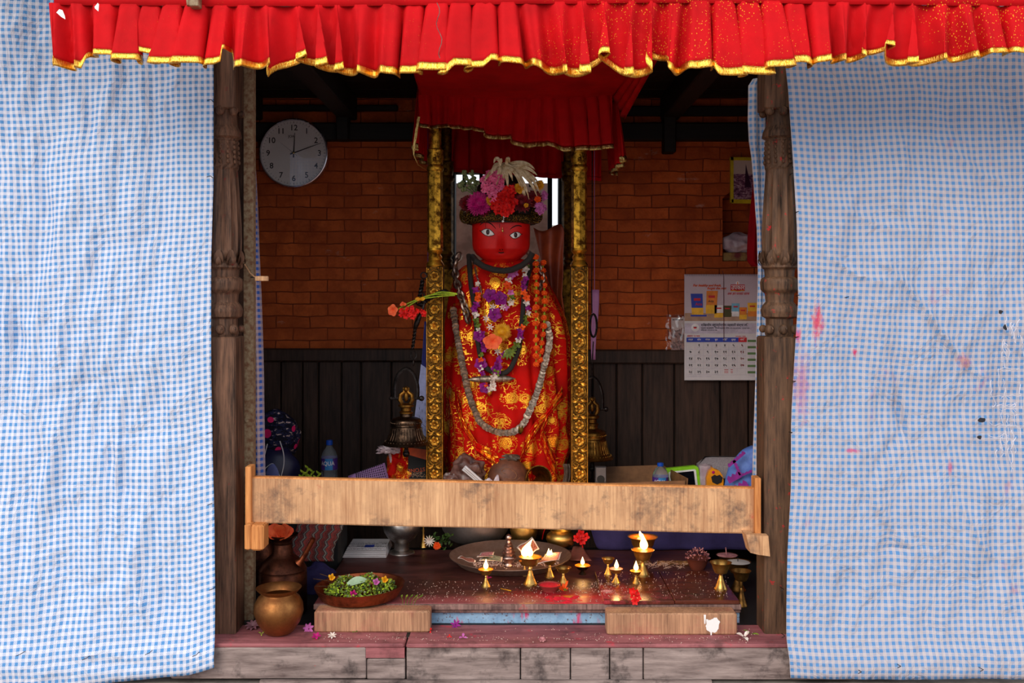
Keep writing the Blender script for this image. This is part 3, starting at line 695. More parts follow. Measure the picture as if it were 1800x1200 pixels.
b.prism([(X(1324, -.03), Z(940, -.03)), (X(1350, -.03), Z(941, -.03)), (X(1353, -.03), Z(977, -.03)), (X(1332, -.03), Z(974, -.03))], -.035, 0)
b.build('wedge', 'pale_wood', rl, smooth=False)

# ------------------------------------------------------------------ wall clock
cY = YB-.075; cc = P(516.5, 269, cY); cr = 61/FP*(cY+CD)
ck = thing('wall_clock', 'round white wall clock with black numerals on the dark beam', 'clock', (cc.x, cY, cc.z-cr))
def cring(prof, name, mat): b = MB(); b.lathe(prof, (cc.x, cY, cc.z), 64, (0, -1, 0), cap=False); b.build(name, mat, ck)
cring([(cr*.93, -.045), (cr*.97, -.045), (cr, -.02), (cr, .004), (cr*.985, .012), (cr*.96, .014), (cr*.945, .010), (cr*.94, .0)], 'rim', 'chrome')
b = MB(); b.lathe([(cr*.945, -.03), (cr*.945, 0), (.0001, 0.0)], (cc.x, cY, cc.z), 64, (0, -1, 0)); b.build('dial', 'white', ck, smooth=False)
b = MB()
for h in range(1, 13):
    a = PI/2-h*PI/6; b.text(str(h), cc.x+cr*.74*math.cos(a), cY-.001, cc.z+cr*.73*math.sin(a)-cr*.075, cr*.23, 1, 'CENTER')
for m in range(60):
    a = m*PI/30; r1, r2 = cr*.86, cr*.91; wd = .0012 if m % 5 == 0 else .0006
    o = Vector((math.cos(a), 0, math.sin(a))); s_ = Vector((-o.z, 0, o.x))*wd; c0 = Vector((cc.x, cY-.001, cc.z))
    b.face([b.pt(c0+o*r1-s_), b.pt(c0+o*r2-s_), b.pt(c0+o*r2+s_), b.pt(c0+o*r1+s_)])
b.text('JOA', cc.x-.012, cY-.001, cc.z+cr*.45, cr*.1, 1, 'CENTER')
b.build('numerals', 'ink', ck, smooth=False)
def hand(name, deg, L, wd, tail, y, mat='ink'):
    a = math.radians(90-deg); o = Vector((math.cos(a), 0, math.sin(a))); s_ = Vector((-o.z, 0, o.x)); c0 = Vector((cc.x, y, cc.z)); b = MB()
    for p, q in ((o*L, .35),):
        v = [c0-s_*wd-o*tail, c0+s_*wd-o*tail, c0+s_*wd*.9, c0+o*L+s_*wd*.35, c0+o*L-s_*wd*.35, c0-s_*wd*.9]
        A = [b.pt(k) for k in v]; B2 = [b.pt(k+Vector((0, .001, 0))) for k in v]; b.face(A[::-1]); b.face(B2)
        for i in range(6): b.face((A[i], A[(i+1) % 6], B2[(i+1) % 6], B2[i]))
    b.build(name, mat, ck, smooth=False)
hand('hour_hand', 3, cr*.58, .0034, .022, cY-.004); hand('minute_hand', 70, cr*.84, .003, .018, cY-.006); hand('second_hand', 308, cr*.45, .0007, .022, cY-.008)
b = MB(); b.lathe([(.005, 0), (.005, .009), (.002, .011)], (cc.x, cY, cc.z), 14, (0, -1, 0)); b.build('hub', 'brass', ck)
g = G('clock_glass', .02); gl = g.n('BsdfGlossy'); gl.inputs['Roughness'].default_value = .02; tp = g.n('BsdfTransparent'); fz = g.n('Fresnel'); fz.inputs[0].default_value = 2.1
mx = g.n('MixShader'); mx.inputs[0].default_value = .1; g.l(tp.outputs[0], mx.inputs[1]); g.l(gl.outputs[0], mx.inputs[2]); g.l(mx.outputs[0], g.t.nodes['Material Output'].inputs[0]); M['glass'] = g.m
b = MB(); b.lathe([(cr*.955, .011), (.0001, .0115)], (cc.x, cY, cc.z), 48, (0, -1, 0)); b.build('glass', 'glass', ck)

# ------------------------------------------------------------------ things on the back wall, right
def colr(name, c, rough=.6, **k):
    if name not in M: M[name] = simple(name, c, rough, **k)
    return name
Yw = YB-.05
def rectf(b, m, x0, y0, x1, y1, Y, d=0):
    b.m = m; xa, xb, za, zb_ = X(x0, Y), X(x1, Y), Z(y1, Y), Z(y0, Y)
    b.face([b.pt((xa, Y-d, za)), b.pt((xb, Y-d, za)), b.pt((xb, Y-d, zb_)), b.pt((xa, Y-d, zb_))])
cal = thing('wall_calendar', 'large paper calendar with food packet advert hanging by the right post', 'calendar', (X(1270, Yw-.03), Yw-.03, Z(668, Yw-.03)))
Yc = Yw-.036
# upper sheet of the advert
b = MB(); b.box((X(1203, Yc), Yc, Z(566, Yc)), (X(1337, Yc), Yc+.002, Z(482, Yc)))
sheet = b.build('advert_sheet', colr('advert_grey', (190, 172, 180), var=.06), cal, smooth=False)
b = MB(); b.box((X(1203, Yc), Yc-.0005, Z(668, Yc)), (X(1337, Yc), Yc+.002, Z(564, Yc))); dates = b.build('date_sheet', 'paper', cal, smooth=False)
b = MB()
for i in range(44): b.tube([P(1206+i*3, 480.5, Yc-.004), P(1206+i*3, 485, Yc-.004), P(1206+i*3, 485, Yc+.003)], .0009, 4)
b.build('spiral_binding', 'ink', cal)
b = MB(); b.tube([P(1270, 476, Yc), P(1272, 484, Yc-.004), P(1272.5, 600, Yc-.004)], .0016, 5); b.build('cord', colr('dark_red_cord', (90, 20, 25)), cal)
cm = [colr('print_white', (232, 225, 225)), colr('print_red', (200, 28, 40)), colr('print_blue', (38, 62, 168)), colr('print_yellow', (238, 178, 40)), colr('print_orange', (226, 128, 36)), colr('print_sky', (120, 178, 205)), colr('print_green', (92, 122, 74)), 'ink', colr('print_tan', (176, 138, 112)), colr('print_olive', (70, 66, 22)), colr('print_lilac', (196, 184, 200))]
b = MB(); e = .0012
rectf(b, 8, 1203.5, 550, 1336, 564, Yc, e)
def packet(x0, y0, x1, y1, body, low, lab=True, skew=0):
    Y = Yc-.0016
    for m, ya, yb in ((body, y0, lerp(y0, y1, .62)), (low, lerp(y0, y1, .62), y1)):
        b.m = m; n_ = 4
        pts = [(x0+skew*(y1-ya)/(y1-y0), ya), (x1+skew*(y1-ya)/(y1-y0), ya), (x1+skew*(y1-yb)/(y1-y0)*1-(.6), yb), (x0+skew*(y1-yb)/(y1-y0)+.6, yb)]
        b.face([b.pt(P(px, py, Y)) for px, py in pts[::-1]])
    cx_ = (x0+x1)/2+skew*.5; w_ = (x1-x0)*.28
    rectf(b, 1, cx_-w_, lerp(y0, y1, .2), cx_+w_, lerp(y0, y1, .31), Y, .0006)
packet(1216, 516, 1237, 556, 2, 3, skew=-2); packet(1240, 511, 1260, 551, 4, 3, skew=2); packet(1255, 536, 1271, 558, 0, 3, skew=1); packet(1271, 537, 1286, 557, 9, 9)
packet(1286, 533, 1300, 556, 5, 0); packet(1299, 540, 1313, 561, 4, 3); packet(1314, 532, 1331, 556, 3, 4)
rectf(b, 2, 1214, 553, 1242, 556, Yc, .0022)
b.m = 1; b.text('Atta', X(1222, Yc), Yc-.0026, Z(536.5, Yc), .019); b.m = 7; b.text('Atta', X(1244, Yc), Yc-.0026, Z(531, Yc), .016, shear=.3)
b.m = 4; b.text('For healthy and fresh,', X(1218, Yc), Yc-.0016, Z(503.5, Yc), .0165, .95, shear=.4); b.text('forget the rest', X(1243, Yc), Yc-.0016, Z(508.5, Yc), .0165, .95, shear=.4)
for q in (b,):
    q.m = 1
q = MB(); q.m = 1; q.text('For healthy and fresh,', X(1217.5, Yc), Yc-.0021, Z(503.2, Yc), .0165, .95, shear=.4); q.text('forget the rest', X(1242.5, Yc), Yc-.0021, Z(508.2, Yc), .0165, .95, shear=.4)
n0 = len(b.v); b.v += q.v; b.f += [tuple(i+n0 for i in f) for f in q.f]; b.mi += q.mi
rectf(b, 1, 1284, 500, 1309, 511, Yc, .0012); b.m = 3; b.tube([P(1285, 511, Yc-.001), P(1290, 510.5, Yc-.001), P(1297, 512, Yc-.001), P(1304, 510.5, Yc-.001), P(1308, 511, Yc-.001)], .002, 5)
b.m = 0; b.text('उपकार', X(1296.5, Yc), Yc-.003, Z(508.5, Yc), .03, .85, 'CENTER')
b.m = 0; b.lathe([(.009, 0), (.009, .0012)], P(1296.5, 497.5, Yc), 14, (0, -1, 0)); b.m = 4; b.petal(P(1296.5, 500, Yc-.003), P(1296.5, 495, Yc-.003), .005, (0, -1, 0), 0)
b.m = 1; b.text('अब हर घरको साथ', X(1297, Yc), Yc-.0016, Z(518, Yc), .017, .95, 'CENTER', shear=.3)
b.build('advert_print', cm, sheet, smooth=False)
b = MB()
rectf(b, 10, 1203.5, 568, 1336, 586, Yc-.0006, e)
b.m = 0; b.lathe([(.019, 0), (.019, .001)], P(1222, 575.5, Yc-.002), 24, (0, -1, 0)); b.m = 1; b.petal(P(1219, 576, Yc-.0035), P(1225, 576, Yc-.0035), .008, (0, -1, 0), 0); b.m = 7; b.petal(P(1218, 574.5, Yc-.0035), P(1226, 574.5, Yc-.0035), .003, (0, -1, 0), 0)
b.m = 7; b.text('शिखरदीप बहुउद्देश्यीय सहकारी संस्था लि.', X(1232, Yc), Yc-.003, Z(573, Yc), .0165, .88)
b.text('प्रधान कार्यालय: भीमसेनस्थान, फोन: ०१-५३५४५७७, ५३५४५७८', X(1232, Yc), Yc-.003, Z(577.5, Yc), .0095, 1.05); b.text('सम्पर्क: ०१-५३५४५७७', X(1232, Yc), Yc-.003, Z(581, Yc), .009)
rectf(b, 2, 1206.5, 593, 1298, 601, Yc, .002); rectf(b, 1, 1298, 593, 1312.5, 601, Yc, .002)
b.m = 1; b.text('असार २०७७', X(1207, Yc), Yc-.002, Z(592, Yc), .014); b.text('JUN/JUL 2020', X(1293, Yc), Yc-.002, Z(592, Yc), .0085)
days = ['आइत', 'सोम', 'मंगल', 'बुध', 'बिहि', 'शुक्र', 'शनि']; dv = '०१२३४५६७८९'
cw = 15.1
for i in range(7):
    b.m = 0; b.text(days[i], X(1213.5+i*cw, Yc), Yc-.003, Z(598, Yc), .0115, 1, 'CENTER')
for k in range(1, 32):
    c_ = k % 7; r_ = k//7; b.m = 1 if c_ == 6 else 7
    s_ = ''.join(dv[int(ch)] for ch in str(k)); x_ = 1213.5+c_*cw; y_ = 608.5+r_*11.7
    for of in (0, .0006): b.text(s_, X(x_, Yc)+of, Yc-.0021, Z(y_, Yc), .017, 1.05, 'CENTER')
    rectf(b, 10, x_-3, y_+1.6, x_+3, y_+2.2, Yc, .0021); rectf(b, 10, x_+1, y_-6.4, x_+3.5, y_-5.7, Yc, .0021)
for i in range(8): rectf(b, 10, 1206.3+i*cw*.985, 601, 1206.6+i*cw*.985, 658, Yc, .0018)
for i in range(6): rectf(b, 10, 1206.5, 602+i*11.3, 1312, 602.3+i*11.3, Yc, .0018)
for i in range(6):
    rectf(b, 6, 1314, 597+i*11, 1334, 601+i*11, Yc, .002); rectf(b, 10, 1315, 603+i*11, 1330, 603.8+i*11, Yc, .002); rectf(b, 10, 1318, 605.5+i*11, 1330, 606.3+i*11, Yc, .002)
for i in range(3): rectf(b, 1, 1273, 649+i*2.6, 1280, 649.8+i*2.6, Yc, .002); rectf(b, 1, 1284, 649+i*2.6, 1288, 649.8+i*2.6, Yc, .002)
rectf(b, 10, 1207, 661, 1250, 661.7, Yc, .002)
b.build('date_print', cm, dates, smooth=False)
# small picture postcard in a plastic sleeve, left of the calendar
Yp = Yw-.012
b = MB(); b.box((X(1180, Yp), Yp, Z(615, Yp)), (X(1214, Yp), Yp+.002, Z(558, Yp)))
g = G('postcard_print', .4); p = g.pos(); x_, y_, z_ = g.sep(p); f = g.noise(p, 70, 5, .8)
hor = g.math('LESS_THAN', z_, g.math('ADD', Z(577, Yp), g.math('MULTIPLY', g.math('SUBTRACT', g.noise(p, 38, 3), .5), .06)))
g.col(g.mix(hor, lin((190, 170, 165)), g.ramp(f, [(.35, lin((45, 30, 30))), (.6, lin((170, 130, 120)))]))); M['postcard'] = g.m
o = b.build('postcard', 'postcard', label='small picture card in a shiny plastic sleeve left of the calendar', cat='picture', smooth=False)
b = MB()
for i in range(4): rectf(b, 0, 1182+i*5, 561, 1186+i*5, 562.6, Yp, .0008)
b.build('caption', 'ink', o, origin=o.location, smooth=False)
b = MB(); b.grid(lambda u, v: (X(lerp(1170, 1204, u), Yp)+.004*math.sin(v*17), Yp-.006-.008*abs(mn.noise(Vector((u*5, v*9, 2)))), Z(lerp(552, 616, v), Yp)), 16, 24); b.build('plastic_sleeve', 'glass', o, origin=o.location)
# framed photograph
Yq = YB-.02; fp_ = thing('framed_photo', 'yellow framed photograph of a tall chariot hung above the niche', 'picture', (X(1310, Yq), Yq, Z(357, Yq)))
b = MB(); rot = -.035
def fq(px, py, d=0): return P(px, py+(px-1285)*.015, Yq-d)
def fbar(x0, y0, x1, y1):
    q = [fq(x0, y0, .012), fq(x1, y0, .012), fq(x1, y1, .012), fq(x0, y1, .012)]; A = [b.pt(v) for v in q]; B2 = [b.pt(v+Vector((0, .022, 0))) for v in q]
    b.face(A[::-1]); b.face(B2)
    for i in range(4): b.face((A[i], A[(i+1) % 4], B2[(i+1) % 4], B2[i]))
for q in ((1284, 276, 1345, 281.5), (1286, 350, 1345, 357), (1284.5, 276, 1289.5, 356), (1341, 276, 1346, 357)): fbar(*q)
b.build('frame', colr('yellow_frame', (205, 180, 20), .35), fp_, smooth=False)
g = G('chariot_photo', .3); p = g.pos(); x_, y_, z_ = g.sep(p); f = g.noise(g.mp(p, (1, 1, 2)), 60, 5, .8)
c = g.mix(g.math('LESS_THAN', z_, Z(306, Yq)), lin((196, 176, 166)), g.ramp(f, [(.36, lin((40, 20, 45))), (.5, lin((120, 70, 100))), (.62, lin((200, 170, 180)))]))
tw = g.math('LESS_THAN', g.math('ABSOLUTE', g.math('SUBTRACT', x_, g.math('ADD', X(1312, Yq), g.math('MULTIPLY', g.math('SUBTRACT', Z(306, Yq), z_), .1)))), g.math('MULTIPLY', g.math('SUBTRACT', Z(288, Yq), z_), .14))
tw = g.math('MULTIPLY', tw, g.math('GREATER_THAN', z_, Z(330, Yq)))
g.col(g.mix(tw, c, lin((48, 18, 48)))); M['chariot_photo'] = g.m
b = MB(); q = [fq(1289, 281, .008), fq(1342, 281, .008), fq(1342, 351, .008), fq(1289, 351, .008)]; b.face([b.pt(v) for v in q][::-1]); b.build('print', 'chariot_photo', fp_, smooth=False)
b = MB(); b.tube([P(1303, 276, Yq-.005), P(1303, 268, Yq)], .0015, 5); b.build('nail', 'iron', fp_)
# plastic bag and small box in the niche
def lump(name, c, r, sc, mat, label, cat, nz=.35, nf=7, seed=0, nu=28, nv=20, parent=None, **k):
    b = MB(); b.ball(c, r, nu, nv, sc, nz, nf, seed); lo = k.pop('floor', None)
    if lo is not None: b.v = [Vector((v.x, v.y, max(v.z, lo))) for v in b.v]
    return b.build(name, mat, parent, label=label, cat=cat, subd=1, **k)
colr('milky_plastic', (205, 190, 196), .35, c2=(160, 135, 145), nsc=14)
b = MB(); b.bbox((nx0+.005, YB+.01, nz0), (nx1-.02, YB+.12, nz0+.045), .004); b.build('packet', colr('maroon_print', (110, 30, 30), c2=(150, 120, 60), nsc=30), label='flat maroon printed packet lying in the wall niche', cat='packet')
lump('plastic_bag', (nx0+.09, YB+.05, nz0+.09), .085, (1, .6, .62), 'milky_plastic', 'white plastic bag stuffed into the wall niche', 'bag', seed=3, floor=nz0+.044)
# crimson cloth hanging beside the niche
b = MB()
def rc(u, v):
    Y = 1.3; py = lerp(285, 468, v); xl = interp([(285, 1324), (330, 1324), (400, 1316), (440, 1314), (462, 1315), (468, 1322)], py); return (X(lerp(xl, 1352, u), Y), Y+.012*math.sin(u*12+v*2), Z(py, Y))
b.grid(rc, 14, 20); b.build('hanging_cloth', 'crimson', label='crimson cloth hanging in front of the niche by the right post', cat='cloth', solid=.003)
b = MB(); b.tube([(X(1338, 1.3), 1.3, Z(286, 1.3)), (X(1338, 1.3), 1.3, 2.59)], .002, 5); b.build('string', 'iron', label='thin string from the ceiling holding the crimson cloth', cat='string')
# dial numerals are bold

# ------------------------------------------------------------------ low altar table with loose planks and blocks
TX0, TX1 = X(552, .1), X(1302, .1)
tb = thing('altar_table', 'low red-stained wooden altar table behind the threshold', 'table', ((TX0+TX1)/2, .5, ZS))
b = MB(); b.bbox((TX0, .1, ZT-.018), (TX1, .86, ZT), .003); b.build('tabletop', 'table', tb, smooth=False)
b = MB(); b.bbox((TX0, .088, ZT-.02), (TX1, .1, ZT-.001), .002); b.build('edge_strip', 'table_edge', tb, smooth=False)
b = MB(); b.bbox((TX0+.01, .1, ZT-.034), (TX1, .13, ZT-.019), .002); b.build('lower_moulding', 'table_edge', tb, smooth=False)
g = G('chipped_blue_paint', .6, 0, .3); p = g.pos(); f = g.noise(p, 26, 5, .75); c = g.mix(g.thr(g.noise(p, 90, 4, .8), .57, .64), g.ramp(f, [(.35, lin((120, 150, 180))), (.65, lin((150, 180, 205)))]), lin((95, 60, 60)))
c = g.mix(g.thr(g.noise(g.mp(p, (2, 1, .5), (2, 0, 0)), 10, 3), .57, .66), c, lin((205, 70, 110))); g.col(c); M['blue_paint'] = g.m
b = MB(); b.bbox((TX0+.02, .118, ZS-.001), (TX1, .14, ZT-.033), .001); b.build('painted_panel', 'blue_paint', tb, label='pale blue chipped paint panel', smooth=False)
# raised planks at the right
pa, pb_ = X(1061, .085), X(1186, .085); pc = X(1300, .085)
b = MB(); b.bbox((pa, .082, ZT+.0005), (pb_-.001, .47, ZT+.014), .002); b.build('plank', 'plank', label='dark oily plank on the altar table, the one under the burning lamps', cat='plank', smooth=False)
b = MB(); b.bbox((pb_+.001, .085, ZT+.0005), (pc, .47, ZT+.0142), .002); b.build('plank', 'plank', label='dark oily plank at the right end of the altar table', cat='plank', smooth=False)
ZK = ZT+.0145
# rough blocks on the threshold
b = MB(); y0 = on(600, 1112, ZS).y; b.bbox((X(552, y0), y0, ZS), (X(756, y0), y0+.075, Z(1074, y0)), .006)
b.build('wooden_block', 'block_wood', smooth=False, label='rough sawn block on the threshold under the copper tray', cat='block')
b = MB(); y1 = on(1200, 1116, ZS).y; b.bbox((X(1067, y1), y1, ZS), (X(1296, y1), y1+.08, Z(1078, y1)), .005)
o = b.build('wooden_block', 'block_wood', smooth=False, label='rough sawn block with a white paint splash at the right of the threshold', cat='block')
ZB2 = Z(1078, y1); ZB1 = Z(1074, y0)
b = MB(); rr = random.Random(3)
def splat(cx, cz, r0, y, seed):
    pts = []
    for i in range(28):
        a = 2*PI*i/28; r = r0*(1+.35*mn.noise(Vector((math.cos(a)*1.5, math.sin(a)*1.5, seed)))+.15*rr.random()); pts.append(b.pt((cx+r*math.cos(a), y, cz+r*math.sin(a))))
    b.face(pts)
yy = y1-.0008
splat(X(1253, yy), Z(1100, yy), .021, yy, 1); splat(X(1256, yy), Z(1093, yy), .014, yy-.0002, 4)
for x_, a_, c_ in ((1250, 1103, 1116), (1239, 1080, 1096), (1243, 1088, 1098)): b.m = 0; q = [(X(x_-1, yy), yy-.0004, Z(c_, yy)), (X(x_+1, yy), yy-.0004, Z(c_, yy)), (X(x_+2, yy), yy-.0004, Z(a_, yy)), (X(x_-2, yy), yy-.0004, Z(a_, yy))]; b.face([b.pt(v) for v in q])
b.build('paint_splash', 'white', o, origin=o.location, smooth=False)

# ------------------------------------------------------------------ shrine posts
def rosette(b, c, r, nrm=Vector((0, -1, 0))):
    b.ball(c+nrm*.002, r*.24, 8, 6, (1, .8, 1))
    for i in range(7):
        a = 2*PI*i/7; o = Vector((math.cos(a), 0, math.sin(a)))
        b.petal(c+o*r*.2+nrm*.001, c+o*r*.85+nrm*.002, r*.62, nrm, .25, 4)
    b.tube([c+Vector((r*1.0*math.cos(2*PI*k/22), -.001, r*1.12*math.sin(2*PI*k/22))) for k in range(22)], r*.07, 5, closed=True)
def gilt_post(px, Y, label, front=True):
    x = X(px, Y); S = FP/(Y+CD); t = thing('gilded_post', label, 'post', (x, Y, ZP), None)
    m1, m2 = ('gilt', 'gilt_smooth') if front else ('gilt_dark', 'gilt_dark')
    def z(py): return Z(py, .95)
    hw = .0365
    b = MB(); b.bbox((x-hw, Y-hw, ZP), (x+hw, Y+hw, z(468)), .003)
    if front:
        b.m = 1
        k = 0
        zz = z(486)
        while zz > ZP+.09:
            rosette(b, Vector((x, Y-hw, zz)), .025)
            for s_ in (-1, 1):
                b.tube([(x+s_*.003, Y-hw-.001, zz-.029), (x+s_*.018, Y-hw-.002, zz-.036), (x+s_*.028, Y-hw-.001, zz-.024)], .0028, 5); b.ball((x+s_*.027, Y-hw, zz+.03), .005, 6, 4); b.ball((x+s_*.016, Y-hw, zz+.037), .004, 6, 4)
                b.petal((x+s_*.006, Y-hw-.002, zz-.033), (x+s_*.029, Y-hw-.002, zz-.044), .014, (0, -1, 0), .25)
            zz -= .071; k += 1
        for s_ in (-1, 1): b.bbox((x+s_*.0335-.002, Y-hw-.003, ZP+.02), (x+s_*.0335+.002, Y-hw+.001, z(470)), .0008)
        b.ball((x, Y-hw, ZP+.085), .018, 12, 8, (.8, .5, 1.2)); b.tube([(x-.02, Y-hw-.002, ZP+.07), (x-.022, Y-hw-.002, ZP+.1), (x, Y-hw-.002, ZP+.122), (x+.022, Y-hw-.002, ZP+.1), (x+.02, Y-hw-.002, ZP+.07)], .003, 5)
    b.build('embossed_shaft', ['gilt_ground' if front else m1, m1], t, smooth=True, sharp=35)
    b = MB(); b.lathe([(.036, z(470)), (.04, z(466)), (.034, z(461)), (.027, z(457)), (.031, z(452)), (.024, z(447)), (.032, z(443)), (.036, z(440)), (.033, z(436))], (x, Y, 0), 24); b.build('waist', m2, t)
    b = MB(); rg_ = [(.033, z(436)), (.0325, z(302))]; b.lathe(rg_, (x, Y, 0), 8, sx=1.04, sy=1.04); b.build('octagonal_shaft', m2, t, smooth=False)
    b = MB(); b.lathe([(.033, z(302)), (.037, z(299)), (.037, z(294)), (.031, z(290)), (.034, z(284)), (.036, z(276)), (.033, z(268)), (.036, z(264)), (.026, z(262)), (.026, 2.47)], (x, Y, 0), 24)
    b.ball((x, Y-.036, z(281)), .009, 8, 6); b.build('capital', m2, t)
    return t
gilt_post(765, .95, 'front left gilded post of the shrine, beside the hanging bell')
gilt_post(1018, .95, 'front right gilded post of the shrine, right of the statue')
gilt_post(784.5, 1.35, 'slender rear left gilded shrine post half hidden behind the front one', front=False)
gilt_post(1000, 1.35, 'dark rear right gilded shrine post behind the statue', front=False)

# ------------------------------------------------------------------ the statue
SX, SY = X(885, 1.15), 1.15
st = thing('deity_statue', 'seated deity statue with bright red painted face in red and gold brocade', 'statue', (SX, SY, ZP))
b = MB(); b.bbox((SX-.2, SY-.1, ZP), (SX+.2, SY+.1, ZP+.05), .008); b.bbox((SX-.15, SY-.08, ZP+.05), (SX+.15, SY+.08, ZP+.16), .008); b.build('pedestal', 'stone', st, label='dark stone pedestal', smooth=False)
sil = [(452, 862, 902), (458, 838, 935), (466, 815, 950), (478, 800, 960), (500, 792, 968), (520, 788, 978), (560, 785, 992), (600, 784, 998), (660, 782, 1000), (720, 781, 1000), (780, 783, 996), (815, 787, 992), (845, 790, 990)]
def srow(z):
    py = HY+(CZ-z)*FP/(SY+CD)
    xl = interp([(a, c) for a, c, d in sil], py); xr = interp([(a, d) for a, c, d in sil], py)
    x0, x1 = X(xl, SY), X(xr, SY); return (x0+x1)/2, (x1-x0)/2, py
def ry(z):
    py = HY+(CZ-z)*FP/(SY+CD)
    return interp([(452, .05), (466, .085), (500, .12), (560, .15), (640, .165), (760, .17), (845, .175)], py)
def folds(a, z):
    py = HY+(CZ-z)*FP/(SY+CD); k = sm((py-470)/120)
    sd_ = .3+.7*abs(math.cos(a)); 
    f = .016*k*sd_*math.sin(a*13+1.5*math.sin(z*5))+.009*k*math.sin(a*23+z*4)+.004*mn.noise(Vector((a*3, z*9, 4)))
    k2 = sm((py-660)/120); f += .014*k2*mn.noise(Vector((a*4, z*9+a*2, 7)))+.012*k2*abs(math.sin(a*5+z*14))-.004
    return f
def bodypt(a, z):
    cx_, rx, py = srow(z); r = 1+folds(a, z)/max(.12, rx)
    return Vector((cx_+rx*r*.985*math.cos(a), SY+ry(z)*r*math.sin(a), z))
def bodyY(x, z):
    cx_, rx, py = srow(z); t = max(-.97, min(.97, (x-cx_)/rx)); a = -math.acos(t)
    return bodypt(a, z).y
def onb(px, py, off=.01):
    Y = 1.0
    for _ in range(6):
        x, z = X(px, Y), Z(py, Y); Y = bodyY(x, z)-off
    return Vector((X(px, Y), Y, Z(py, Y)))
zt1, zb1 = Z(453, SY), Z(846, SY)
b = MB(); ids = b.grid(lambda u, v: bodypt(2*PI*u-PI/2*0, lerp(zt1, zb1, v)+(.03*max(0, math.sin(4*PI*u+1.2))*(v > .97))), 200, 110, closeu=True, uvf=lambda u, v: ((u if u < .999 else 1)*1.45, (1-v)*1.02))
b.face(ids[0][::-1]); b.build('robe', 'brocade', st)
# draped hem swag between the knees
def swag(pts, wid, name='drape_fold', seed=0, hang=.05):
    b = MB(); N = len(pts)
    def fn(u, v):
        k = u*(N-1); i = min(int(k), N-2); f = k-i; p = pts[i].lerp(pts[i+1], f); q = (v-.5)
        return p+Vector((0, -.012-.012*math.cos(q*PI)+.006*math.sin(v*16+u*8+seed), -q*wid*(1+.25*math.sin(u*9+seed))))
    b.grid(fn, 40, 14, uvf=lambda u, v: (u*.5+seed*.13, v*wid+.2)); return b.build(name, 'brocade', st, solid=.002)
swag([onb(x_, y_, .004) for x_, y_ in ((800, 690), (812, 740), (838, 785), (872, 808), (905, 812))], .055, seed=1)
swag([onb(x_, y_, .006) for x_, y_ in ((1000-12, 690), (965, 722), (940, 752), (922, 784), (914, 806))], .05, seed=2)
swag([onb(x_, y_, .004) for x_, y_ in ((962, 730), (950, 760), (962, 790), (975, 820), (978, 845))], .07, seed=3)
swag([onb(x_, y_, .004) for x_, y_ in ((790, 700), (800, 760), (800, 800), (796, 840))], .05, seed=4)
# head
HYc = 1.13; hx = X(881, HYc); hS = FP/(HYc-.11+CD)
hz1, hz0 = Z(376, 1.02), Z(463, 1.02); hcx = X(880.5, 1.02)
def headpt(a, v):
    """v 0 at chin .. 1 at brow; a angle"""
    z = lerp(hz0, hz1, v); k = v
    rx = interp([(0, .035), (.04, .06), (.09, .08), (.2, .112), (.3, .126), (.4, .130), (.6, .131), (1, .131)], k)
    ryy = interp([(0, .05), (.1, .085), (.3, .105), (.6, .112), (1, .112)], k)
    c, s_ = math.cos(a), math.sin(a); e = .78
    x = hcx+rx*math.copysign(abs(c)**e, c); y = HYc+ryy*math.copysign(abs(s_)**e, s_)
    if s_ < 0:
        d = abs((x-hcx)/.013); fz = z-hz0
        nh = math.exp(-d*d)*interp([(0, 0), (.22, 0), (.30, .016), (.36, .018), (.6, .009), (.8, .004), (1, 0)], v)
        lip = math.exp(-((x-hcx+.002)/.02)**2)*.004*math.exp(-((v-.17)/.04)**2)
        y -= nh+lip
    return Vector((x, y, z))
b = MB(); ids = b.grid(lambda u, v: headpt(2*PI*u, v), 120, 60, closeu=True); b.face(ids[0][::-1]); b.face(ids[-1]); hd = b.build('head', 'face', st, label='smooth bright red painted face')
def headY(x, z):
    v = (z-hz0)/(hz1-hz0); best = None
    lo, hi = -PI+.001, -.001
    for _ in range(40):
        m = (lo+hi)/2
        if headpt(m, v).x < x: lo = m
        else: hi = m
    return headpt((lo+hi)/2, v).y
def onh(px, py, off=.0012):
    Y = 1.02
    for _ in range(5): x, z = X(px, Y), Z(py, Y); Y = headY(x, max(hz0+.002, min(hz1-.002, z)))-off
    return Vector((X(px, Y), Y, Z(py, Y)))
def decal(pts, mat, name, off=.0012, parent=None):
    b = MB(); c = (sum(p[0] for p in pts)/len(pts), sum(p[1] for p in pts)/len(pts)); ci = b.pt(onh(c[0], c[1], off)); n_ = len(pts); rings = []
    for k in (.5, 1): rings.append([b.pt(onh(lerp(c[0], p[0], k), lerp(c[1], p[1], k), off)) for p in pts])
    for i in range(n_): j = (i+1) % n_; b.face((ci, rings[0][j], rings[0][i])); b.face((rings[0][i], rings[0][j], rings[1][j], rings[1][i]))
    return b.build(name, mat, parent or st, solid=.0006)
def stroke(pts, rad, name, mat='pupil', off=.0008, parent=None):
    b = MB(); b.tube([onh(x_, y_, off) for x_, y_ in pts], rad, 6); return b.build(name, mat, parent or st)
def zc(cx_, cy_, L): return [(760+px/5.456*1, 0) for px in L]
def Q(x, y): return (760+x/5.456, 270+y/5.456)     # reads points off the 5.456x enlargement
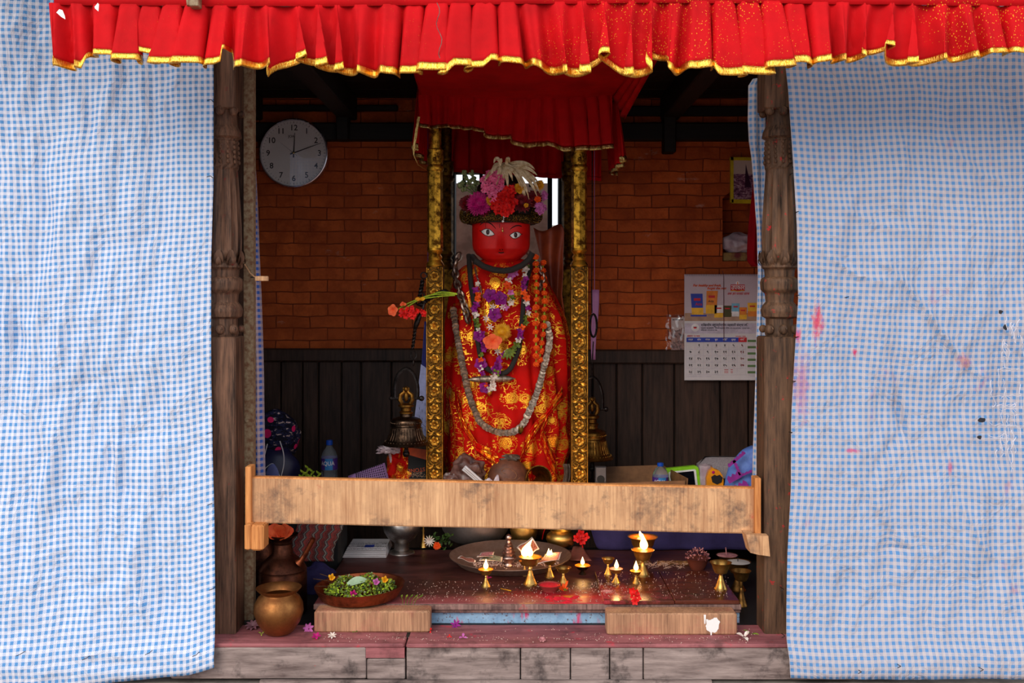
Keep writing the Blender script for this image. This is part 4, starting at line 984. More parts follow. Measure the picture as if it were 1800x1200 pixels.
for nm, outl, iris, brow in (('eye', [(466, 744), (490, 728), (520, 720), (550, 726), (575, 745), (597, 774), (575, 786), (540, 792), (505, 782), (482, 764)], (532, 750), [(456, 686), (475, 666), (505, 655), (540, 660), (570, 678), (608, 718)]),
                             ('eye', [(742, 782), (760, 768), (785, 754), (815, 750), (838, 758), (852, 774), (835, 796), (805, 812), (778, 814), (758, 802)], (798, 778), [(744, 728), (770, 706), (800, 692), (830, 688), (856, 698)])):
    e = decal([Q(*p) for p in outl], 'white', nm, .001)
    wp = e.location
    def sub(mk): mk.parent = e; return mk
    cx_, cy_ = Q(*iris)
    decal([(cx_+3.1*math.cos(a*PI/8), cy_+(5.0 if math.sin(a*PI/8) > 0 else 4.2)*math.sin(a*PI/8)) for a in range(16)], 'iris', 'iris', .0022, e)
    decal([(cx_+1.3*math.cos(a*PI/8), cy_+2.6*math.sin(a*PI/8)) for a in range(16)], 'pupil', 'pupil', .0030, e)
    stroke([Q(*p) for p in outl+outl[:1]], .0014, 'eye_outline', parent=e)
    stroke([Q(*p) for p in brow], [.0010, .0022, .0026, .0026, .0022, .0012][:len(brow)], 'eyebrow')
stroke([Q(462, 742), Q(452, 738)], .0014, 'eye_corner'); stroke([Q(852, 774), Q(862, 770)], .0014, 'eye_corner')
stroke([Q(634, 946), Q(660, 951), Q(686, 946)], .0024, 'mouth', off=.0025)
for q in ((648, 918), (670, 918)): stroke([Q(q[0], q[1]), Q(q[0]+2, q[1]+5)], .0022, 'nostril', off=.002)
stroke([Q(645, 672), Q(646, 712)], .0009, 'forehead_line'); stroke([Q(512, 640), Q(512, 715)], .0006, 'forehead_line')
b = MB(); c_ = onh(*Q(673, 740), off=.002); b.ball(c_, .0045, 10, 8, (1, .6, 1.4)); b.tube([c_+Vector((0, 0, .006)), c_+Vector((0, 0, .016))], .001, 5); b.build('forehead_mark', 'brass', st, label='small gold drop on the forehead')
# crown band and dark bonnet
b = MB()
def dome(u, v):
    a = 2*PI*u; h = v*PI/2; z = lerp(Z(392, 1.05), Z(300, 1.08), math.sin(h)); k = math.cos(h)
    return (hcx+.155*k*math.cos(a), 1.13+.135*k*math.sin(a), z+.004*mn.noise(Vector((a*3, v*8, 2))))
b.grid(dome, 40, 16, closeu=True); b.build('bonnet', 'rope', st, label='dark bonnet under the flowers')
b = MB(); g = G('tarnished_gold_braid', .45, .7); o_ = g.pos(); f = g.vor(o_, 190); g.col(g.ramp(f, [(.2, lin((160, 120, 40))), (.5, lin((50, 36, 18)))])); g.bump(f, 1, .004); M['braid'] = g.m
b.tube([(hcx+.148*math.cos(a), 1.13+.132*math.sin(a), Z(382, 1.0)+.004*math.sin(a*3)+(.012 if math.sin(a) > 0 else 0)) for a in [2*PI*i/60 for i in range(60)]], [.021+.003*mn.noise(Vector((i*.6, 0, 0))) for i in range(60)], 12, closed=True)
b.build('crown_band', 'braid', st, label='thick tarnished gold braid headband')
for s_ in (-1, 1):
    b = MB(); c0 = Vector((hcx+s_*.158, 1.06, Z(376, 1.0)))
    for r in range(4): b.tube([c0+Vector((r*.008*math.cos(a), -.006*(4-r)*.8, r*.011*math.sin(a)-.002)) for a in [2*PI*i/16 for i in range(16)]], .0045, 6, closed=True)
    b.build('ear_rosette', 'braid', st)
b = MB(); b.tube([onh(829+2, 455, .012)+Vector((0, 0, .01))]+[Vector((X(px, .985), .985, Z(py, .985))) for px, py in ((838, 460), (850, 468), (868, 474), (885, 476), (900, 474), (918, 466), (930, 456), (936, 444))], .014, 10); b.build('neck_roll', 'rope', st, label='dark beaded neck roll under the chin')
b = MB()
for px, py in ((886, 381), (884, 389)): b.ball(P(px, py, .975), .0055, 10, 8)
b.ball(P(885, 385, .98), .003, 8, 6); b.build('pearl_brooch', 'white', st)
# side veil at the right of the head, orange-brown
b = MB()
def veil(u, v):
    py = lerp(400, 600, v); xl = interp([(400, 938), (430, 945), (500, 962), (600, 985)], py); xr = interp([(396, 985), (410, 992), (450, 990), (480, 990), (520, 988), (600, 1000)], py)
    Y = 1.2+.02*math.sin(u*8+v*5); return (X(lerp(xl, xr, u), Y), Y, Z(py+6*math.sin(u*5)*(1-v), Y))
b.grid(veil, 24, 30); b.build('side_veil', colr('rust_orange_cloth', (150, 62, 24), c2=(100, 32, 12), nsc=10), st, label='rust orange cloth at the right of the head', solid=.002)

# ------------------------------------------------------------------ flowers
for nm, c, c2 in (('fl_magenta', (200, 20, 120), (140, 5, 80)), ('fl_darkred', (130, 8, 22), (70, 2, 12)), ('fl_red', (232, 22, 14), (180, 5, 8)), ('fl_pink', (238, 120, 160), (215, 70, 120)),
                  ('fl_yellow', (232, 170, 20), (190, 115, 10)), ('fl_cream', (232, 214, 178), (180, 150, 105)), ('fl_orange', (245, 92, 12), (205, 55, 5)), ('fl_purple', (150, 20, 130), (95, 8, 85)),
                  ('fl_lilac', (205, 110, 175), (160, 70, 130)), ('fl_green', (120, 135, 40), (60, 75, 22)), ('fl_sage', (140, 150, 100), (90, 105, 62)), ('fl_white', (230, 215, 205), (190, 165, 150)),
                  ('fl_peach', (240, 110, 60), (225, 80, 45)), ('fl_lime', (170, 190, 50), (110, 135, 25)), ('fl_leaf', (58, 84, 30), (30, 48, 18)), ('fl_brown', (90, 60, 35), (50, 30, 18))):
    M[nm] = simple(nm, c, .6, c2=c2, nsc=45, bump=0, spec=.25)
def sph(rnd): 
    z = rnd.uniform(-1, 1); a = rnd.uniform(0, 2*PI); r = math.sqrt(1-z*z); return Vector((r*math.cos(a), r*math.sin(a), z))
def pompon_mb(b, c, r, n=70, pw=.28, seed=0, nrm=Vector((0, -1, .15)), flat=.7):
    c = Vector(c); nrm = Vector(nrm).normalized(); rd = random.Random(seed)
    b.ball(c, r*.5, 10, 7)
    for i in range(n):
        k = (i+.5)/n; th = math.acos(1-1.25*k); ph = i*2.39996
        q = nrm.to_track_quat('Z', 'Y').to_matrix() @ Vector((math.sin(th)*math.cos(ph), math.sin(th)*math.sin(ph), math.cos(th)*flat))
        L = r*(.75+.25*k)*rd.uniform(.88, 1.08)
        b.petal(c+q*r*.25, c+q*L, r*pw, (nrm+q*.2), .12, 3)
def pompon(px, py, Y, rpx, mat, name, label, group=None, n=70, seed=0, pw=.28, nrm=(0, -1, .15)):
    b = MB(); c = P(px, py, Y); pompon_mb(b, c, rpx*(Y+CD)/FP, n, pw, seed, nrm); return b.build(name, mat, label=label, cat='flower', group=group)
def floret(b, c, r, nrm, rnd, n=5, pw=.8):
    nrm = Vector(nrm).normalized(); Q_ = nrm.to_track_quat('Z', 'Y').to_matrix(); a0 = rnd.uniform(0, 6)
    for i in range(n):
        a = a0+2*PI*i/n; d = Q_ @ Vector((math.cos(a), math.sin(a), .25)); b.petal(c+d*r*.1, c+d*r, r*pw, nrm, .15, 3)
def cluster(px, py, Y, rx, ry_, fr, n, mats, name, label, seed=0, n_pet=5, group=None):
    """cluster of small florets; sizes in photo pixels"""
    rd = random.Random(seed); s_ = (Y+CD)/FP; b = MB(); c = P(px, py, Y); b.m = 1; b.ball(c+Vector((0, .02, 0)), min(rx, ry_)*s_*.55, 8, 6); b.m = 0
    for i in range(n):
        a = i*2.4; k = math.sqrt((i+.5)/n); d = Vector((k*rx*s_*math.cos(a), -math.sqrt(max(0, 1-k*k))*.022, k*ry_*s_*math.sin(a)))
        floret(b, c+d, fr*s_*rd.uniform(.8, 1.15), (d.x*14+rd.uniform(-.4, .4), -1, d.z*14+rd.uniform(-.3, .5)), rd, n_pet)
    return b.build(name, mats, label=label, cat='flower', group=group)
pompon(842, 358, .985, 23, 'fl_magenta', 'dahlia', 'large magenta dahlia at the left of the crown', n=120, seed=1, pw=.2)
pompon(822, 358, 1.03, 16, 'fl_darkred', 'dahlia', 'dark red dahlia at the far left of the crown', n=80, seed=2)
pompon(852, 370, 1.0, 13, 'fl_darkred', 'dahlia', 'dark red dahlia low between the magenta and the scarlet flowers', n=60, seed=3)
pompon(918, 356, .99, 19, 'fl_darkred', 'dahlia', 'dark crimson dahlia under the cream petals on the crown', n=90, seed=4)
pompon(938, 350, 1.02, 17, 'fl_darkred', 'dahlia', 'crimson dahlia at the right edge of the crown', n=80, seed=5)
pompon(903, 338, 1.04, 18, 'fl_darkred', 'dahlia', 'dark dahlia at the top middle of the crown', n=70, seed=6)
pompon(860, 340, 1.06, 20, 'fl_darkred', 'dahlia', 'dark dahlia tucked behind the pink florets', n=70, seed=7)
pompon(862, 352, .975, 10, 'fl_yellow', 'marigold', 'yellow marigold between the magenta dahlia and scarlet florets', n=60, seed=8)
pompon(913, 331, .985, 11, 'fl_yellow', 'marigold', 'yellow marigold beside the cream petals, top right of crown', n=60, seed=9)
pompon(948, 325, 1.0, 10, 'fl_yellow', 'marigold', 'orange yellow marigold at the upper right edge of the crown', n=60, seed=10)
pompon(925, 361, .962, 5, 'fl_yellow', 'marigold', 'tiny yellow marigold at the tip of the cream petals', n=30, seed=11)
pompon(945, 350, .985, 7, 'fl_orange', 'marigold', 'small orange marigold right of the cream petals', n=40, seed=12)
cluster(866, 322, .985, 20, 21, 6, 34, ['fl_pink', 'fl_leaf'], 'phlox_cluster', 'cluster of pale pink phlox florets at the top left of crown', seed=1)
cluster(868, 345, .965, 8, 10, 5, 8, ['fl_pink', 'fl_leaf'], 'phlox_cluster', 'small hanging tuft of pink phlox above the scarlet florets', seed=21)
cluster(886, 358, .965, 20, 20, 7, 26, ['fl_red', 'fl_leaf'], 'geranium_cluster', 'scarlet geranium cluster in the middle of the crown', seed=2)
cluster(895, 336, .985, 9, 7, 6.5, 7, ['fl_red', 'fl_leaf'], 'geranium_cluster', 'smaller scarlet geranium tuft above the main scarlet cluster', seed=3)
cluster(950, 366, 1.0, 9, 9, 4, 16, ['fl_lilac', 'fl_leaf'], 'lilac_cluster', 'pale lilac florets at the lower right of the crown', seed=4)
cluster(957, 345, 1.02, 4, 9, 3.5, 10, ['fl_lilac', 'fl_leaf'], 'lilac_cluster', 'thin lilac florets at the right tip of the crown', seed=5)
b = MB(); rd = random.Random(5)
for px, py in ((824, 320), (818, 312), (812, 322), (829, 304), (816, 304), (832, 314), (838, 322), (808, 326), (826, 331), (833, 328), (815, 332)):
    c = P(px, py, 1.03+rd.uniform(-.01, .01))
    for k in range(9): b.ball(c+sph(rd)*.009, .0065, 6, 4)
    b.tube([c, P(838, 345, 1.05)], .002, 5)
b.build('succulent_sprig', 'fl_sage', label='grey green succulent sprig at the top left of the crown', cat='plant')
# cream drooping petals
b = MB(); rd = random.Random(8)
top = P(885, 292, 1.03)
tips = [(852, 318), (864, 306), (873, 325), (884, 338), (893, 331), (901, 318), (913, 318), (922, 352), (926, 360), (930, 350), (936, 330), (944, 345), (949, 340), (947, 322), (944, 308), (938, 305), (877, 312), (909, 312), (918, 330), (933, 322), (880, 288), (868, 287), (896, 286), (940, 298)]
for i, (px, py) in enumerate(tips):
    tp_ = P(px, py, .955+rd.uniform(-.01, .03)); st_ = P(lerp(884, px, .15)+rd.uniform(-6, 6), rd.uniform(286, 296), 1.0); mid = P(lerp(884, px, .75), min(py-18, 296+rd.uniform(-4, 8)), .965)
    pts = [st_.lerp(mid, t).lerp(mid.lerp(tp_, t), t) for t in [k/9 for k in range(10)]]
    wd_ = [.004, .007, .0095, .011, .0115, .0105, .009, .007, .004, .0008]; pv = None
    for k, p in enumerate(pts):
        tt = (pts[min(k+1, 9)]-pts[max(k-1, 0)]).normalized(); sd_ = tt.cross(Vector((rd.uniform(-.05, .05), -1, .25))).normalized()*wd_[k]*.8
        cu_ = (b.pt(p-sd_+Vector((0, -.002, 0))), b.pt(p+Vector((0, .002, 0))), b.pt(p+sd_+Vector((0, -.002, 0))))
        if pv: b.face((pv[0], pv[1], cu_[1], cu_[0])); b.face((pv[1], pv[2], cu_[2], cu_[1]))
        pv = cu_
b.build('cream_blossom', 'fl_cream', solid=.0012, label='long drooping cream petals crowning the flower headdress', cat='flower')

# ------------------------------------------------------------------ garlands and chains on the statue
def link_path(pts, step):
    pts = [Vector(p) for p in pts]; out = []; acc = 0; prev = pts[0]; dist = [0]
    for a, c in zip(pts, pts[1:]): dist.append(dist[-1]+(c-a).length)
    n = max(1, round(dist[-1]/step)); 
    for i in range(n+1):
        d = dist[-1]*i/n; k = 0
        while k < len(dist)-2 and dist[k+1] < d: k += 1
        f = (d-dist[k])/max(1e-9, dist[k+1]-dist[k]); out.append((pts[k].lerp(pts[k+1], f), (pts[k+1]-pts[k]).normalized()))
    return out
def smoothpath(pts, n=40):
    pts = [Vector(p) for p in pts]; N = len(pts); out = []
    for i in range(n+1):
        k = i/n*(N-1); j = min(int(k), N-2); f = k-j
        p0, p1, p2, p3 = pts[max(j-1, 0)], pts[j], pts[j+1], pts[min(j+2, N-1)]
        out.append(.5*((2*p1)+(-p0+p2)*f+(2*p0-5*p1+4*p2-p3)*f*f+(-p0+3*p1-3*p2+p3)*f**3))
    return out
def ring(b, c, t, r, rad, roll=0, el=1.0, n=18, m=6, lon=1.0):
    t = Vector(t).normalized(); q = t.to_track_quat('X', 'Z').to_matrix(); rr_ = Matrix.Rotation(roll, 3, 'X')
    b.tube([c+q @ (rr_ @ Vector((r*lon*math.cos(2*PI*i/n), 0, r*el*math.sin(2*PI*i/n)))) for i in range(n)], rad, m, closed=True)
def chain(pts, L, rad, root, mat, name='link', el=.62):
    b0 = {}
    for i, (p, t) in enumerate(link_path(pts, L*1.35)):
        b = MB(); ring(b, p, t, L, rad, (PI/2 if i % 2 else 0)+.5, el=el); b.build(name, mat, root)
cs = smoothpath([onb(806, 452, .03)+Vector((-.0, 0, 0)), onb(800, 470, .03), onb(803, 495, .03), onb(810, 520, .028), onb(817, 540, .025), onb(822, 560, .02)])
t = thing('iron_chain', 'heavy polished iron chain over the left shoulder of the robe', 'chain', cs[-1]); chain(cs, .0205, .0066, t, 'chain')
cs = smoothpath([onb(930, 445, .03), onb(938, 452, .03), onb(948, 468, .03), onb(955, 488, .025), onb(950, 505, .02)])
t = thing('iron_chain', 'short bright iron chain over the right shoulder behind marigolds', 'chain', cs[-1]); chain(cs, .0155, .0048, t, 'chain')
cs = smoothpath([onb(833, 460, .014), onb(838, 485, .014), onb(845, 510, .014), onb(842, 532, .014)])
t = thing('silver_chain', 'thin silver chain hanging on the chest left of the brocade panel', 'chain', cs[-1]); chain(cs, .0065, .0013, t, 'steel')
rp = smoothpath([onb(824, 448, .02), onb(828, 500, .02), onb(835, 545, .02), onb(840, 600, .02), onb(850, 640, .022), onb(872, 655, .024), onb(895, 650, .022), onb(912, 610, .02), onb(918, 560, .02), onb(924, 500, .02), onb(938, 452, .02)], 90)
b = MB(); b.tube(rp, [.0115+.002*mn.noise(Vector((i*.8, 0, 0))) for i in range(len(rp))], 10)
o = b.build('bead_rope', 'rope', label='thick black bead rope looped round the neck of the statue', cat='necklace')
# silver spindle amulet at its bottom
am = thing('silver_amulet', 'dark silver spindle shaped amulet with a gold drop on the belly', 'amulet', onb(866, 668, .03))
b = MB(); c0 = onb(864, 666, .032); b.lathe([(.0004, -.105), (.010, -.082), (.014, -.055), (.011, -.05), (.015, -.045), (.015, .04), (.012, .045), (.016, .05), (.012, .075), (.0004, .105)], c0, 14, (1, 0, .02)); b.build('spindle', 'coin', am)
b = MB(); c1 = onb(860, 688, .03); b.ball(c1, .013, 12, 8, (1, .5, 1.2)); b.tube([c1+Vector((0, 0, -.012)), c1+Vector((0, 0, -.022))], [.006, .0005], 8); b.build('drop', 'gilt_smooth', am)
# coin garland
cn_ = thing('coin_garland', 'long garland of overlapping tarnished silver coins looping to the knees', 'garland', onb(888, 755, .02))
cp = smoothpath([onb(x_, y_, .014) for x_, y_ in ((797, 545), (802, 580), (810, 625), (818, 665), (828, 705), (842, 735), (860, 750), (882, 757), (905, 754), (922, 738), (935, 712), (947, 680), (957, 640), (966, 600), (962, 570))], 120)
lp = link_path(cp, .0145); b = MB(); b.tube([p+Vector((0, .004, .004)) for p, t in lp], .002, 5); b.build('cord', 'rope', cn_)
for i, (p, t) in enumerate(lp):
    rd = random.Random(i); b = MB(); r = .0155*rd.uniform(.85, 1.12)
    ax = Vector((t.x*.3+rd.uniform(-.2, .2), -1, t.z*.35+rd.uniform(-.15, .15)))
    mid = .25 < i/len(lp) < .75
    dn = Vector((0, 0, -.008)) if abs(t.x) > .5 else Vector((0, 0, 0))
    b.lathe([(r*.4, -.0012), (r*.95, -.001), (r, 0), (r*.95, .001), (r*.75, .0006), (r*.7, .0014), (r*.2, .0018)], p+dn+Vector((0, -.004-.002*(i % 2), 0)), 16, ax, sy=1.0); b.build('coin', 'coin', cn_)
b = MB(); c_ = onb(916, 754, .024); b.petal(c_+Vector((.0, 0, .018)), c_-Vector((.004, 0, .022)), .022, (0, -1, 0), .1, 6); b.build('leaf_pendant', 'gilt_dark', cn_, solid=.002)
# marigold strings
def marigold_string(pts, label, seed, step=.036):
    t = thing('marigold_garland', label, 'garland', pts[-1]); rd = random.Random(seed)
    b = MB(); b.tube(pts, .0042, 6); b.build('stem', 'fl_lime', t)
    for i, (p, d) in enumerate(link_path(pts, step)):
        b = MB(); pompon_mb(b, p+Vector((rd.uniform(-.002, .002), -.008, 0)), .0165*rd.uniform(.9, 1.12), 34, .42, seed*50+i, (rd.uniform(-.3, .3), -.8, .6), .5)
        b.build('blossom', 'fl_orange', t)
marigold_string(smoothpath([onb(942, 452, .035), onb(943, 500, .035), onb(942, 560, .03), onb(943, 640, .03)]), 'left string of orange marigolds hanging from the right shoulder', 1)
marigold_string(smoothpath([onb(954, 462, .02), onb(957, 520, .022), onb(956, 570, .02), onb(948, 632, .02)]), 'right string of orange marigolds hanging from the right shoulder', 2)
def orchid_string(pts, label, seed, step=.022, mats=('fl_purple', 'fl_white', 'fl_purple', 'fl_green', 'fl_orange', 'fl_white')):
    t = thing('flower_garland', label, 'garland', pts[-1]); rd = random.Random(seed)
    b = MB(); b.tube(pts, .0018, 5); b.build('string', 'fl_lime', t)
    for i, (p, d) in enumerate(link_path(pts, step)):
        m = mats[(i*7+seed+rd.randint(0, 1)) % len(mats)]; b = MB()
        floret(b, p+Vector((rd.uniform(-.008, .008), -.012, rd.uniform(-.004, .004))), rd.uniform(.013, .02), (rd.uniform(-.6, .6), -1, rd.uniform(-.3, .6)), rd, rd.choice((4, 5)), .75)
        b.build('blossom', m, t)
orchid_string(smoothpath([onb(840, 500, .026), onb(837, 530, .026), onb(838, 570, .026), onb(850, 600, .026), onb(846, 640, .026), onb(855, 668, .03), onb(860, 682, .03)]), 'mixed flower garland down the left of the chest', 1)
orchid_string(smoothpath([onb(928, 462, .028), onb(920, 500, .028), onb(926, 545, .028), onb(918, 580, .028), onb(908, 605, .028), onb(885, 625, .03), onb(872, 650, .034), onb(868, 680, .034)]), 'mixed flower garland down the right of the chest', 2)
orchid_string(smoothpath([onb(905, 478, .022), onb(893, 500, .024), onb(900, 520, .024), onb(890, 540, .024)]), 'short flower string below the chin, beside the brocade panel', 3, mats=('fl_orange', 'fl_white', 'fl_green', 'fl_lilac'))
def orchid(px, py, r, mat, label, seed, off=.03):
    b = MB(); rd = random.Random(seed); s_ = 4.5/FP; c = onb(px, py, off); floret(b, c, r*s_, (rd.uniform(-.3, .3), -1, rd.uniform(-.2, .4)), rd, 5, .95); floret(b, c-Vector((0, .004, 0)), r*s_*.6, (0, -1, .2), rd, 3, 1)
    b.build('orchid', mat, label=label, cat='flower')
orchid(862, 520, 13, 'fl_purple', 'purple orchid high on the chest, left one', 1); orchid(878, 526, 14, 'fl_purple', 'purple orchid high on the chest, right one', 2)
orchid(870, 553, 13, 'fl_purple', 'purple orchid in the middle of the chest above the yellow flower', 3); orchid(842, 590, 11, 'fl_purple', 'purple orchid left of the peach gladiolus', 4)
orchid(845, 640, 12, 'fl_purple', 'purple orchid below left of the peach gladiolus', 5); orchid(872, 650, 10, 'fl_purple', 'purple orchid on the lowest part of the right garland', 6, .04)
orchid(853, 680, 11, 'fl_purple', 'lowest purple orchid hanging under the amulet', 7, .04)
for i, (px, py) in enumerate(((866, 540), (884, 540), (854, 560), (862, 575), (875, 618))):
    b = MB(); rd = random.Random(i); floret(b, onb(px, py, .034), .017, (rd.uniform(-.3, .3), -1, .2), rd, 6, .35)
    b.build('jasmine', 'fl_white', label=['white jasmine left of the second purple orchid', 'white jasmine right of the chest centre', 'white jasmine at the left garland edge', 'white jasmine just above the peach gladiolus', 'white jasmine below the peach gladiolus'][i], cat='flower')
c = onb(883, 583, .045); b = MB(); pompon_mb(b, c, .042, 150, .10, 5, (0, -1, .2), .6); b.build('chrysanthemum', 'fl_yellow', label='big shaggy yellow chrysanthemum on the chest', cat='flower')
b = MB(); rd = random.Random(3); c = onb(866, 600, .05)
for a in (.3, 1.6, 2.9, 4.0, 5.2): d = Vector((math.cos(a), -.35, math.sin(a)*.8)); b.petal(c, c+d*.043, .042, (0, -1, 0), .2, 5)
b.build('gladiolus', 'fl_peach', label='peach coloured gladiolus bloom below the yellow chrysanthemum', cat='flower')
b = MB(); c = onb(893, 618, .035)
for a in (-.2, -.7, -1.2, -1.7, -2.2): b.petal(c+Vector((-.004, 0, .01)), c+Vector((.035*math.cos(a), -.004, .035*math.sin(a))), .014, (0, -1, 0), .1, 4)
b.build('leaf_spray', 'fl_green', label='green fern leaf below the yellow chrysanthemum', cat='leaf')

# ------------------------------------------------------------------ bells
def bell(px, Y, prim, ptop, rpx, mats, label, orn=True):
    s_ = (Y+CD)/FP; x = X(px, Y); zr = Z(prim, Y); H = (prim-ptop)*s_; r = rpx*s_
    t = thing('temple_bell', label, 'bell', (x, Y, zr)); b = MB()
    pr = [(.93, .0), (1.0, .0), (1.02, .03), (.97, .07), (.84, .14), (.76, .24), (.70, .36), (.66, .52), (.63, .6), (.655, .63), (.64, .66), (.655, .70), (.66, .78), (.60, .84), (.44, .88), (.27, .92), (.25, 1.0)]
    b.lathe([(a*r, h*H) for a, h in pr]+[(.0001, H)], (x, Y, zr), 48, cap=False); b.lathe([(.93*r, 0), (.75*r, .1*H), (.6*r, .5*H), (.0001, .8*H)], (x, Y, zr), 48, cap=False); b.build('body', mats, t)
    b = MB()
    for i in range(36):
        a = 2*PI*i/36; o_ = Vector((math.cos(a), math.sin(a), 0)); c0 = Vector((x, Y, zr))
        b.ball(c0+o_*.66*r+Vector((0, 0, .72*H)), r*.035, 6, 4); b.tube([c0+o_*.81*r+Vector((0, 0, .17*H)), c0+o_*.70*r+Vector((0, 0, .36*H)), c0+o_*.655*r+Vector((0, 0, .55*H))], r*.022, 5); b.ball(c0+o_*.90*r+Vector((0, 0, .11*H)), r*.03, 6, 4)
    b.build('beading', mats, t)
    b = MB(); b.lathe([(.25, 1.0), (.30, 1.02), (.30, 1.06), (.22, 1.1), (.22, 1.2), (.34, 1.24), (.34, 1.3), (.2, 1.34)], (0, 0, 0), 24)
    b.v = [Vector((x+v.x*r, Y+v.y*r, zr+v.z*H)) for v in b.v]
    for s2 in (-1, 1): b.tube([Vector((x+s2*r*a, Y, zr+H*h)) for a, h in ((.16, 1.32), (.26, 1.45), (.24, 1.62), (.08, 1.72), (.1, 1.85))], [r*.09, r*.11, r*.1, r*.08, r*.05], 8)
    b.ball((x, Y, zr+H*1.8), r*.13, 10, 8); b.ball((x, Y, zr+H*1.55), r*.14, 10, 8, (.8, .8, 1.6)); b.build('crown_ornament', 'bronze_gold', t)
    b = MB(); b.tube([(x-r*.62, Y, zr+H*1.5), (x+r*.62, Y, zr+H*1.5)], r*.06, 8); b.ball((x+r*.66, Y, zr+H*1.5), r*.12, 8, 6); b.ball((x-r*.64, Y, zr+H*1.5), r*.1, 8, 6); b.build('pin', 'iron', t)
    b = MB(); b.tube(smoothpath([(x+r*a, Y, zr+H*h) for a, h in ((-.5, 1.5), (-.5, 1.9), (-.38, 2.25), (-.1, 2.45), (.12, 2.45), (.36, 2.25), (.5, 1.9), (.5, 1.5))], 24), r*.085, 8, flat=.6); b.build('shackle', 'iron', t)
    b = MB(); b.tube([(x, Y, zr+H*.75), (x, Y, zr+H*.0), (x, Y, zr-H*.28)], [r*.04, r*.05, r*.12], 8); b.ball((x, Y, zr-H*.3), r*.15, 10, 8); b.build('clapper', 'iron', t)
    return t, Vector((x, Y, zr+H*2.45)), r, H
t, top_, r_, H_ = bell(714, .86, 781, 727, 41, 'bronze', 'blackened bronze bell hanging at the left of the gilded posts')
def twisted(pts, rad, root, name, mat, pitch=.03):
    b = MB(); pts = smoothpath(pts, 60); d = 0; prev = pts[0]; s1 = []; s2 = []
    for i, p in enumerate(pts):
        d += (p-prev).length; t_ = (pts[min(i+1, 60)]-pts[max(i-1, 0)]).normalized(); a = t_.cross(Vector((.1, 1, .2))).normalized(); c = t_.cross(a); th = d/pitch*2*PI
        s1.append(p+(a*math.cos(th)+c*math.sin(th))*rad); s2.append(p-(a*math.cos(th)+c*math.sin(th))*rad); prev = p
    b.tube(s1, rad*1.05, 7); b.tube(s2, rad*1.05, 7); b.build(name, mat, root)
Yb = .86
b = MB(); ring(b, P(727, 637, Yb), (0, .3, 1), .013, .003, el=.7); b.build('chain_ring', 'iron', t)
b = MB(); ring(b, P(727, 624, Yb), (0, .3, 1), .016, .0035, PI/2, el=.7); b.build('chain_ring', 'iron', t)
twisted([P(725, 614, Yb), P(728, 592, Yb), P(730, 576, Yb)], .004, t, 'twisted_rod', 'iron')
b = MB(); b.tube(smoothpath([P(728, 580, Yb), P(735, 562, Yb-.01), P(741, 548, Yb-.01), P(746, 530, Yb-.01), P(745, 515, Yb)], 16), [.004, .008, .011, .012, .011, .01, .009, .008, .007, .006, .006, .005, .005, .005, .004, .004, .004], 8); b.build('hook', 'iron', t)
b = MB(); ring(b, P(737, 531, Yb), (0, 0, 1), .014, .0035, .3); b.build('chain_ring', 'iron', t)
twisted([P(738, 520, Yb), P(741, 505, Yb), P(743, 492, Yb)], .005, t, 'twisted_rod', 'iron')
b = MB(); ring(b, P(745, 484, Yb), (0, 0, 1), .013, .003, .2); b.tube([P(748, 481, Yb), P(750, 480, .92)], .004, 6); b.build('eye_bolt', 'iron', t)
twisted([P(738, 536, Yb-.01), P(755, 524, Yb-.005), P(770, 516, Yb+.01), P(785, 511, Yb+.05)], .0055, t, 'twisted_stay', 'iron')
# flower stalks tucked behind the stay
b = MB()
for q in (((697, 545), (722, 531), (760, 518), (804, 517)), ((703, 548), (735, 528), (770, 521), (800, 519)), ((745, 524), (770, 514), (790, 514), (803, 516))): b.tube(smoothpath([P(a, c, Yb-.022-.004*i) for i, (a, c) in enumerate(q)], 14), .0028, 6)
sp = b.build('stalk', 'fl_lime', label='green flower stalks tucked behind the twisted iron stay on the bell chain', cat='plant')
b = MB(); c = P(691, 545, Yb-.03)
for a in (.2, 1.5, 2.7, 3.9, 5.0): b.petal(c, c+Vector((math.cos(a)*.022, -.008, math.sin(a)*.026)), .026, (0, -1, 0), .25, 5)
b.build('gladiolus', 'fl_peach', label='peach gladiolus bloom at the far left tip of the green stalks', cat='flower')
b = MB(); c = P(709, 535, Yb-.03)
for a in (.2, 1.8, 3.2): b.petal(c, c+Vector((math.cos(a)*.014, -.008, math.sin(a)*.012)), .014, (0, -1, 0), .25, 4)
b.build('gladiolus', 'fl_peach', label='small peach gladiolus bud above the dark red florets', cat='flower')
b = MB(); c = P(739, 526, Yb-.035)
for a in (.4, 2.9): b.petal(c, c+Vector((math.cos(a)*.022, -.004, math.sin(a)*.012)), .016, (0, -1, 0), .2, 4)
b.build('gladiolus', 'fl_yellow', label='orange yellow petal caught in the iron hook above the bell', cat='flower')
cluster(720, 549, Yb-.03, 16, 9, 5.5, 13, ['fl_red', 'fl_darkred'], 'geranium_cluster', 'dark red geranium florets hanging by the bell chain', seed=31)
cluster(745, 549, Yb-.025, 5, 4, 5, 3, ['fl_red', 'fl_darkred'], 'geranium_cluster', 'few red geranium florets right beside the gilded post', seed=32)
t, top_, r_, H_ = bell(1041, 1.15, 806, 748, 37, 'bronze_gold', 'golden bronze bell hanging right of the gilded posts')
Yb2 = 1.15
b = MB(); b.tube([top_-Vector((0, 0, .004)), top_+Vector((0, 0, .07)), P(1043, 600, Yb2)], .003, 6); b.build('chain_rod', 'iron', t)
b = MB(); ring(b, P(1043, 572, Yb2), (0, 0, 1), .052, .0055, 0, el=.3); b.build('chain_ring', 'iron', t)
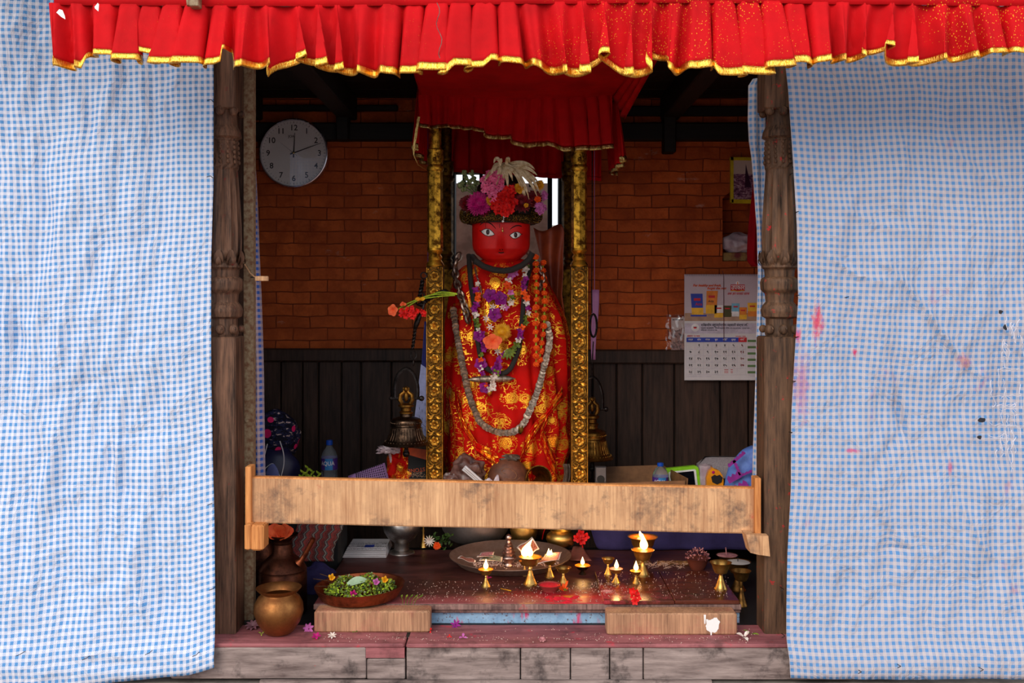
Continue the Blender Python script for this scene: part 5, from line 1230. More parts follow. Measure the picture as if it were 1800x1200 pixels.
b = MB(); b.tube([P(1040.5, 550, Yb2), P(1040, 510, Yb2), P(1041, 400, Yb2), (X(1041, Yb2), Yb2, 2.59)], .003, 6); b.build('hanging_rod', 'iron', t)
b = MB(); b.grid(lambda u, v: (X(lerp(lerp(1039, 1040, v), lerp(1053, 1047, v), u), 1.25)+.003*math.sin(v*6), 1.25+.003*math.sin(u*4), Z(lerp(509, 632, v), 1.25)), 4, 10); b.tube([P(1045, 511, 1.25), (X(1045, 1.25), 1.25, 2.59)], .0012, 4)
b.build('ribbon', colr('mauve_ribbon', (165, 105, 150), var=.1), label='mauve ribbon hanging behind the rod of the right bell', cat='ribbon', solid=.001)

# ------------------------------------------------------------------ oil lamps
g = G('glow_orange_butter', .35, 0, .5); g.col(g.ramp(g.noise(g.obj(), 40, 2), [(.3, lin((225, 110, 20))), (.7, lin((245, 150, 40)))])); g.b.inputs['Subsurface Weight'].default_value = .5; g.b.inputs['Subsurface Radius'].default_value = (.02, .008, .002); M['butter'] = g.m  # orange base colour stands in for flame glow through the butter
g = G('flame', .5); em = g.n('Emission'); 
lw = g.n('LayerWeight'); lw.inputs[0].default_value = .35; c = g.ramp(lw.outputs['Facing'], [(.0, (1, .82, .45)), (.55, (1, .5, .1)), (1, (1, .18, .01))]); g.l(c, em.inputs[0]); em.inputs[1].default_value = 9; g.l(em.outputs[0], g.t.nodes['Material Output'].inputs[0]); M['flame'] = g.m
M['wax'] = simple('white_wax', (215, 212, 205), .4, var=.05, bump=.1); M['pink_wax'] = simple('pink_wax', (200, 140, 140), .5, nsc=60, c2=(150, 95, 100))
def flame(root, c, h, lean=0, name='flame', fat=.26):
    b = MB(); n_ = 9
    pr = [(0, .35), (.08, .75), (.22, 1), (.38, .95), (.55, .7), (.72, .42), (.88, .18), (1, .02)]
    b.tube([Vector(c)+Vector((lean*h*(t**1.6), 0, t*h)) for t, r in pr], [r*h*fat for t, r in pr], 12); o = b.build(name, 'flame', root); o.visible_shadow = True
    b = MB(); b.tube([Vector(c)+Vector((0, 0, -.008)), Vector(c)+Vector((lean*.002, 0, h*.18))], .0014, 5); b.build('wick', 'ink', root)
    ld = bpy.data.lights.new('flame_light', 'POINT'); ld.energy = .16*(h/.02); ld.color = (1, .48, .14); ld.shadow_soft_size = .012
    lo = bpy.data.objects.new('flame_light', ld); COL.objects.link(lo); lo.parent = root; lo.location = Vector(c)+Vector((lean*h*.5, 0, h*.75))-root.location
def oil_lamp(px, pyb, pyr, wpx, label, z=ZT, fill='butter', flames=(), mat='brass', Y=None, foot=.62, cup=.34, grp=None, stem=.12):
    """stemmed brass lamp: px centre, foot y, rim y, rim width in photo pixels"""
    if Y is None: base = on(px, pyb-1.5, z); Y = base.y
    x = X(px, Y); s_ = (Y+CD)/FP; r = wpx*s_/2; zr = Z(pyr, Y); H = zr-z; f_ = r*foot
    t = thing('oil_lamp', label, 'lamp', (x, Y, z), grp)
    b = MB(); pr = [(f_, 0), (f_*1.0, H*.03), (f_*.86, H*.07), (f_*.72, H*.16), (f_*.66, H*.18), (f_*.5, H*.30), (f_*.46, H*.31), (f_*.34, H*.42), (r*stem*1.6, H*.47), (r*stem, H*.52), (r*stem*1.5, H*.56), (r*stem, H*(1-cup)), (r*.55, H*(1-cup)+H*.03), (r*.74, H*(1-cup*.55)), (r*.8, H*(1-cup*.25)), (r*1.0, H), (r*1.02, H*1.008), (r*.95, H*.99), (r*.72, H*(1-cup*.3)), (r*.5, H*(1-cup*.8)), (.0001, H*(1-cup*.85))]
    b.lathe(pr, (x, Y, z), 32, cap=False); b.face(list(range(31, -1, -1))); b.build('stand', mat, t)
    top = Vector((x, Y, z+H*.985))
    if fill:
        b = MB(); b.lathe([(r*.94, 0), (r*.8, .0006+r*.03), (.0001, r*.06)], top, 28); b.build('fuel', fill, t)
    for dx, h, lean in flames: flame(t, top+Vector((dx*r, -.002, .003)), h*s_, lean)
    return t
G1 = 'burning butter lamps'
oil_lamp(854, 1032, 1000, 27, 'leftmost burning brass butter lamp, standing alone in front of the plate', flames=[(.0, 17, .03)])
oil_lamp(922, 1012, 985, 21, 'small brass lamp half hidden behind the two-flamed lamp', flames=())
oil_lamp(932, 1028, 978, 40, 'largest brass lamp before the plate, with two tall flames', flames=[(-.5, 30, .45), (-.02, 21, 0)])
oil_lamp(966, 1015, 981, 29, 'burning brass lamp with a broad flame right of the two-flamed one', flames=[(-.1, 17, 0), (.12, 15, .1)])
oil_lamp(990, 1026, 997, 28, 'unlit brass lamp with an empty cup right of the burning pair', fill=None)
oil_lamp(1024, 1010, 993, 29, 'low dark clay lamp burning to the right of the big plate', flames=[(0, 14, 0)], mat='bronze', foot=.5, cup=.5)
oil_lamp(1069, 1011, 981, 23, 'small unlit brass lamp behind the burning pair on the plank', z=ZK, fill=None)
oil_lamp(1083, 1025, 999, 24, 'small burning lamp with pale wax at the front left of the plank', z=ZK, fill='pink_wax', flames=[(.05, 15, 0)])
oil_lamp(1118, 1026, 1003, 21, 'smallest burning lamp on the plank behind the red flower', z=ZK, flames=[(.0, 17, 0)])
oil_lamp(1130, 1011, 966, 40, 'tall burning brass lamp at the middle of the plank', z=ZK, flames=[(.1, 28, -.1)], cup=.42)
oil_lamp(1130, 990, 943, 52, 'widest brass lamp burning behind the tall one', z=ZT, flames=[(-.15, 11, -.2)], cup=.5)
oil_lamp(1267, 1036, 988, 38, 'unlit brass lamp at the right corner of the plank', z=ZK, fill=None, cup=.42, foot=.6)
oil_lamp(1303, 1066, 1003, 34, 'tall unlit brass lamp in the gap between table and right post', z=ZS, fill=None, cup=.3, mat='old_brass')
o = oil_lamp(1297, 1040, 987, 45, 'brass lamp filled with white wax near the right post', z=ZS, Y=.52, fill='wax', cup=.4, mat='old_brass')
b = MB(); c = Vector((X(1297, .52), .52, Z(987, .52))); b.tube([c, c+Vector((0, 0, .016))], .0015, 5); b.build('wick', 'ink', o)
o = oil_lamp(1278, 1010, 975, 38, 'brass lamp with speckled pink wax and a stub of incense', z=ZT, Y=.60, fill='pink_wax', cup=.5, mat='old_brass')
b = MB(); c = Vector((X(1277, .6), .6, Z(975, .6))); b.tube([c, c+Vector((-.003, 0, .03))], .0022, 6); b.build('incense_stub', 'pink_wax', o)
# red powder dish
g = simple('red_powder', (225, 0, 40), .9, c2=(190, 0, 30), bump=.5, nsc=80); M['powder'] = g
c = on(966, 1038, ZT); s_ = (c.y+CD)/FP; r = 21*s_; H = .024
t = thing('clay_dish', 'small clay dish of red powder in front of the lamps', 'dish', c)
b = MB(); b.lathe([(r*.55, 0), (r*.6, H*.25), (r*.95, H*.9), (r, H), (r*.9, H*.98), (r*.6, H*.4), (.0001, H*.3)], c, 28); b.build('dish', simple('red_stained_clay', (150, 50, 48), .8) and colr('stained_clay', (150, 52, 48)), t)
b = MB(); b.lathe([(r*.86, H*.86), (r*.5, H*.98), (.0001, H*.9)], c, 20); b.build('powder_heap', 'powder', t)
# clay pot of petals, right
c = on(1226, 1000, ZT); s_ = (c.y+CD)/FP; r = 21*s_; H = .045
t = thing('clay_pot', 'small clay pot heaped with dry pink petals on the table', 'pot', c)
b = MB(); b.lathe([(r*.55, 0), (r*.75, H*.4), (r*.9, H*.9), (r, H), (r*.88, H), (.0001, H*.8)], c, 28); b.build('pot', colr('brown_clay', (112, 52, 36)), t)
b = MB(); rd = random.Random(2)
for i in range(120):
    d = sph(rd); p = c+Vector((d.x*r*.95, d.y*r*.95, H+abs(d.z)*.034)); b.petal(p, p+sph(rd)*.009, .006, sph(rd), .2, 2)
b.build('petals', colr('dry_pink_petal', (205, 140, 140), c2=(140, 70, 75), nsc=60), t)

# ------------------------------------------------------------------ big plate with offerings
c = Vector((X(897, .645), .645, ZT)); Yp_ = c.y; s_ = (Yp_+CD)/FP; r = 107*s_
pl_ = thing('offering_plate', 'large round copper-grey plate holding banknotes and a small stupa', 'plate', c)
M['plate'] = metal('plate_bronze', (196, 168, 152), (150, 120, 104), .45, nsc=8)
b = MB(); b.lathe([(r*.80, 0), (r*.86, .004), (r*.97, .030), (r*1.0, .033), (r*1.0, .0355), (r*.965, .034), (r*.85, .010), (r*.8, .0055), (.0001, .0045)], c, 72); b.build('plate', 'plate', pl_)
zpl = ZT+.006
b = MB(); q = on(894, 994, zpl); q = Vector((q.x, q.y, zpl)); H = Z(938, q.y)-zpl; k_ = H
prof = [(.14, 0), (.16, .02), (.15, .06), (.12, .10), (.13, .16), (.21, .22), (.24, .27), (.21, .33), (.15, .36), (.19, .40), (.20, .44), (.14, .47), (.15, .51), (.165, .545), (.12, .57), (.13, .60), (.14, .63), (.10, .66), (.10, .69), (.11, .715), (.07, .74), (.06, .79), (.085, .83), (.10, .88), (.085, .94), (.04, .98), (.0001, 1.0)]
b.lathe([(a*k_*1.05, h*k_) for a, h in prof], q, 28); b.build('miniature_stupa', 'dark_copper' if False else colr('pink_copper', (222, 186, 172), .3), label='small silvery copper stupa standing in the offering plate', cat='stupa')
M['pink_copper'].node_tree.nodes['Principled BSDF'].inputs['Metallic'].default_value = 1
def note(pts, mat, label, name='banknote', inner=None, cat='banknote'):
    b = MB(); q = [P(*p) for p in pts]
    def fn(u, v): 
        p = q[0].lerp(q[1], u).lerp(q[3].lerp(q[2], u), v); return p+Vector((0, 0, .003*math.sin(u*7+v*3)))
    b.grid(fn, 12, 6, uvf=lambda u, v: (u, v)); return b.build(name, mat, label=label, cat=cat, solid=.0006)
def notemat(name, c, c2):
    g = G(name, .8, 0, .2); uv = g.uv(); x_, y_, z_ = g.sep(uv)
    d = g.math('MAXIMUM', g.math('ABSOLUTE', g.math('SUBTRACT', x_, .5)), g.math('ABSOLUTE', g.math('SUBTRACT', y_, .5)))
    f = g.noise(g.mp(uv, (6, 3, 1)), 3, 3, .7); cc = g.ramp(f, [(.4, lin(c2)), (.6, lin(c))]); cc = g.mix(g.math('GREATER_THAN', d, .43), cc, lin((225, 205, 190))); g.col(cc); M[name] = g.m; return name
notemat('note_brown', (172, 110, 92), (120, 60, 46)); notemat('note_pink', (205, 140, 140), (170, 95, 95)); notemat('note_green', (165, 160, 135), (110, 120, 95))
note([(908, 962, .46), (935, 944, .47), (948, 964, .42), (925, 982, .40)], 'note_brown', 'brown folded banknote leaning up behind the two-flamed lamp')
note([(804, 981, .42), (836, 989, .37), (836, 984, .37), (812, 976, .44)], 'note_brown', 'pinkish brown note folded flat at the left of the plate')
note([(838, 979, .40), (845, 972, .47), (870, 969, .48), (865, 979, .40)], 'note_pink', 'pink banknote lying at the left middle of the plate')
note([(842, 985, .36), (850, 974, .46), (884, 978, .42), (882, 987, .35)], 'note_green', 'greenish grey folded banknote beside the stupa')
note([(945, 991, .32), (958, 975, .44), (988, 969, .47), (982, 984, .36)], 'note_pink', 'pink banknote at the right side of the plate')
b = MB(); rd = random.Random(6)
for i in range(420):
    a = rd.uniform(0, 2*PI); k = rd.gauss(0, 1); px = rd.uniform(832, 925) if i < 330 else rd.uniform(925, 985); py = 991+rd.gauss(0, 2.6)
    p = on(px, py, zpl+rd.uniform(0, .006)*(i < 330)); b.ball(p, rd.uniform(.0018, .0036), 5, 4, (1, 1, .8))
b.build('rice_grains', colr('rice', (222, 196, 180), c2=(180, 130, 115), nsc=80), label='heap of pinkish rice on the offering plate', cat='rice', kind='stuff')
b = MB(); rd = random.Random(9)
for i in range(1300):
    k = rd.random()
    if k < .45: px, py, z = rd.uniform(650, 1060), rd.uniform(1002, 1058), ZT
    elif k < .6: px, py, z = rd.gauss(1050, 25), rd.gauss(1030, 10), ZT
    elif k < .78: px, py, z = rd.uniform(1070, 1280), rd.uniform(1005, 1050), ZK
    else: px, py, z = rd.uniform(560, 1330), rd.uniform(1119, 1126) if rd.random() < .6 else rd.uniform(1104, 1132), ZS
    if z == ZT and px > 1050: z = ZK
    p = on(px, py, z)
    if z == ZS and (p.y > .1 or (y0-.004 < p.y < y0+.08 and X(550, y0) < p.x < X(758, y0)) or (y1-.004 < p.y < y1+.085 and X(1065, y1) < p.x < X(1298, y1))): continue
    if z == ZT and (p.y > .38 or (Vector((p.x, p.y))-Vector((X(633, .165), .165))).length < .19): continue
    b.ball(p+Vector((0, 0, .001)), rd.uniform(.0009, .0020), 5, 4, (1, 1, .7))
b.build('rice_grains', 'rice', label='loose grains of offering rice scattered over table and threshold', cat='rice', kind='stuff')
b = MB(); b.tube([on(880, 1034, ZT+.003), on(898, 1038, ZT+.003)], [.0015, .0035], 6, flat=.5); b.build('straw', 'fl_yellow', label='short yellow straw lying on the table before the lamps', cat='straw')
# small flowers and leaves lying about
def lying(px, py, z, r, mats, name, label, n=5, seed=0, pw=.6, cat='flower', up=(0, -.5, 1)):
    b = MB(); rd = random.Random(seed); c = on(px, py, z); floret(b, c+Vector((0, 0, .006)), r, up, rd, n, pw); return b.build(name, mats, label=label, cat=cat)
lying(801, 1101, ZS, .019, 'fl_purple', 'orchid', 'purple flower lying on the threshold left of the blue strip', 6, 1, .4, up=(0, -1, .6))
lying(814, 1123, ZS, .015, 'fl_lilac', 'petal', 'fading lilac petals near the seam of the threshold', 3, 2)
lying(953, 1128, ZS, .012, 'dry_pink_petal' if 'dry_pink_petal' in M else 'fl_lilac', 'petal', 'crumpled pale petal at the middle of the threshold edge', 7, 3, .9)
lying(757, 1111, ZS, .010, 'fl_red', 'petal', 'single red petal standing beside the left block', 2, 4, up=(0, -1, .2))
lying(556, 1122, ZS, .016, 'fl_magenta', 'petal', 'magenta petals just left below the left block', 5, 5)
lying(584, 1121, ZS, .016, 'fl_white', 'blossom', 'white and yellow blossom below the left block', 7, 6, .4)
lying(444, 1104, ZS, .026, colr('dry_flower', (120, 75, 85)), 'dry_flower', 'withered purplish flower between left post and brass pot', 9, 7, .4)
lying(543, 1108, ZS, .020, 'fl_lilac', 'dry_flower', 'pale pink withered blossom beside the left block', 7, 8, .5, up=(-.2, -1, .6))
lying(460, 1117, ZS, .012, 'fl_lime', 'leaf', 'yellow green leaf scrap beside the brass pot', 3, 9, .3, 'leaf')
lying(624, 1114, ZS, .010, 'fl_green', 'leaf', 'tiny green leaf below the left block', 2, 10, .5, 'leaf')
lying(1320, 1117, ZS, .026, 'fl_green', 'leaf', 'green leaf on the threshold by the right post', 2, 11, .3, 'leaf')
lying(1308, 1122, ZS, .026, 'fl_white', 'petal', 'dried whitish husk at the right end of the threshold', 3, 12, .5)
lying(790, 1122, ZS, .009, 'fl_red', 'petal', 'crushed red petal near the seam of the threshold', 3, 13)
b = MB(); rd = random.Random(4)
for px, py in ((1118, 1040), (1114, 1046), (1120, 1050), (1116, 1056), (1112, 1037)):
    floret(b, P(px, py, .078)+Vector((0, -.004, 0)), .014, (rd.uniform(-.5, .5), -1, rd.uniform(-.2, .6)), rd, 5, .8)
b.build('geranium_cluster', 'fl_red', label='bright red blossoms lying on the front edge of the plank', cat='flower')
b = MB(); c = on(989, 1038, ZT)
for i in range(9): b.petal(c+Vector((0, 0, .002)), c+Vector((.02*math.cos(i*.8), .008*math.sin(i), .012+.003*i)), .01, (0, -1, 0), .2, 3)
b.build('marigold', 'fl_orange', label='broken orange marigold beside the red powder dish', cat='flower')
lying(993, 1040, ZT, .008, 'fl_green', 'leaf', 'small green bud beside the broken marigold', 4, 15, .7, 'leaf')
lying(858, 1019, ZT, .014, 'fl_magenta', 'petal', 'magenta petal behind the leftmost lamp', 3, 16, .5)
b = MB(); c = P(723, 1060, .08); c.z = ZT
for i in range(5): b.tube([c+Vector((.01*i-.03, 0, .001)), c+Vector((.012*i-.03, -.005, .02+.003*(i % 3))), c+Vector((.016*i-.034, -.006, .03))], .001, 4); b.petal(c+Vector((.016*i-.034, -.006, .03)), c+Vector((.018*i-.03, -.01, .04)), .007, (0, -1, 0), .2, 2)
b.build('dry_sprig', 'fl_green', label='dry sprig on the table edge above the left block', cat='sprig')

# ------------------------------------------------------------------ pots at the left
c = on(490, 1113, ZS); c.z = ZS; s_ = (c.y+CD)/FP; r = 43*s_; H = Z(1032, c.y)-ZS
M['pot_brass'] = metal('scoured_brass', (172, 118, 68), (120, 74, 42), .36, nsc=10)
b = MB(); b.lathe([(r*.42, 0), (r*.6, H*.06), (r*.86, H*.26), (r*1.0, H*.48), (r*.97, H*.66), (r*.84, H*.79), (r*.70, H*.855), (r*.68, H*.88), (r*.80, H*.93), (r*.90, H*.985), (r*.92, H), (r*.86, H*.99), (r*.62, H*.89), (r*.6, H*.85), (r*.8, H*.7), (r*.85, H*.4), (.0001, H*.1)], c, 56, cap=False)
b.face(list(range(55, -1, -1))); b.build('brass_pot', 'pot_brass', label='round-bellied brass water pot with flared rim on the threshold', cat='pot')
# copper ewer with spout
c = Vector((X(497, .24), .24, ZS)); s_ = (c.y+CD)/FP; r = 42*s_
def zz(py): return Z(py, .24)
ew = thing('copper_ewer', 'tall dark copper jug with a straight spout behind the brass pot', 'jug', c)
b = MB(); b.lathe([(r*.96, 0), (r*1.0, .01), (r*1.0, zz(1004)-ZS), (r*.98, zz(1001)-ZS), (r*1.0, zz(999)-ZS), (r*.86, zz(988)-ZS), (r*.6, zz(978)-ZS), (r*.44, zz(972)-ZS), (r*.38, zz(955)-ZS), (r*.42, zz(953)-ZS), (r*.36, zz(950)-ZS), (r*.40, zz(946)-ZS), (r*.62, zz(941)-ZS), (r*.64, zz(938)-ZS), (r*.4, zz(945)-ZS), (.0001, zz(950)-ZS)], c, 48); b.build('body', 'dark_copper', ew)
b = MB(); b.tube([P(524, 990, .2), P(530, 984, .2), P(541, 965, .19), P(551, 946, .18)], [.016, .010, .0085, .0085], 14); b.build('spout', 'copper', ew)
b = MB(); c = P(493, 938, .22); rd = random.Random(5)
for i in range(9):
    a = i*.75; b.petal(c+Vector((.006*math.cos(a), 0, -.008)), c+Vector((.052*math.cos(a), -.015-.01*math.sin(i), .015+.022*math.sin(a))), .045, (0, -.8, .5), .25, 5)
b.build('gladiolus', 'fl_peach', label='large orange gladiolus bloom lying on top of the copper jug', cat='flower')
# copper jar further left behind post wedge
c = Vector((X(458, .55), .55, ZS)); b = MB(); b.lathe([(.04, 0), (.055, .05), (.06, .12), (.05, .17), (.035, .19), (.045, .21), (.04, .21), (.0001, .18)], c, 30); b.build('copper_jar', 'dark_copper', label='dark copper jar in the shadow behind the left wedge', cat='jar')
# copper tray of greens
c = Vector((X(633, .165), .165, ZT+.001)); s_ = (c.y+CD)/FP; r = 78*s_
tr = thing('copper_tray', 'shallow copper tray of green leaves resting on the left block', 'tray', c)
tilt = Matrix.Translation(c) @ Matrix.Rotation(-.03, 4, 'Y') @ Matrix.Translation(-c)
b = MB(); b.xf = tilt; b.lathe([(r*.78, .002), (r*.86, .006), (r*.97, .034), (r*1.0, .046), (r*1.01, .048), (r*.97, .047), (r*.84, .010), (.0001, .006)], c, 60); b.build('tray', 'copper', tr)
b = MB(); rd = random.Random(12); mats_ = ['fl_green', 'fl_lime', 'fl_leaf', 'fl_sage']
for i in range(1050):
    a = rd.uniform(0, 2*PI); k = math.sqrt(rd.random())*.78; x_, y_ = k*r*math.cos(a), k*r*math.sin(a); hgt = .018+.052*(1-k*k)*rd.uniform(.3, 1)+.008*math.sin(x_*70)
    p = c+Vector((x_, y_, hgt)); d = sph(rd); d.z = abs(d.z)*.7; b.m = rd.choice((0, 0, 1, 1, 2, 3, 0)); b.petal(p, p+d*rd.uniform(.007, .014), rd.uniform(.006, .010), (d.y*.3, -.5, 1), .2, 2)
b.build('leafy_greens', mats_, label='heap of small green leaves in the copper tray', cat='leaves', kind='stuff')
b = MB(); p = c+Vector((-.005, -.04, .062)); b.petal(p+Vector((-.035, 0, -.006)), p+Vector((.035, .01, .006)), .035, (0, -.7, 1), .12, 6); b.build('leaf', simple('pale_leaf', (165, 185, 150)) and colr('pale_leaf', (160, 184, 150)), label='single pale grey-green leaf lying on the greens in the tray', cat='leaf')
for i, (px, py, m, lb) in enumerate(((677, 1020, 'fl_yellow', 'yellow bud at the right side of the copper tray'), (622, 1045, 'fl_magenta', 'magenta petal at the front of the copper tray'), (584, 1016, 'fl_yellow', 'yellow bud at the back left of the copper tray'), (662, 1024, 'fl_lilac', 'wilted pinkish petal right of the pale leaf in the tray'))):
    b = MB(); p = P(px, py, c.y-.02 if i != 1 else c.y-.1); 
    for k in range(5): b.petal(p, p+Vector((.012*math.cos(k*1.3), -.008, .008+.012*math.sin(k*1.3))), .012, (0, -1, .2), .3, 3)
    b.build('bud', m, label=lb, cat='flower')
tw_ = thing('dry_twigs', 'thin dry twigs sticking out from the left of the copper tray', 'twig', (X(592, c.y), c.y, c.z+.05))
for q in (((590, 1027), (575, 1020), (551, 1017)), ((596, 1024), (580, 1014), (562, 1008)), ((592, 1033), (572, 1030), (554, 1030))): b = MB(); b.tube([P(a, e_, c.y-.01) for a, e_ in q], .0012, 4); b.build('twig', 'fl_brown', tw_)
b = MB(); rd = random.Random(77)
def mound(u, v):
    x = lerp(.10, .262, u); y = lerp(.097, .205, v); k = math.sin(PI*u)*math.sin(PI*v)
    return (x, y, ZT-.0015+.010*k*max(0, .35+mn.noise(Vector((x*28, y*34, 3)))+.4*mn.noise(Vector((x*90, y*90, 5)))))
b.grid(mound, 70, 50); b.build('powder_spill', 'powder', label='bright red powder spilt on the table left of the plank edge', cat='powder', kind='stuff')
# knitted cloth, dark bag, newspaper
g = G('knitted_zigzag', .95, 0, .1); uv = g.uv(); x_, y_, z_ = g.sep(uv)
wv = g.math('ADD', g.math('MULTIPLY', x_, 5.5), g.math('MULTIPLY', g.math('PINGPONG', g.math('MULTIPLY', y_, 6), .5), .6)); fr = g.math('FRACT', wv)
c_ = g.ramp(fr, [(0, lin((120, 28, 28))), (.35, lin((60, 54, 54))), (.5, lin((165, 150, 140))), (.58, lin((70, 66, 66))), (.75, lin((150, 40, 36)))], True)
c_ = g.mix(g.math('MULTIPLY', g.thr(g.noise(uv, 90, 2), .5, .6), .6), c_, lin((150, 130, 120))); g.col(c_); g.bump(g.vor(uv, 70), 1, .004); M['knit'] = g.m
b = MB()
def kn(u, v):
    px = lerp(lerp(520, 512, v), lerp(603, 588, v), u); py = lerp(905, 986, v); Y = lerp(.62, .50, v)+.015*math.sin(u*11+v*3); return P(px+5*math.sin(v*5+1), py, Y)
b.grid(kn, 30, 24, uvf=lambda u, v: (u, v)); b.build('knitted_cloth', 'knit', label='red and grey knitted cloth hanging under the left of the board', cat='cloth', solid=.006)
b = MB(); b.bbox((X(500, .66), .66, ZS), (X(598, .66), .85, Z(900, .66)), .01); b.build('dark_box', 'black', label='dark box the red and grey knitted cloth hangs over', cat='box', smooth=False)
lump('dark_bag', (X(560, .5), .5, ZS+.04), .075, (1, .7, .9), 'navy', 'dark navy cloth bundle on the floor behind the copper tray', 'bag', seed=5, floor=ZS)
nw = MB(); c = P(637, 942, .7)
for i in range(6): nw.bbox((X(600+i, .7), .72+.01*i, ZT+.001+.005*i), (X(678-i*.6, .7), .93, ZT+.005+.005*i), .0015)
np_ = nw.build('newspaper', 'paper', label='folded newspaper stack lying at the back left of the table', cat='newspaper', smooth=False)
b = MB(); zt_n = ZT+.031
def nt(x, z): return (x, .74+(z)*1.0, zt_n)
rd = random.Random(21)
for i in range(9):
    xx = X(604, .7)
    while xx < X(672, .7):
        w_ = rd.uniform(.004, .014); z_ = .002+.015*i; h_ = .003 if i % 3 else .007
        if rd.random() < .85: b.face([b.pt(nt(xx, z_)), b.pt(nt(xx+w_, z_)), b.pt(nt(xx+w_, z_+h_)), b.pt(nt(xx, z_+h_))])
        xx += w_+.003
b.m = 1; b.face([b.pt((X(635, .7), .78, zt_n)), b.pt((X(652, .7), .78, zt_n)), b.pt((X(652, .7), .82, zt_n)), b.pt((X(635, .7), .82, zt_n))]); b.build('print', ['ink', 'print_blue'], np_, origin=np_.location, smooth=False)
# steel pitcher on a foot
c = P(706, 972, .58); c = on(706, 971, ZT); s_ = (c.y+CD)/FP; r = 32*s_; 
b = MB(); H = Z(905, c.y)-ZT; q = s_
b.lathe([(23*q, 0), (22*q, 2*q), (13*q, 6*q), (12.5*q, 17*q), (14*q, 19*q), (24*q, 27*q), (31*q, 38*q), (33*q, 48*q), (31*q, 56*q), (22*q, 64*q), (18*q, 70*q), (24*q, 76*q), (20*q, 76*q), (.0001, 60*q)], c, 48); b.build('footed_bowl', 'steel', label='polished steel footed pitcher standing at the back left of the table', cat='pitcher')
# small brass handbell, flowers behind
c = on(744, 961, ZT); c.z = ZT; q = (c.y+CD)/FP
b = MB(); b.lathe([(7*q, 0), (6*q, 3*q), (6.2*q, 5*q), (4.5*q, 8*q), (4.8*q, 10*q), (3*q, 16*q), (2*q, 26*q), (2.6*q, 28*q), (1.5*q, 34*q), (3*q, 40*q), (8*q, 44*q), (8*q, 45*q), (.001, 44*q)], c, 20); b.build('incense_holder', 'brass', label='slim brass stand between the steel pitcher and the orange marigold', cat='stand')
pompon(768, 959, .62, 7.5, 'fl_orange', 'marigold', 'round orange marigold at the back of the table near the steel pitcher', n=50, seed=30)
b = MB(); rd = random.Random(8); c = P(755, 950, .66)
for i in range(12): a = i*.52; b.petal(c, c+Vector((math.cos(a)*.024, -.006, math.sin(a)*.024)), .005, (0, -1, 0), .1, 3)
b.build('white_blossom', 'fl_white', label='spidery white blossom above left of the orange marigold', cat='flower')
b = MB(); rd = random.Random(9)
for i in range(60): p = P(rd.uniform(758, 795), rd.uniform(938, 962), .68); p.z = max(p.z, ZT+.004); b.petal(p, p+sph(rd)*.018, .009, sph(rd), .2, 2)
b.build('leaf_heap', 'fl_leaf', label='dark green leaves heaped behind the orange marigold', cat='leaves', kind='stuff')
# aluminium basin and brass vessels
c = Vector((X(836, 1.03), 1.03, ZT)); q = (c.y+CD)/FP
b = MB(); b.lathe([(38*q, 0), (48*q, 6*q), (58*q, 20*q), (62*q, 36*q), (67*q, 38*q), (67*q, 39.5*q), (60*q, 38*q), (52*q, 16*q), (.001, 8*q)], c, 56); b.build('metal_basin', 'alu', label='large dull aluminium basin behind the offering plate', cat='basin')
c = Vector((X(921, .965), .965, ZT)); q = (c.y+CD)/FP
b = MB(); b.lathe([(14*q, 0), (21*q, 10*q), (25*q, 26*q), (22*q, 40*q), (15*q, 47*q), (19*q, 52*q), (16*q, 52*q), (.001, 44*q)], c, 40); b.build('brass_vessel', 'brass', label='bright brass vessel half hidden just under the board behind the stupa', cat='vessel')
c = Vector((X(952, 1.09), 1.09, ZT)); q = (c.y+CD)/FP
b = MB(); b.lathe([(12*q, 0), (20*q, 10*q), (22*q, 26*q), (18*q, 40*q), (14*q, 50*q), (18*q, 55*q), (.001, 48*q)], c, 40)
o = b.build('brass_vessel', 'old_brass', label='duller brass vessel with a red thread, between the other two', cat='vessel')
b = MB(); b.tube(smoothpath([P(960, 926, 1.03), P(956, 934, 1.02), P(954, 942, 1.02), P(953, 948, 1.03)], 8), .0022, 6); b.build('red_thread', 'fl_red', o, origin=o.location)
c = Vector((X(986, .905), .905, ZT)); q = (c.y+CD)/FP; k7 = .68*q
b = MB(); b.lathe([(13*q, 0), (22*q, 8*k7), (26.5*q, 22*k7), (25*q, 32*k7), (19*q, 39*k7), (17*q, 41*k7), (19.5*q, 45*k7), (20*q, 46*k7), (17*q, 45*k7), (15*q, 40*k7), (22*q, 28*k7), (.001, 8*k7)], c, 48); b.build('brass_vessel', 'brass', label='squat open brass pot at the right of the offering plate', cat='vessel')
b = MB(); rd = random.Random(3)
for px, py in ((1018, 938), (1026, 943), (1020, 950), (1012, 946)): floret(b, P(px+3, py, .86), .019, (rd.uniform(-.4, .4), -1, .2), rd, 5, .8)
b.tube([P(1022, 950, .872), P(1027, 975, .865), on(1030, 986, ZT)+Vector((0, .05, 0))], .003, 5)
b.build('hibiscus', 'fl_red', label='red blossoms hanging under the board beside the navy cloth', cat='flower')
b = MB(); b.grid(lambda u, v: on(lerp(lerp(1008, 1000, v), lerp(1022, 1040, v), u), lerp(958, 985, v), ZT+.004+.004*math.sin(u*7+v*5)), 10, 10); b.build('paper_scrap', colr('faded_card', (140, 80, 66)), label='faded reddish card lying right of the squat brass pot', cat='card', solid=.001)
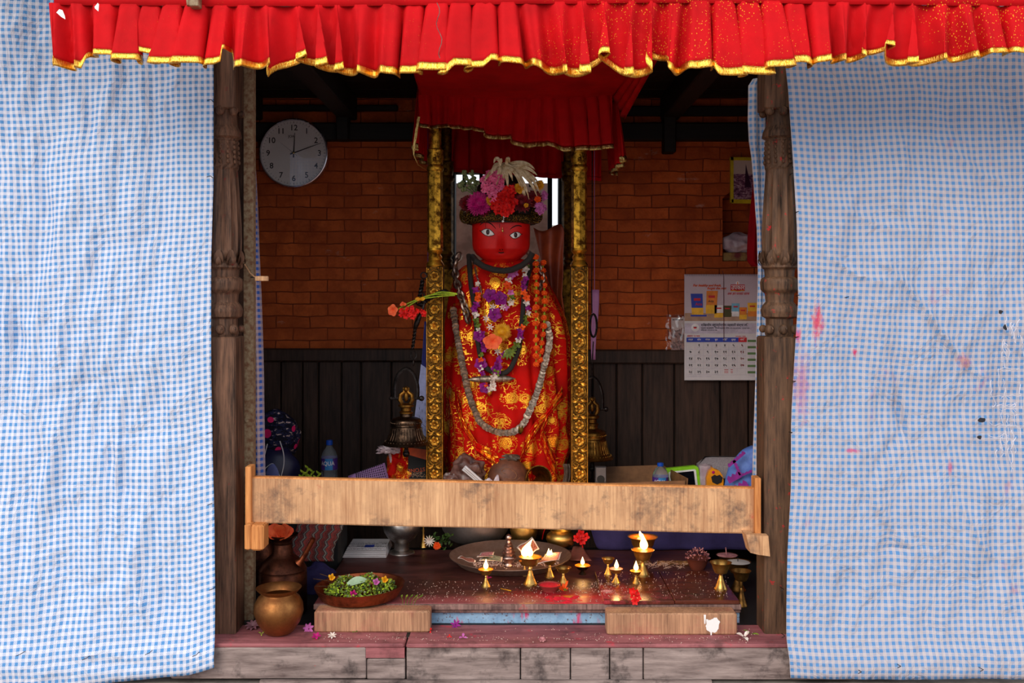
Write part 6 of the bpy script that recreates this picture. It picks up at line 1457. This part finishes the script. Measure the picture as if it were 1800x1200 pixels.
# navy cloth covering the rear step
b = MB()
def nvf(u, v):
    x = lerp(X(1022, .86), X(1338, .86), u)
    if v < .25: return (x, lerp(.93, .885, v/.25), ZP+.006+.002*math.sin(x*30))
    t_ = (v-.25)/.75; left = 1-sm(u/.10)
    return (x+.02*left*t_, .885-.03*t_+.006*math.sin(x*34+t_*2), lerp(ZP+.006, ZT+.002+.12*left, t_))
b.grid(nvf, 60, 20); b.build('navy_cloth', 'navy', label='navy cloth draped over the rear step at the right', cat='cloth', solid=.002)
b = MB()
for k in range(5): b.ball(on(1165+k*14, 992, ZT)+Vector((0, 0, .006)), .02, 10, 6, (1.3, .8, .45), .4, 8, k)
b.build('straw_brush', colr('straw', (150, 105, 62), c2=(90, 58, 32), nsc=40), label='frayed straw brush lying left of the clay pot of petals', cat='brush')
b = MB(); rd = random.Random(7)
for i in range(70): p = on(rd.uniform(1135, 1205), rd.uniform(990, 1000), ZT+.012); b.tube([p, p+Vector((rd.uniform(-.03, .03), rd.uniform(-.01, .01), rd.uniform(0, .014)))], .0006, 4)
bpy.data.objects['straw_brush'] and b.build('bristles', 'rice', bpy.data.objects['straw_brush'], origin=bpy.data.objects['straw_brush'].location)

# ------------------------------------------------------------------ things on the rear platform behind the board
def on_p(px, py): return P(px, py, 1.0)
# floral bundle and navy backpack at the left
g = G('floral_print', .85, 0, .2); o_ = g.obj(); n1 = g.vor(o_, 17, 'Distance'); vc = g.vor(o_, 17, 'Color'); nz_ = g.noise(g.mp(o_, (1, 1, 2.2)), 26, 4, .7)
c_ = g.ramp(nz_, [(.42, lin((16, 15, 30))), (.5, lin((34, 36, 70))), (.56, lin((30, 24, 30))), (.6, lin((190, 165, 160)))], True)
xr_, yr_, zr_ = g.sep(vc); c_ = g.mix(g.math('MULTIPLY', g.math('LESS_THAN', n1, .36), g.math('GREATER_THAN', xr_, .55)), c_, lin((205, 28, 95))); g.col(c_); M['floral'] = g.m
lump('cloth_bundle', P(484, 768, 1.25), .12, (.95, .8, 1.0), 'floral', 'folded floral quilt bundle with pink flowers behind the left end of board', 'cloth', nz=.25, seed=2)
bk = thing('backpack', 'navy backpack with white piping under the floral bundle', 'bag', P(485, 850, 1.15))
b = MB(); c = P(482, 825, 1.2); b.ball(c, .115, 28, 20, (1, .7, 1.0), .12, 6, 3); b.v = [Vector((v.x, v.y, max(v.z, ZP))) for v in b.v]; b.build('body', colr('navy_nylon', (24, 24, 62), .5), bk)
b = MB()
for q in (((470, 780), (465, 800), (460, 815)), ((492, 775), (498, 795), (499, 815), (494, 838)), ((464, 825), (480, 815), (492, 838))): b.tube(smoothpath([P(a, e_, 1.085) for a, e_ in q], 12), .0022, 5)
b.build('piping', 'paper', bk)
b = MB(); b.petal(P(480, 850, 1.08), P(480, 815, 1.075), .06, (0, -1, 0), .05, 5); b.build('emblem_patch', colr('grey_blue_patch', (90, 95, 150)), bk, solid=.002)
b = MB()
for q in ((530, 846, 542, 822), (536, 846, 550, 828), (546, 846, 562, 832), (525, 846, 534, 830)):
    c0, c1 = P(q[0], q[1]+10, 1.1), P(q[2], q[3], 1.1); b.tube([c0, c1], .004, 6)
    for k in range(5): p = c0.lerp(c1, .35+k*.16); b.petal(p, p+Vector((.014*(1 if k % 2 else -1), -.004, .014)), .01, (0, -1, 0), .2, 3)
b.build('green_stems', 'fl_lime', label='fresh yellow green flower stems poking up behind the board', cat='plant')
# water bottles
g = G('clear_bottle', .08, 0, .5); g.b.inputs['Transmission Weight'].default_value = .9; g.b.inputs['IOR'].default_value = 1.2; g.b.inputs['Base Color'].default_value = (.8, .85, .9, 1); M['clear'] = g.m
def bottle(px, ptop, Y, label, rot=0, txt='AQUA'):
    s_ = (Y+CD)/FP; x = X(px, Y); H = Z(ptop, Y)-ZP; r = 14.2*s_
    t = thing('water_bottle', label, 'bottle', (x, Y, ZP)); hh = lambda py: H-(py-ptop)*s_
    b = MB(); b.lathe([(r*.9, 0), (r, .006), (r*.96, hh(840)), (r, hh(838)), (r, hh(802)), (r*.97, hh(800)), (r*.75, hh(792)), (r*.42, hh(786)), (r*.32, hh(781)), (.0001, hh(780))] if ptop > 760 and ptop < 790 else [(r*.9, 0), (r, .006), (r, H*.62), (r*.97, H*.66), (r*.7, H*.8), (r*.36, H*.88), (r*.34, H*.93), (.0001, H*.93)], (x, Y, ZP), 28); b.build('body', 'clear', t)
    b = MB(); b.lathe([(r*.40, H*.90), (r*.42, H*.91), (r*.40, H*.995), (r*.3, H), (.0001, H)], (x, Y, ZP), 20); b.build('cap', colr('blue_cap', (12, 78, 190), .4), t)
    z0, z1 = (hh(824), hh(804)) if ptop < 800 else (H*.30, H*.58)
    b = MB(); b.lathe([(r*1.015, z0), (r*1.015, z1)], (x, Y, ZP), 32, cap=False)
    for i in range(32): 
        if 24 <= (i+2) % 32 <= 28: b.mi[i] = 1
    def wr(tx, tz): a = -PI/2+(tx)/r; return (x+r*1.03*math.cos(a), Y+r*1.03*math.sin(a), ZP+tz)
    b.m = 2; b.text(txt, -r*1.0, 0, lerp(z0, z1, .42), (z1-z0)*.5, .9, map2=wr)
    b.build('label', [colr('purple_label', (78, 40, 130)), colr('sky_label', (50, 130, 195)), 'print_white'], t)
    return t
bottle(579, 773, 1.28, 'plastic water bottle with blue cap standing left of the hanging bell')
bottle(1161, 813, 1.12, 'plastic water bottle with blue cap leaning in the cardboard box')
# pink printed sheet
b = MB(); q = [P(612, 862, 1.12), P(690, 862, 1.12), P(676, 813, 1.16), P(612, 836, 1.16)]
def pf(u, v): return q[0].lerp(q[1], u).lerp(q[3].lerp(q[2], u), v)
b.grid(pf, 6, 6); o = b.build('printed_sheet', 'lav', label='tilted lilac sheet of paper with printed text behind the board', cat='paper', solid=.0008)
b = MB()
for i in range(15):
    for j in range(7):
        p = pf(.22+i*.05, .96-j*.09)+Vector((0, -.002, 0)); d = Vector((.0022, 0, 0)); e_ = Vector((0, 0, .0065)); b.face([b.pt(p-d), b.pt(p+d), b.pt(p+d+e_), b.pt(p-d+e_)])
b.build('print', 'ink', o, origin=o.location, smooth=False)
lump('brocade_bundle', P(705, 825, 1.02), .085, (.72, .6, 1.1), 'brocade', 'crumpled red and gold brocade bundle below the left bell', 'cloth', nz=.5, nf=9, seed=7, floor=ZP)
b = MB(); b.ball(P(682, 790, .96), .045, 20, 14, (1.0, .3, .35), .9, 12, 3); b.build('plastic_scrap', 'milky_plastic', label='crumpled white plastic sticking out left of the bell rim', cat='plastic')
b = MB(); b.tube([P(684, 792, .98), P(690, 820, 1.0)], .006, 6); b.build('support_twist', 'milky_plastic', bpy.data.objects['plastic_scrap'], origin=bpy.data.objects['plastic_scrap'].location)
# black box with orange top
Yk = .985; kb = thing('black_carton', 'black and orange printed carton lying upside down behind the bell clapper', 'carton', P(732, 850, Yk))
b = MB(); b.prism([(X(716, Yk), Z(865, Yk)), (X(748, Yk), Z(865, Yk)), (X(748, Yk), Z(802, Yk)), (X(718, Yk), Z(790, Yk))], Yk, Yk+.05); b.build('carton', 'black', kb, smooth=False)
b = MB(); Yy = Yk-.001; b.m = 0
q = [P(718, 799, Yy), P(749, 808, Yy), P(749, 790, Yy), P(718, 786, Yy)]; b.face([b.pt(v) for v in q])
b.m = 1; b.text('STONE', X(747, Yy), Yy-.001, Z(821, Yy), .024, 1, rot=PI+.12); b.m = 2; b.text('BLACK', X(742, Yy), Yy-.001, Z(829, Yy), .014, 1, rot=PI+.12)
b.m = 3
for i in range(4): b.tube([P(718+i*8, 838, Yy-.001), P(722+i*8, 833, Yy-.001), P(726+i*8, 839, Yy-.001)], .0012, 4)
b.tube([P(717, 833, Yy-.001), P(748, 838, Yy-.001)], .001, 4); b.tube([P(717, 845, Yy-.001), P(748, 848, Yy-.001)], .001, 4)
b.build('carton_print', [colr('orange_print', (215, 85, 30)), colr('orange_ink', (190, 75, 30)), 'print_tan', 'print_tan'], kb, smooth=False)
# hanging calendar leaf behind the front left post
b = MB(); q = [P(748, 792, 1.15), P(736, 750, 1.15), P(736, 640, 1.15), P(752, 650, 1.15)]
b.face([b.pt(P(727, 748, 1.15)), b.pt(P(760, 778, 1.15)), b.pt(P(768, 660, 1.15)), b.pt(P(740, 640, 1.15))])
b.tube([P(752, 648, 1.15), P(756, 560, 1.15), (X(756, 1.15), 1.15, 2.59)], .0012, 4)
o = b.build('paper_leaf', colr('bluish_paper', (165, 170, 215)), label='bluish printed calendar leaf hanging behind the left gilded post', cat='paper', solid=.0008, smooth=False)
b = MB()
for i in range(4):
    for j in range(3): p = P(737+j*5, 700+i*15+j*4, 1.147); b.tube([p, p+Vector((.001, 0, -.012))], .0008, 4)
b.tube([P(731, 735, 1.147), P(762, 762, 1.147)], .0007, 4); b.build('print', 'ink', o, origin=o.location)
b = MB(); b.grid(lambda u, v: P(lerp(740, 752, u)+6*v, lerp(655, 565, v), 1.2+.006*math.sin(u*5)), 4, 8); b.tube([P(752, 566, 1.2), (X(752, 1.2), 1.2, 2.59)], .001, 4); b.build('blue_ribbon', colr('royal_blue_cloth', (24, 24, 110)), label='dark blue ribbon hanging behind the left gilded post', cat='ribbon', solid=.001)
# at the foot of the statue
lump('plastic_sack', P(822, 835, .93), .078, (1.0, .6, .95), colr('brown_plastic', (118, 82, 74), .35, c2=(70, 42, 36)), 'brownish crumpled plastic sack at the left foot of the statue', 'bag', nz=.5, nf=8, seed=9, floor=ZP)
lump('plastic_sack', P(797, 845, .92), .05, (1.0, .6, .8), 'brown_plastic', 'smaller brownish plastic sack beside the left gilded post', 'bag', nz=.4, nf=8, seed=12, floor=ZP)
b = MB(); q = P(828, 836, .87)
for k in range(3):
    A = P(813+k*2, 824-k*2.4, .868-.004*k); B_ = P(846+k*1.5, 852-k*2.4, .868-.004*k); d = (B_-A); n_ = Vector((d.z, 0, -d.x)).normalized()*-.011
    b.grid(lambda u, v: A+d*u+n_*(v-.5)*1.0+Vector((0, -.003*math.sin(v*PI), 0)), 6, 4)
b.tube([P(832, 868, .868), P(846, 852, .868)], .004, 5)
b.build('folded_notes', 'paper', label='wad of folded white paper slips leaning before the brown sack', cat='paper', solid=.0012)
M['clay_dark'] = simple('painted_brown_pot', (112, 62, 38), .6, c2=(82, 42, 26))
c = P(893, 850, .96); pt_ = thing('painted_pot', 'brown pot painted with a pale scroll at the foot of the statue', 'pot', (c.x, c.y, ZP))
b = MB(); b.ball((c.x, c.y, ZP+.10), .088, 32, 20, (1.02, .8, 1.12)); b.build('pot', 'clay_dark', pt_)
b = MB(); pc0 = Vector((c.x, c.y, ZP+.10))
def onpot(px, py):
    p = P(px, py, .88); dx = (p.x-pc0.x)/(.088*1.02); dz = (p.z-pc0.z)/(.088*1.12); k = max(.02, 1-dx*dx-dz*dz); return Vector((p.x, pc0.y-.088*.8*math.sqrt(k)-.001, p.z))
b.tube(smoothpath([onpot(x_, y_) for x_, y_ in ((888, 833), (882, 830), (884, 826), (893, 825), (903, 829), (908, 836), (905, 842), (896, 843), (890, 841))], 30), .0028, 6, flat=.4); b.tube(smoothpath([onpot(x_, y_) for x_, y_ in ((886, 840), (895, 845), (908, 845), (914, 841))], 14), .002, 6, flat=.4)
b.build('painted_scroll', colr('pale_brown_paint', (175, 120, 85)), pt_)
b = MB(); b.ball((c.x+.01, c.y, ZP+.195), .04, 18, 10, (1.2, .8, .4), .5, 9, 3); b.build('cloth_lid', colr('grey_sacking', (96, 78, 66), c2=(60, 46, 38), nsc=80), pt_)
c = P(947, 842, .93); ax = Vector((.28, -1, .10)).normalized()
b = MB(); r = 24*4.43/FP; b.lathe([(r*.5, -.11), (r*.86, -.08), (r*.92, -.05), (r*.8, -.03), (r*.88, -.015), (r, -.004), (r*1.02, .0), (r*.94, .0), (r*.78, -.02), (r*.7, -.06), (.0001, -.1)], c, 36, ax); b.build('fallen_vessel', 'bronze_gold', label='bronze vessel fallen on its side with its dark mouth forward', cat='vessel')
b = MB(); b.ball(P(944, 862, .95), .05, 14, 10, (1.3, .9, .8)); b.v = [Vector((v.x, v.y, max(v.z, ZP))) for v in b.v]; b.build('cloth_pad', 'clay_dark', label='small brown pad under the fallen bronze vessel', cat='pad')
b = MB(); b.ball(P(859, 848, .88), .02, 14, 8, (1, .6, .9), .3, 8, 2); b.tube([P(862, 870, .9), P(860, 850, .885)], .01, 6); b.build('plastic_twist', 'milky_plastic', label='small clear plastic twist right of the folded paper slips', cat='plastic')
b = MB(); b.petal(P(869, 862, .88), P(875, 834, .88), .026, (0, -1, 0), .1, 5); b.build('plastic_twist', 'milky_plastic', label='pointed milky plastic tip before the painted pot', cat='plastic', solid=.002)
b = MB(); b.grid(lambda u, v: P(lerp(990, 1001, u)+2*math.sin(v*6), lerp(815, 870, v), 1.0+.006*math.sin(u*9)), 6, 8); b.build('sacking_strip', 'grey_sacking', label='strip of grey sacking beside the foot of the right gilded post', cat='cloth', solid=.003)
# cardboard box and things at the right
colr('cardboard', (138, 94, 58), c2=(112, 74, 44), nsc=18)
def panel(q, mat, root, name, t=.004):
    q = [Vector((v.x, v.y, max(v.z, ZP+.001))) for v in q]
    b = MB(); A = [b.pt(v) for v in q]; n_ = (q[1]-q[0]).cross(q[2]-q[0]).normalized()*t; B2 = [b.pt(v+n_) for v in q]; b.face(A); b.face(B2[::-1])
    for i in range(4): b.face((A[i], B2[i], B2[(i+1) % 4], A[(i+1) % 4]))
    return b.build(name, mat, root, smooth=False)
cb = thing('cardboard_box', 'open brown cardboard box behind the right half of the board', 'box', (X(1125, 1.1), 1.1, ZP))
Yf_, Yr_ = .98, 1.3
panel([P(1045, 900, Yf_), P(1204, 900, Yf_), P(1204, 844, Yf_), P(1045, 849, Yf_)], 'cardboard', cb, 'front_panel').location
panel([P(1060, 860, Yr_), P(1176, 860, Yr_), P(1158, 817, Yr_), P(1060, 820, Yr_)], 'cardboard', cb, 'rear_panel')
panel([P(1205, 895, Yf_), P(1176, 860, Yr_), P(1166, 819, Yr_), P(1208, 841, Yf_)], 'cardboard', cb, 'side_panel')
panel([P(1045, 900, Yf_), P(1060, 860, Yr_), P(1060, 820, Yr_), P(1047, 849, Yf_)], 'cardboard', cb, 'side_panel')
b = MB(); b.text('CONSTRUCTION 1SN', X(1125, Yf_), Yf_-.005, Z(853, Yf_), .010); b.build('stencil', 'ink', cb, smooth=False)
b = MB(); b.bbox((X(1046, .95), .95, ZP), (X(1066, .95), .975, Z(820, .95)), .002); kx = b.build('small_carton', colr('dark_carton', (50, 44, 46)), label='small dark carton with a pale label right of the gilded post', cat='carton', smooth=False)
b = MB(); b.box((X(1048, .945), .947, Z(846, .945)), (X(1065, .945), .949, Z(822, .945))); b.m = 1; b.lathe([(.017, 0), (.017, .001)], P(1056, 842, .946), 16, (0, -1, 0)); b.build('pale_label', [colr('pale_label', (96, 88, 88)), 'black'], kx, origin=kx.location, smooth=False)
# child tablet, cushion, toy, blue bag
Yt = 1.2; tab = thing('toy_tablet', 'tablet in a lime green frame standing right of the cardboard box', 'tablet', P(1215, 855, Yt))
def rrect(x0, y0, x1, y1, rad, n=5):
    out = []
    for cx_, cy_, a0 in ((x1-rad, y0+rad, -90), (x1-rad, y1-rad, 0), (x0+rad, y1-rad, 90), (x0+rad, y0+rad, 180)):
        for i in range(n+1): a = math.radians(a0+90*i/n); out.append((cx_+rad*math.cos(a), cy_+rad*math.sin(a)))
    return out
def plate(x0, y0, x1, y1, rad, Y, d, mat, root, name, shear=0):
    b = MB(); pts = [(X(px+shear*(870-py)*-.12, Y), Z(py-(px-x0)*-.0+(-(px-1180)*.10 if shear else 0), Y)) for px, py in rrect(x0, y0, x1, y1, rad)]; b.prism(pts[::-1], Y, Y+d); return b.build(name, mat, root, smooth=False)
plate(1172, 823, 1233, 864, 7, Yt, .025, colr('lime_plastic', (140, 205, 25), .4), tab, 'frame', 1); plate(1180, 829, 1228, 860, 3, Yt-.002, .01, 'print_white', tab, 'bezel', 1); plate(1184, 832, 1224, 857, 1, Yt-.004, .01, colr('black_screen', (8, 8, 14), .12), tab, 'screen', 1)
g = M['black_screen']
b = MB(); b.bbox((X(1230, 1.36), 1.36, ZP), (X(1345, 1.36), 1.48, Z(806, 1.36)), .035); b.build('foam_cushion', colr('grey_white_foam', (165, 156, 160), c2=(140, 130, 136), nsc=150), label='pale grey foam cushion standing at the back right', cat='cushion')
Yo = 1.15; toy = thing('toy_phone', 'orange yellow plastic toy with dark heart shaped pad by the tablet', 'toy', P(1257, 855, Yo))
out = [(1242, 868), (1242, 840), (1246, 828), (1250, 825), (1252, 821), (1256, 824), (1264, 827), (1270, 835), (1272, 845), (1271, 858), (1273, 868)]
b = MB(); b.prism([(X(a, Yo), Z(e_, Yo)) for a, e_ in out][::-1], Yo, Yo+.03); b.build('body', colr('toy_orange', (240, 150, 20), .35), toy, smooth=False)
b = MB(); b.prism([(X(a, Yo), Z(e_, Yo)) for a, e_ in ((1250, 838), (1256, 834), (1260, 836), (1265, 834), (1270, 839), (1268, 847), (1260, 851), (1252, 847))][::-1], Yo-.004, Yo); b.build('keypad', 'black', toy, smooth=False)
b = MB(); b.lathe([(.007, 0), (.005, .003)], P(1254, 830, Yo), 12, (0, -1, 0)); b.build('pink_button', 'fl_magenta', toy)
b = MB()
for i in range(3): b.box((X(1247+i*8.5, Yo-.003), Yo-.004, Z(861, Yo)), (X(1253.5+i*8.5, Yo-.003), Yo, Z(853.5, Yo)))
b.build('button_row', 'fl_red', toy, smooth=False)
b = MB(); b.lathe([(.03, 0), (.035, .05), (.03, .12), (.0001, .13)], (X(1240, 1.22), 1.22, ZP), 20); b.build('plastic_cup', 'milky_plastic', label='upturned cloudy plastic cup half hidden behind the orange toy', cat='cup')
bb = thing('cloth_bag', 'blue bag with purple rick-rack trim beside the right post', 'bag', P(1305, 860, 1.05))
b = MB(); prof = [(858, 1273, 1345), (840, 1275, 1345), (820, 1281, 1345), (805, 1292, 1345), (795, 1300, 1345), (788, 1308, 1342), (785, 1318, 1338)]
def bagf(u, v):
    py = lerp(875, 785, v); xl = interp([(a, e_) for a, e_, f_ in prof[::-1]], py); a = 2*PI*u; cx_ = (xl+1347)/2; rx = (1347-xl)/2
    return Vector((X(cx_, 1.05)+rx*4.55/FP*math.cos(a), 1.05+.07*math.sin(a)*(1-.4*v), Z(py, 1.05)))+Vector((0, 1, 0))*.008*mn.noise(Vector((a*2, v*5, 1)))
ids = b.grid(bagf, 36, 20, closeu=True); b.face(ids[-1]); b.v = [Vector((v.x, v.y, max(v.z, ZP))) for v in b.v]; b.build('bag', colr('sky_blue_cloth', (92, 128, 205), c2=(72, 104, 185)), bb)
def zig(q, w_, n_, name, mat='purple_trim'):
    b = MB(); A, B_ = P(*q[0], .968), P(*q[1], .968); d = B_-A; nn_ = Vector((-d.z, 0, d.x)).normalized()
    for i in range(n_):
        a, c2_ = A+d*(i/n_), A+d*((i+1)/n_); m_ = (a+c2_)/2+nn_*w_*.5
        b.face([b.pt(a-nn_*w_), b.pt(c2_-nn_*w_), b.pt(c2_), b.pt(m_), b.pt(a)])
    b.build(name, mat, bb, solid=.002, smooth=False)
colr('purple_trim', (150, 40, 150), c2=(130, 30, 130))
zig(((1279, 818), (1308, 793)), .011, 6, 'trim_band'); zig(((1291, 808), (1303, 834)), .010, 5, 'trim_band'); zig(((1303, 834), (1322, 826)), .008, 3, 'trim_band')
zig(((1278, 842), (1300, 830)), .022, 3, 'trim_band'); zig(((1275, 866), (1312, 846)), .026, 5, 'trim_band')
# ragged threads and a hole in the torn right curtain
g = colr('thread', (222, 216, 225)); 
dn = MB(); rd = random.Random(11)
for i in range(34):
    px, py = 1772+rd.gauss(0, 16), 620+rd.uniform(-70, 190); Y = -.045-.025
    q = [P(px+rd.gauss(0, 2)+(k*.3), py+k*rd.uniform(4, 9), Y-.004*math.sin(k)) for k in range(6)]; dn.tube(smoothpath(q, 10), .0011, 4)
for i in range(12):
    px, py = rd.uniform(1735, 1765), rd.uniform(640, 780); q = [P(px+k*7, py+rd.gauss(0, 2), -.072) for k in range(6)]; dn.tube(smoothpath(q, 10), .0009, 4)
cr_ = [o for o in bpy.data.objects if o.name.startswith('checked_curtain') and 'right of the doorway' in o.get('label', '')][0]
dn.build('pulled_threads', 'thread', cr_, origin=cr_.location)
b = MB()
for px, py, rx_, ry_2 in ((1725, 738, 7, 5), (1767, 575, 4, 5), (1722, 768, 5, 4), (1759, 548, 4, 4)):
    b = MB(); c = P(px, py, -.064); b.face([b.pt(c+Vector((rx_*.0019*math.cos(a)*rd.uniform(.7, 1.2), 0, ry_2*.0019*math.sin(a)*rd.uniform(.7, 1.2)))) for a in [2*PI*i/10 for i in range(10)]][::-1]); b.build('torn_hole', 'ink', cr_, origin=cr_.location, smooth=False)
pass
# small nails holding the curtains
for nm_, root_, pts_ in (('l', [o for o in bpy.data.objects if 'left of the doorway' in str(o.get('label', ''))][0], ((371, 176), (370, 310), (369, 700), (370, 760), (371, 885), (374, 1034), (345, 1150), (262, 1147), (152, 1156), (36, 1149))), ('r', cr_, ((1392, 305), (1402, 372), (1403, 519), (1402, 592), (1397, 670), (1391, 760), (1376, 1035), (1378, 1117), (1490, 522), (1581, 1170), (1512, 1180), (1726, 1176)))):
    for px, py in pts_:
        Y = -.06 if py < 900 else lerp(-.08, -.16, sm((py-900)/250)); b = MB(); c = P(px, py, Y); b.tube([c+Vector((0, .03, -.002)), c+Vector((.002, -.006, .001)), c+Vector((-.010, -.010, -.003))], .0012, 5); b.build('bent_nail', 'iron', root_, origin=root_.location)

# ------------------------------------------------------------------ groups of repeats
GR = {'oil_lamp': 'brass and clay oil lamps on the altar', 'dahlia': 'dahlias on the statue crown', 'marigold': 'single marigold blossoms', 'orchid': 'loose purple orchids', 'jasmine': 'white jasmine blossoms on the chest',
      'banknote': 'banknotes on the offering plate', 'gilded_post': 'gilded posts of the shrine', 'carved_post': 'carved posts of the opening', 'temple_bell': 'hanging bells', 'flower_garland': 'mixed flower garlands', 'marigold_garland': 'orange marigold strings',
      'water_bottle': 'plastic water bottles', 'wooden_block': 'wooden blocks on the threshold', 'plank': 'raised planks on the table', 'petal': 'fallen petals', 'checked_curtain': 'checked cloth curtains', 'brass_vessel': 'brass vessels under the board',
      'plastic_sack': 'plastic sacks at the foot of the statue', 'phlox_cluster': 'pink phlox on the crown', 'geranium_cluster': 'red geranium clusters', 'lilac_cluster': 'lilac florets on the crown', 'gladiolus': 'peach gladiolus blooms', 'iron_chain': 'iron chains on the shoulders', 'dry_flower': 'withered flowers on the threshold', 'leaf': 'single green leaves', 'bud': 'buds on the copper tray', 'plastic_twist': 'plastic twists at the foot of the statue'}
for o in bpy.data.objects:
    if o.parent is None and o.get('label'):
        k = o.name.split('.')[0]
        if k in GR and not o.get('kind'): o['group'] = GR[k]
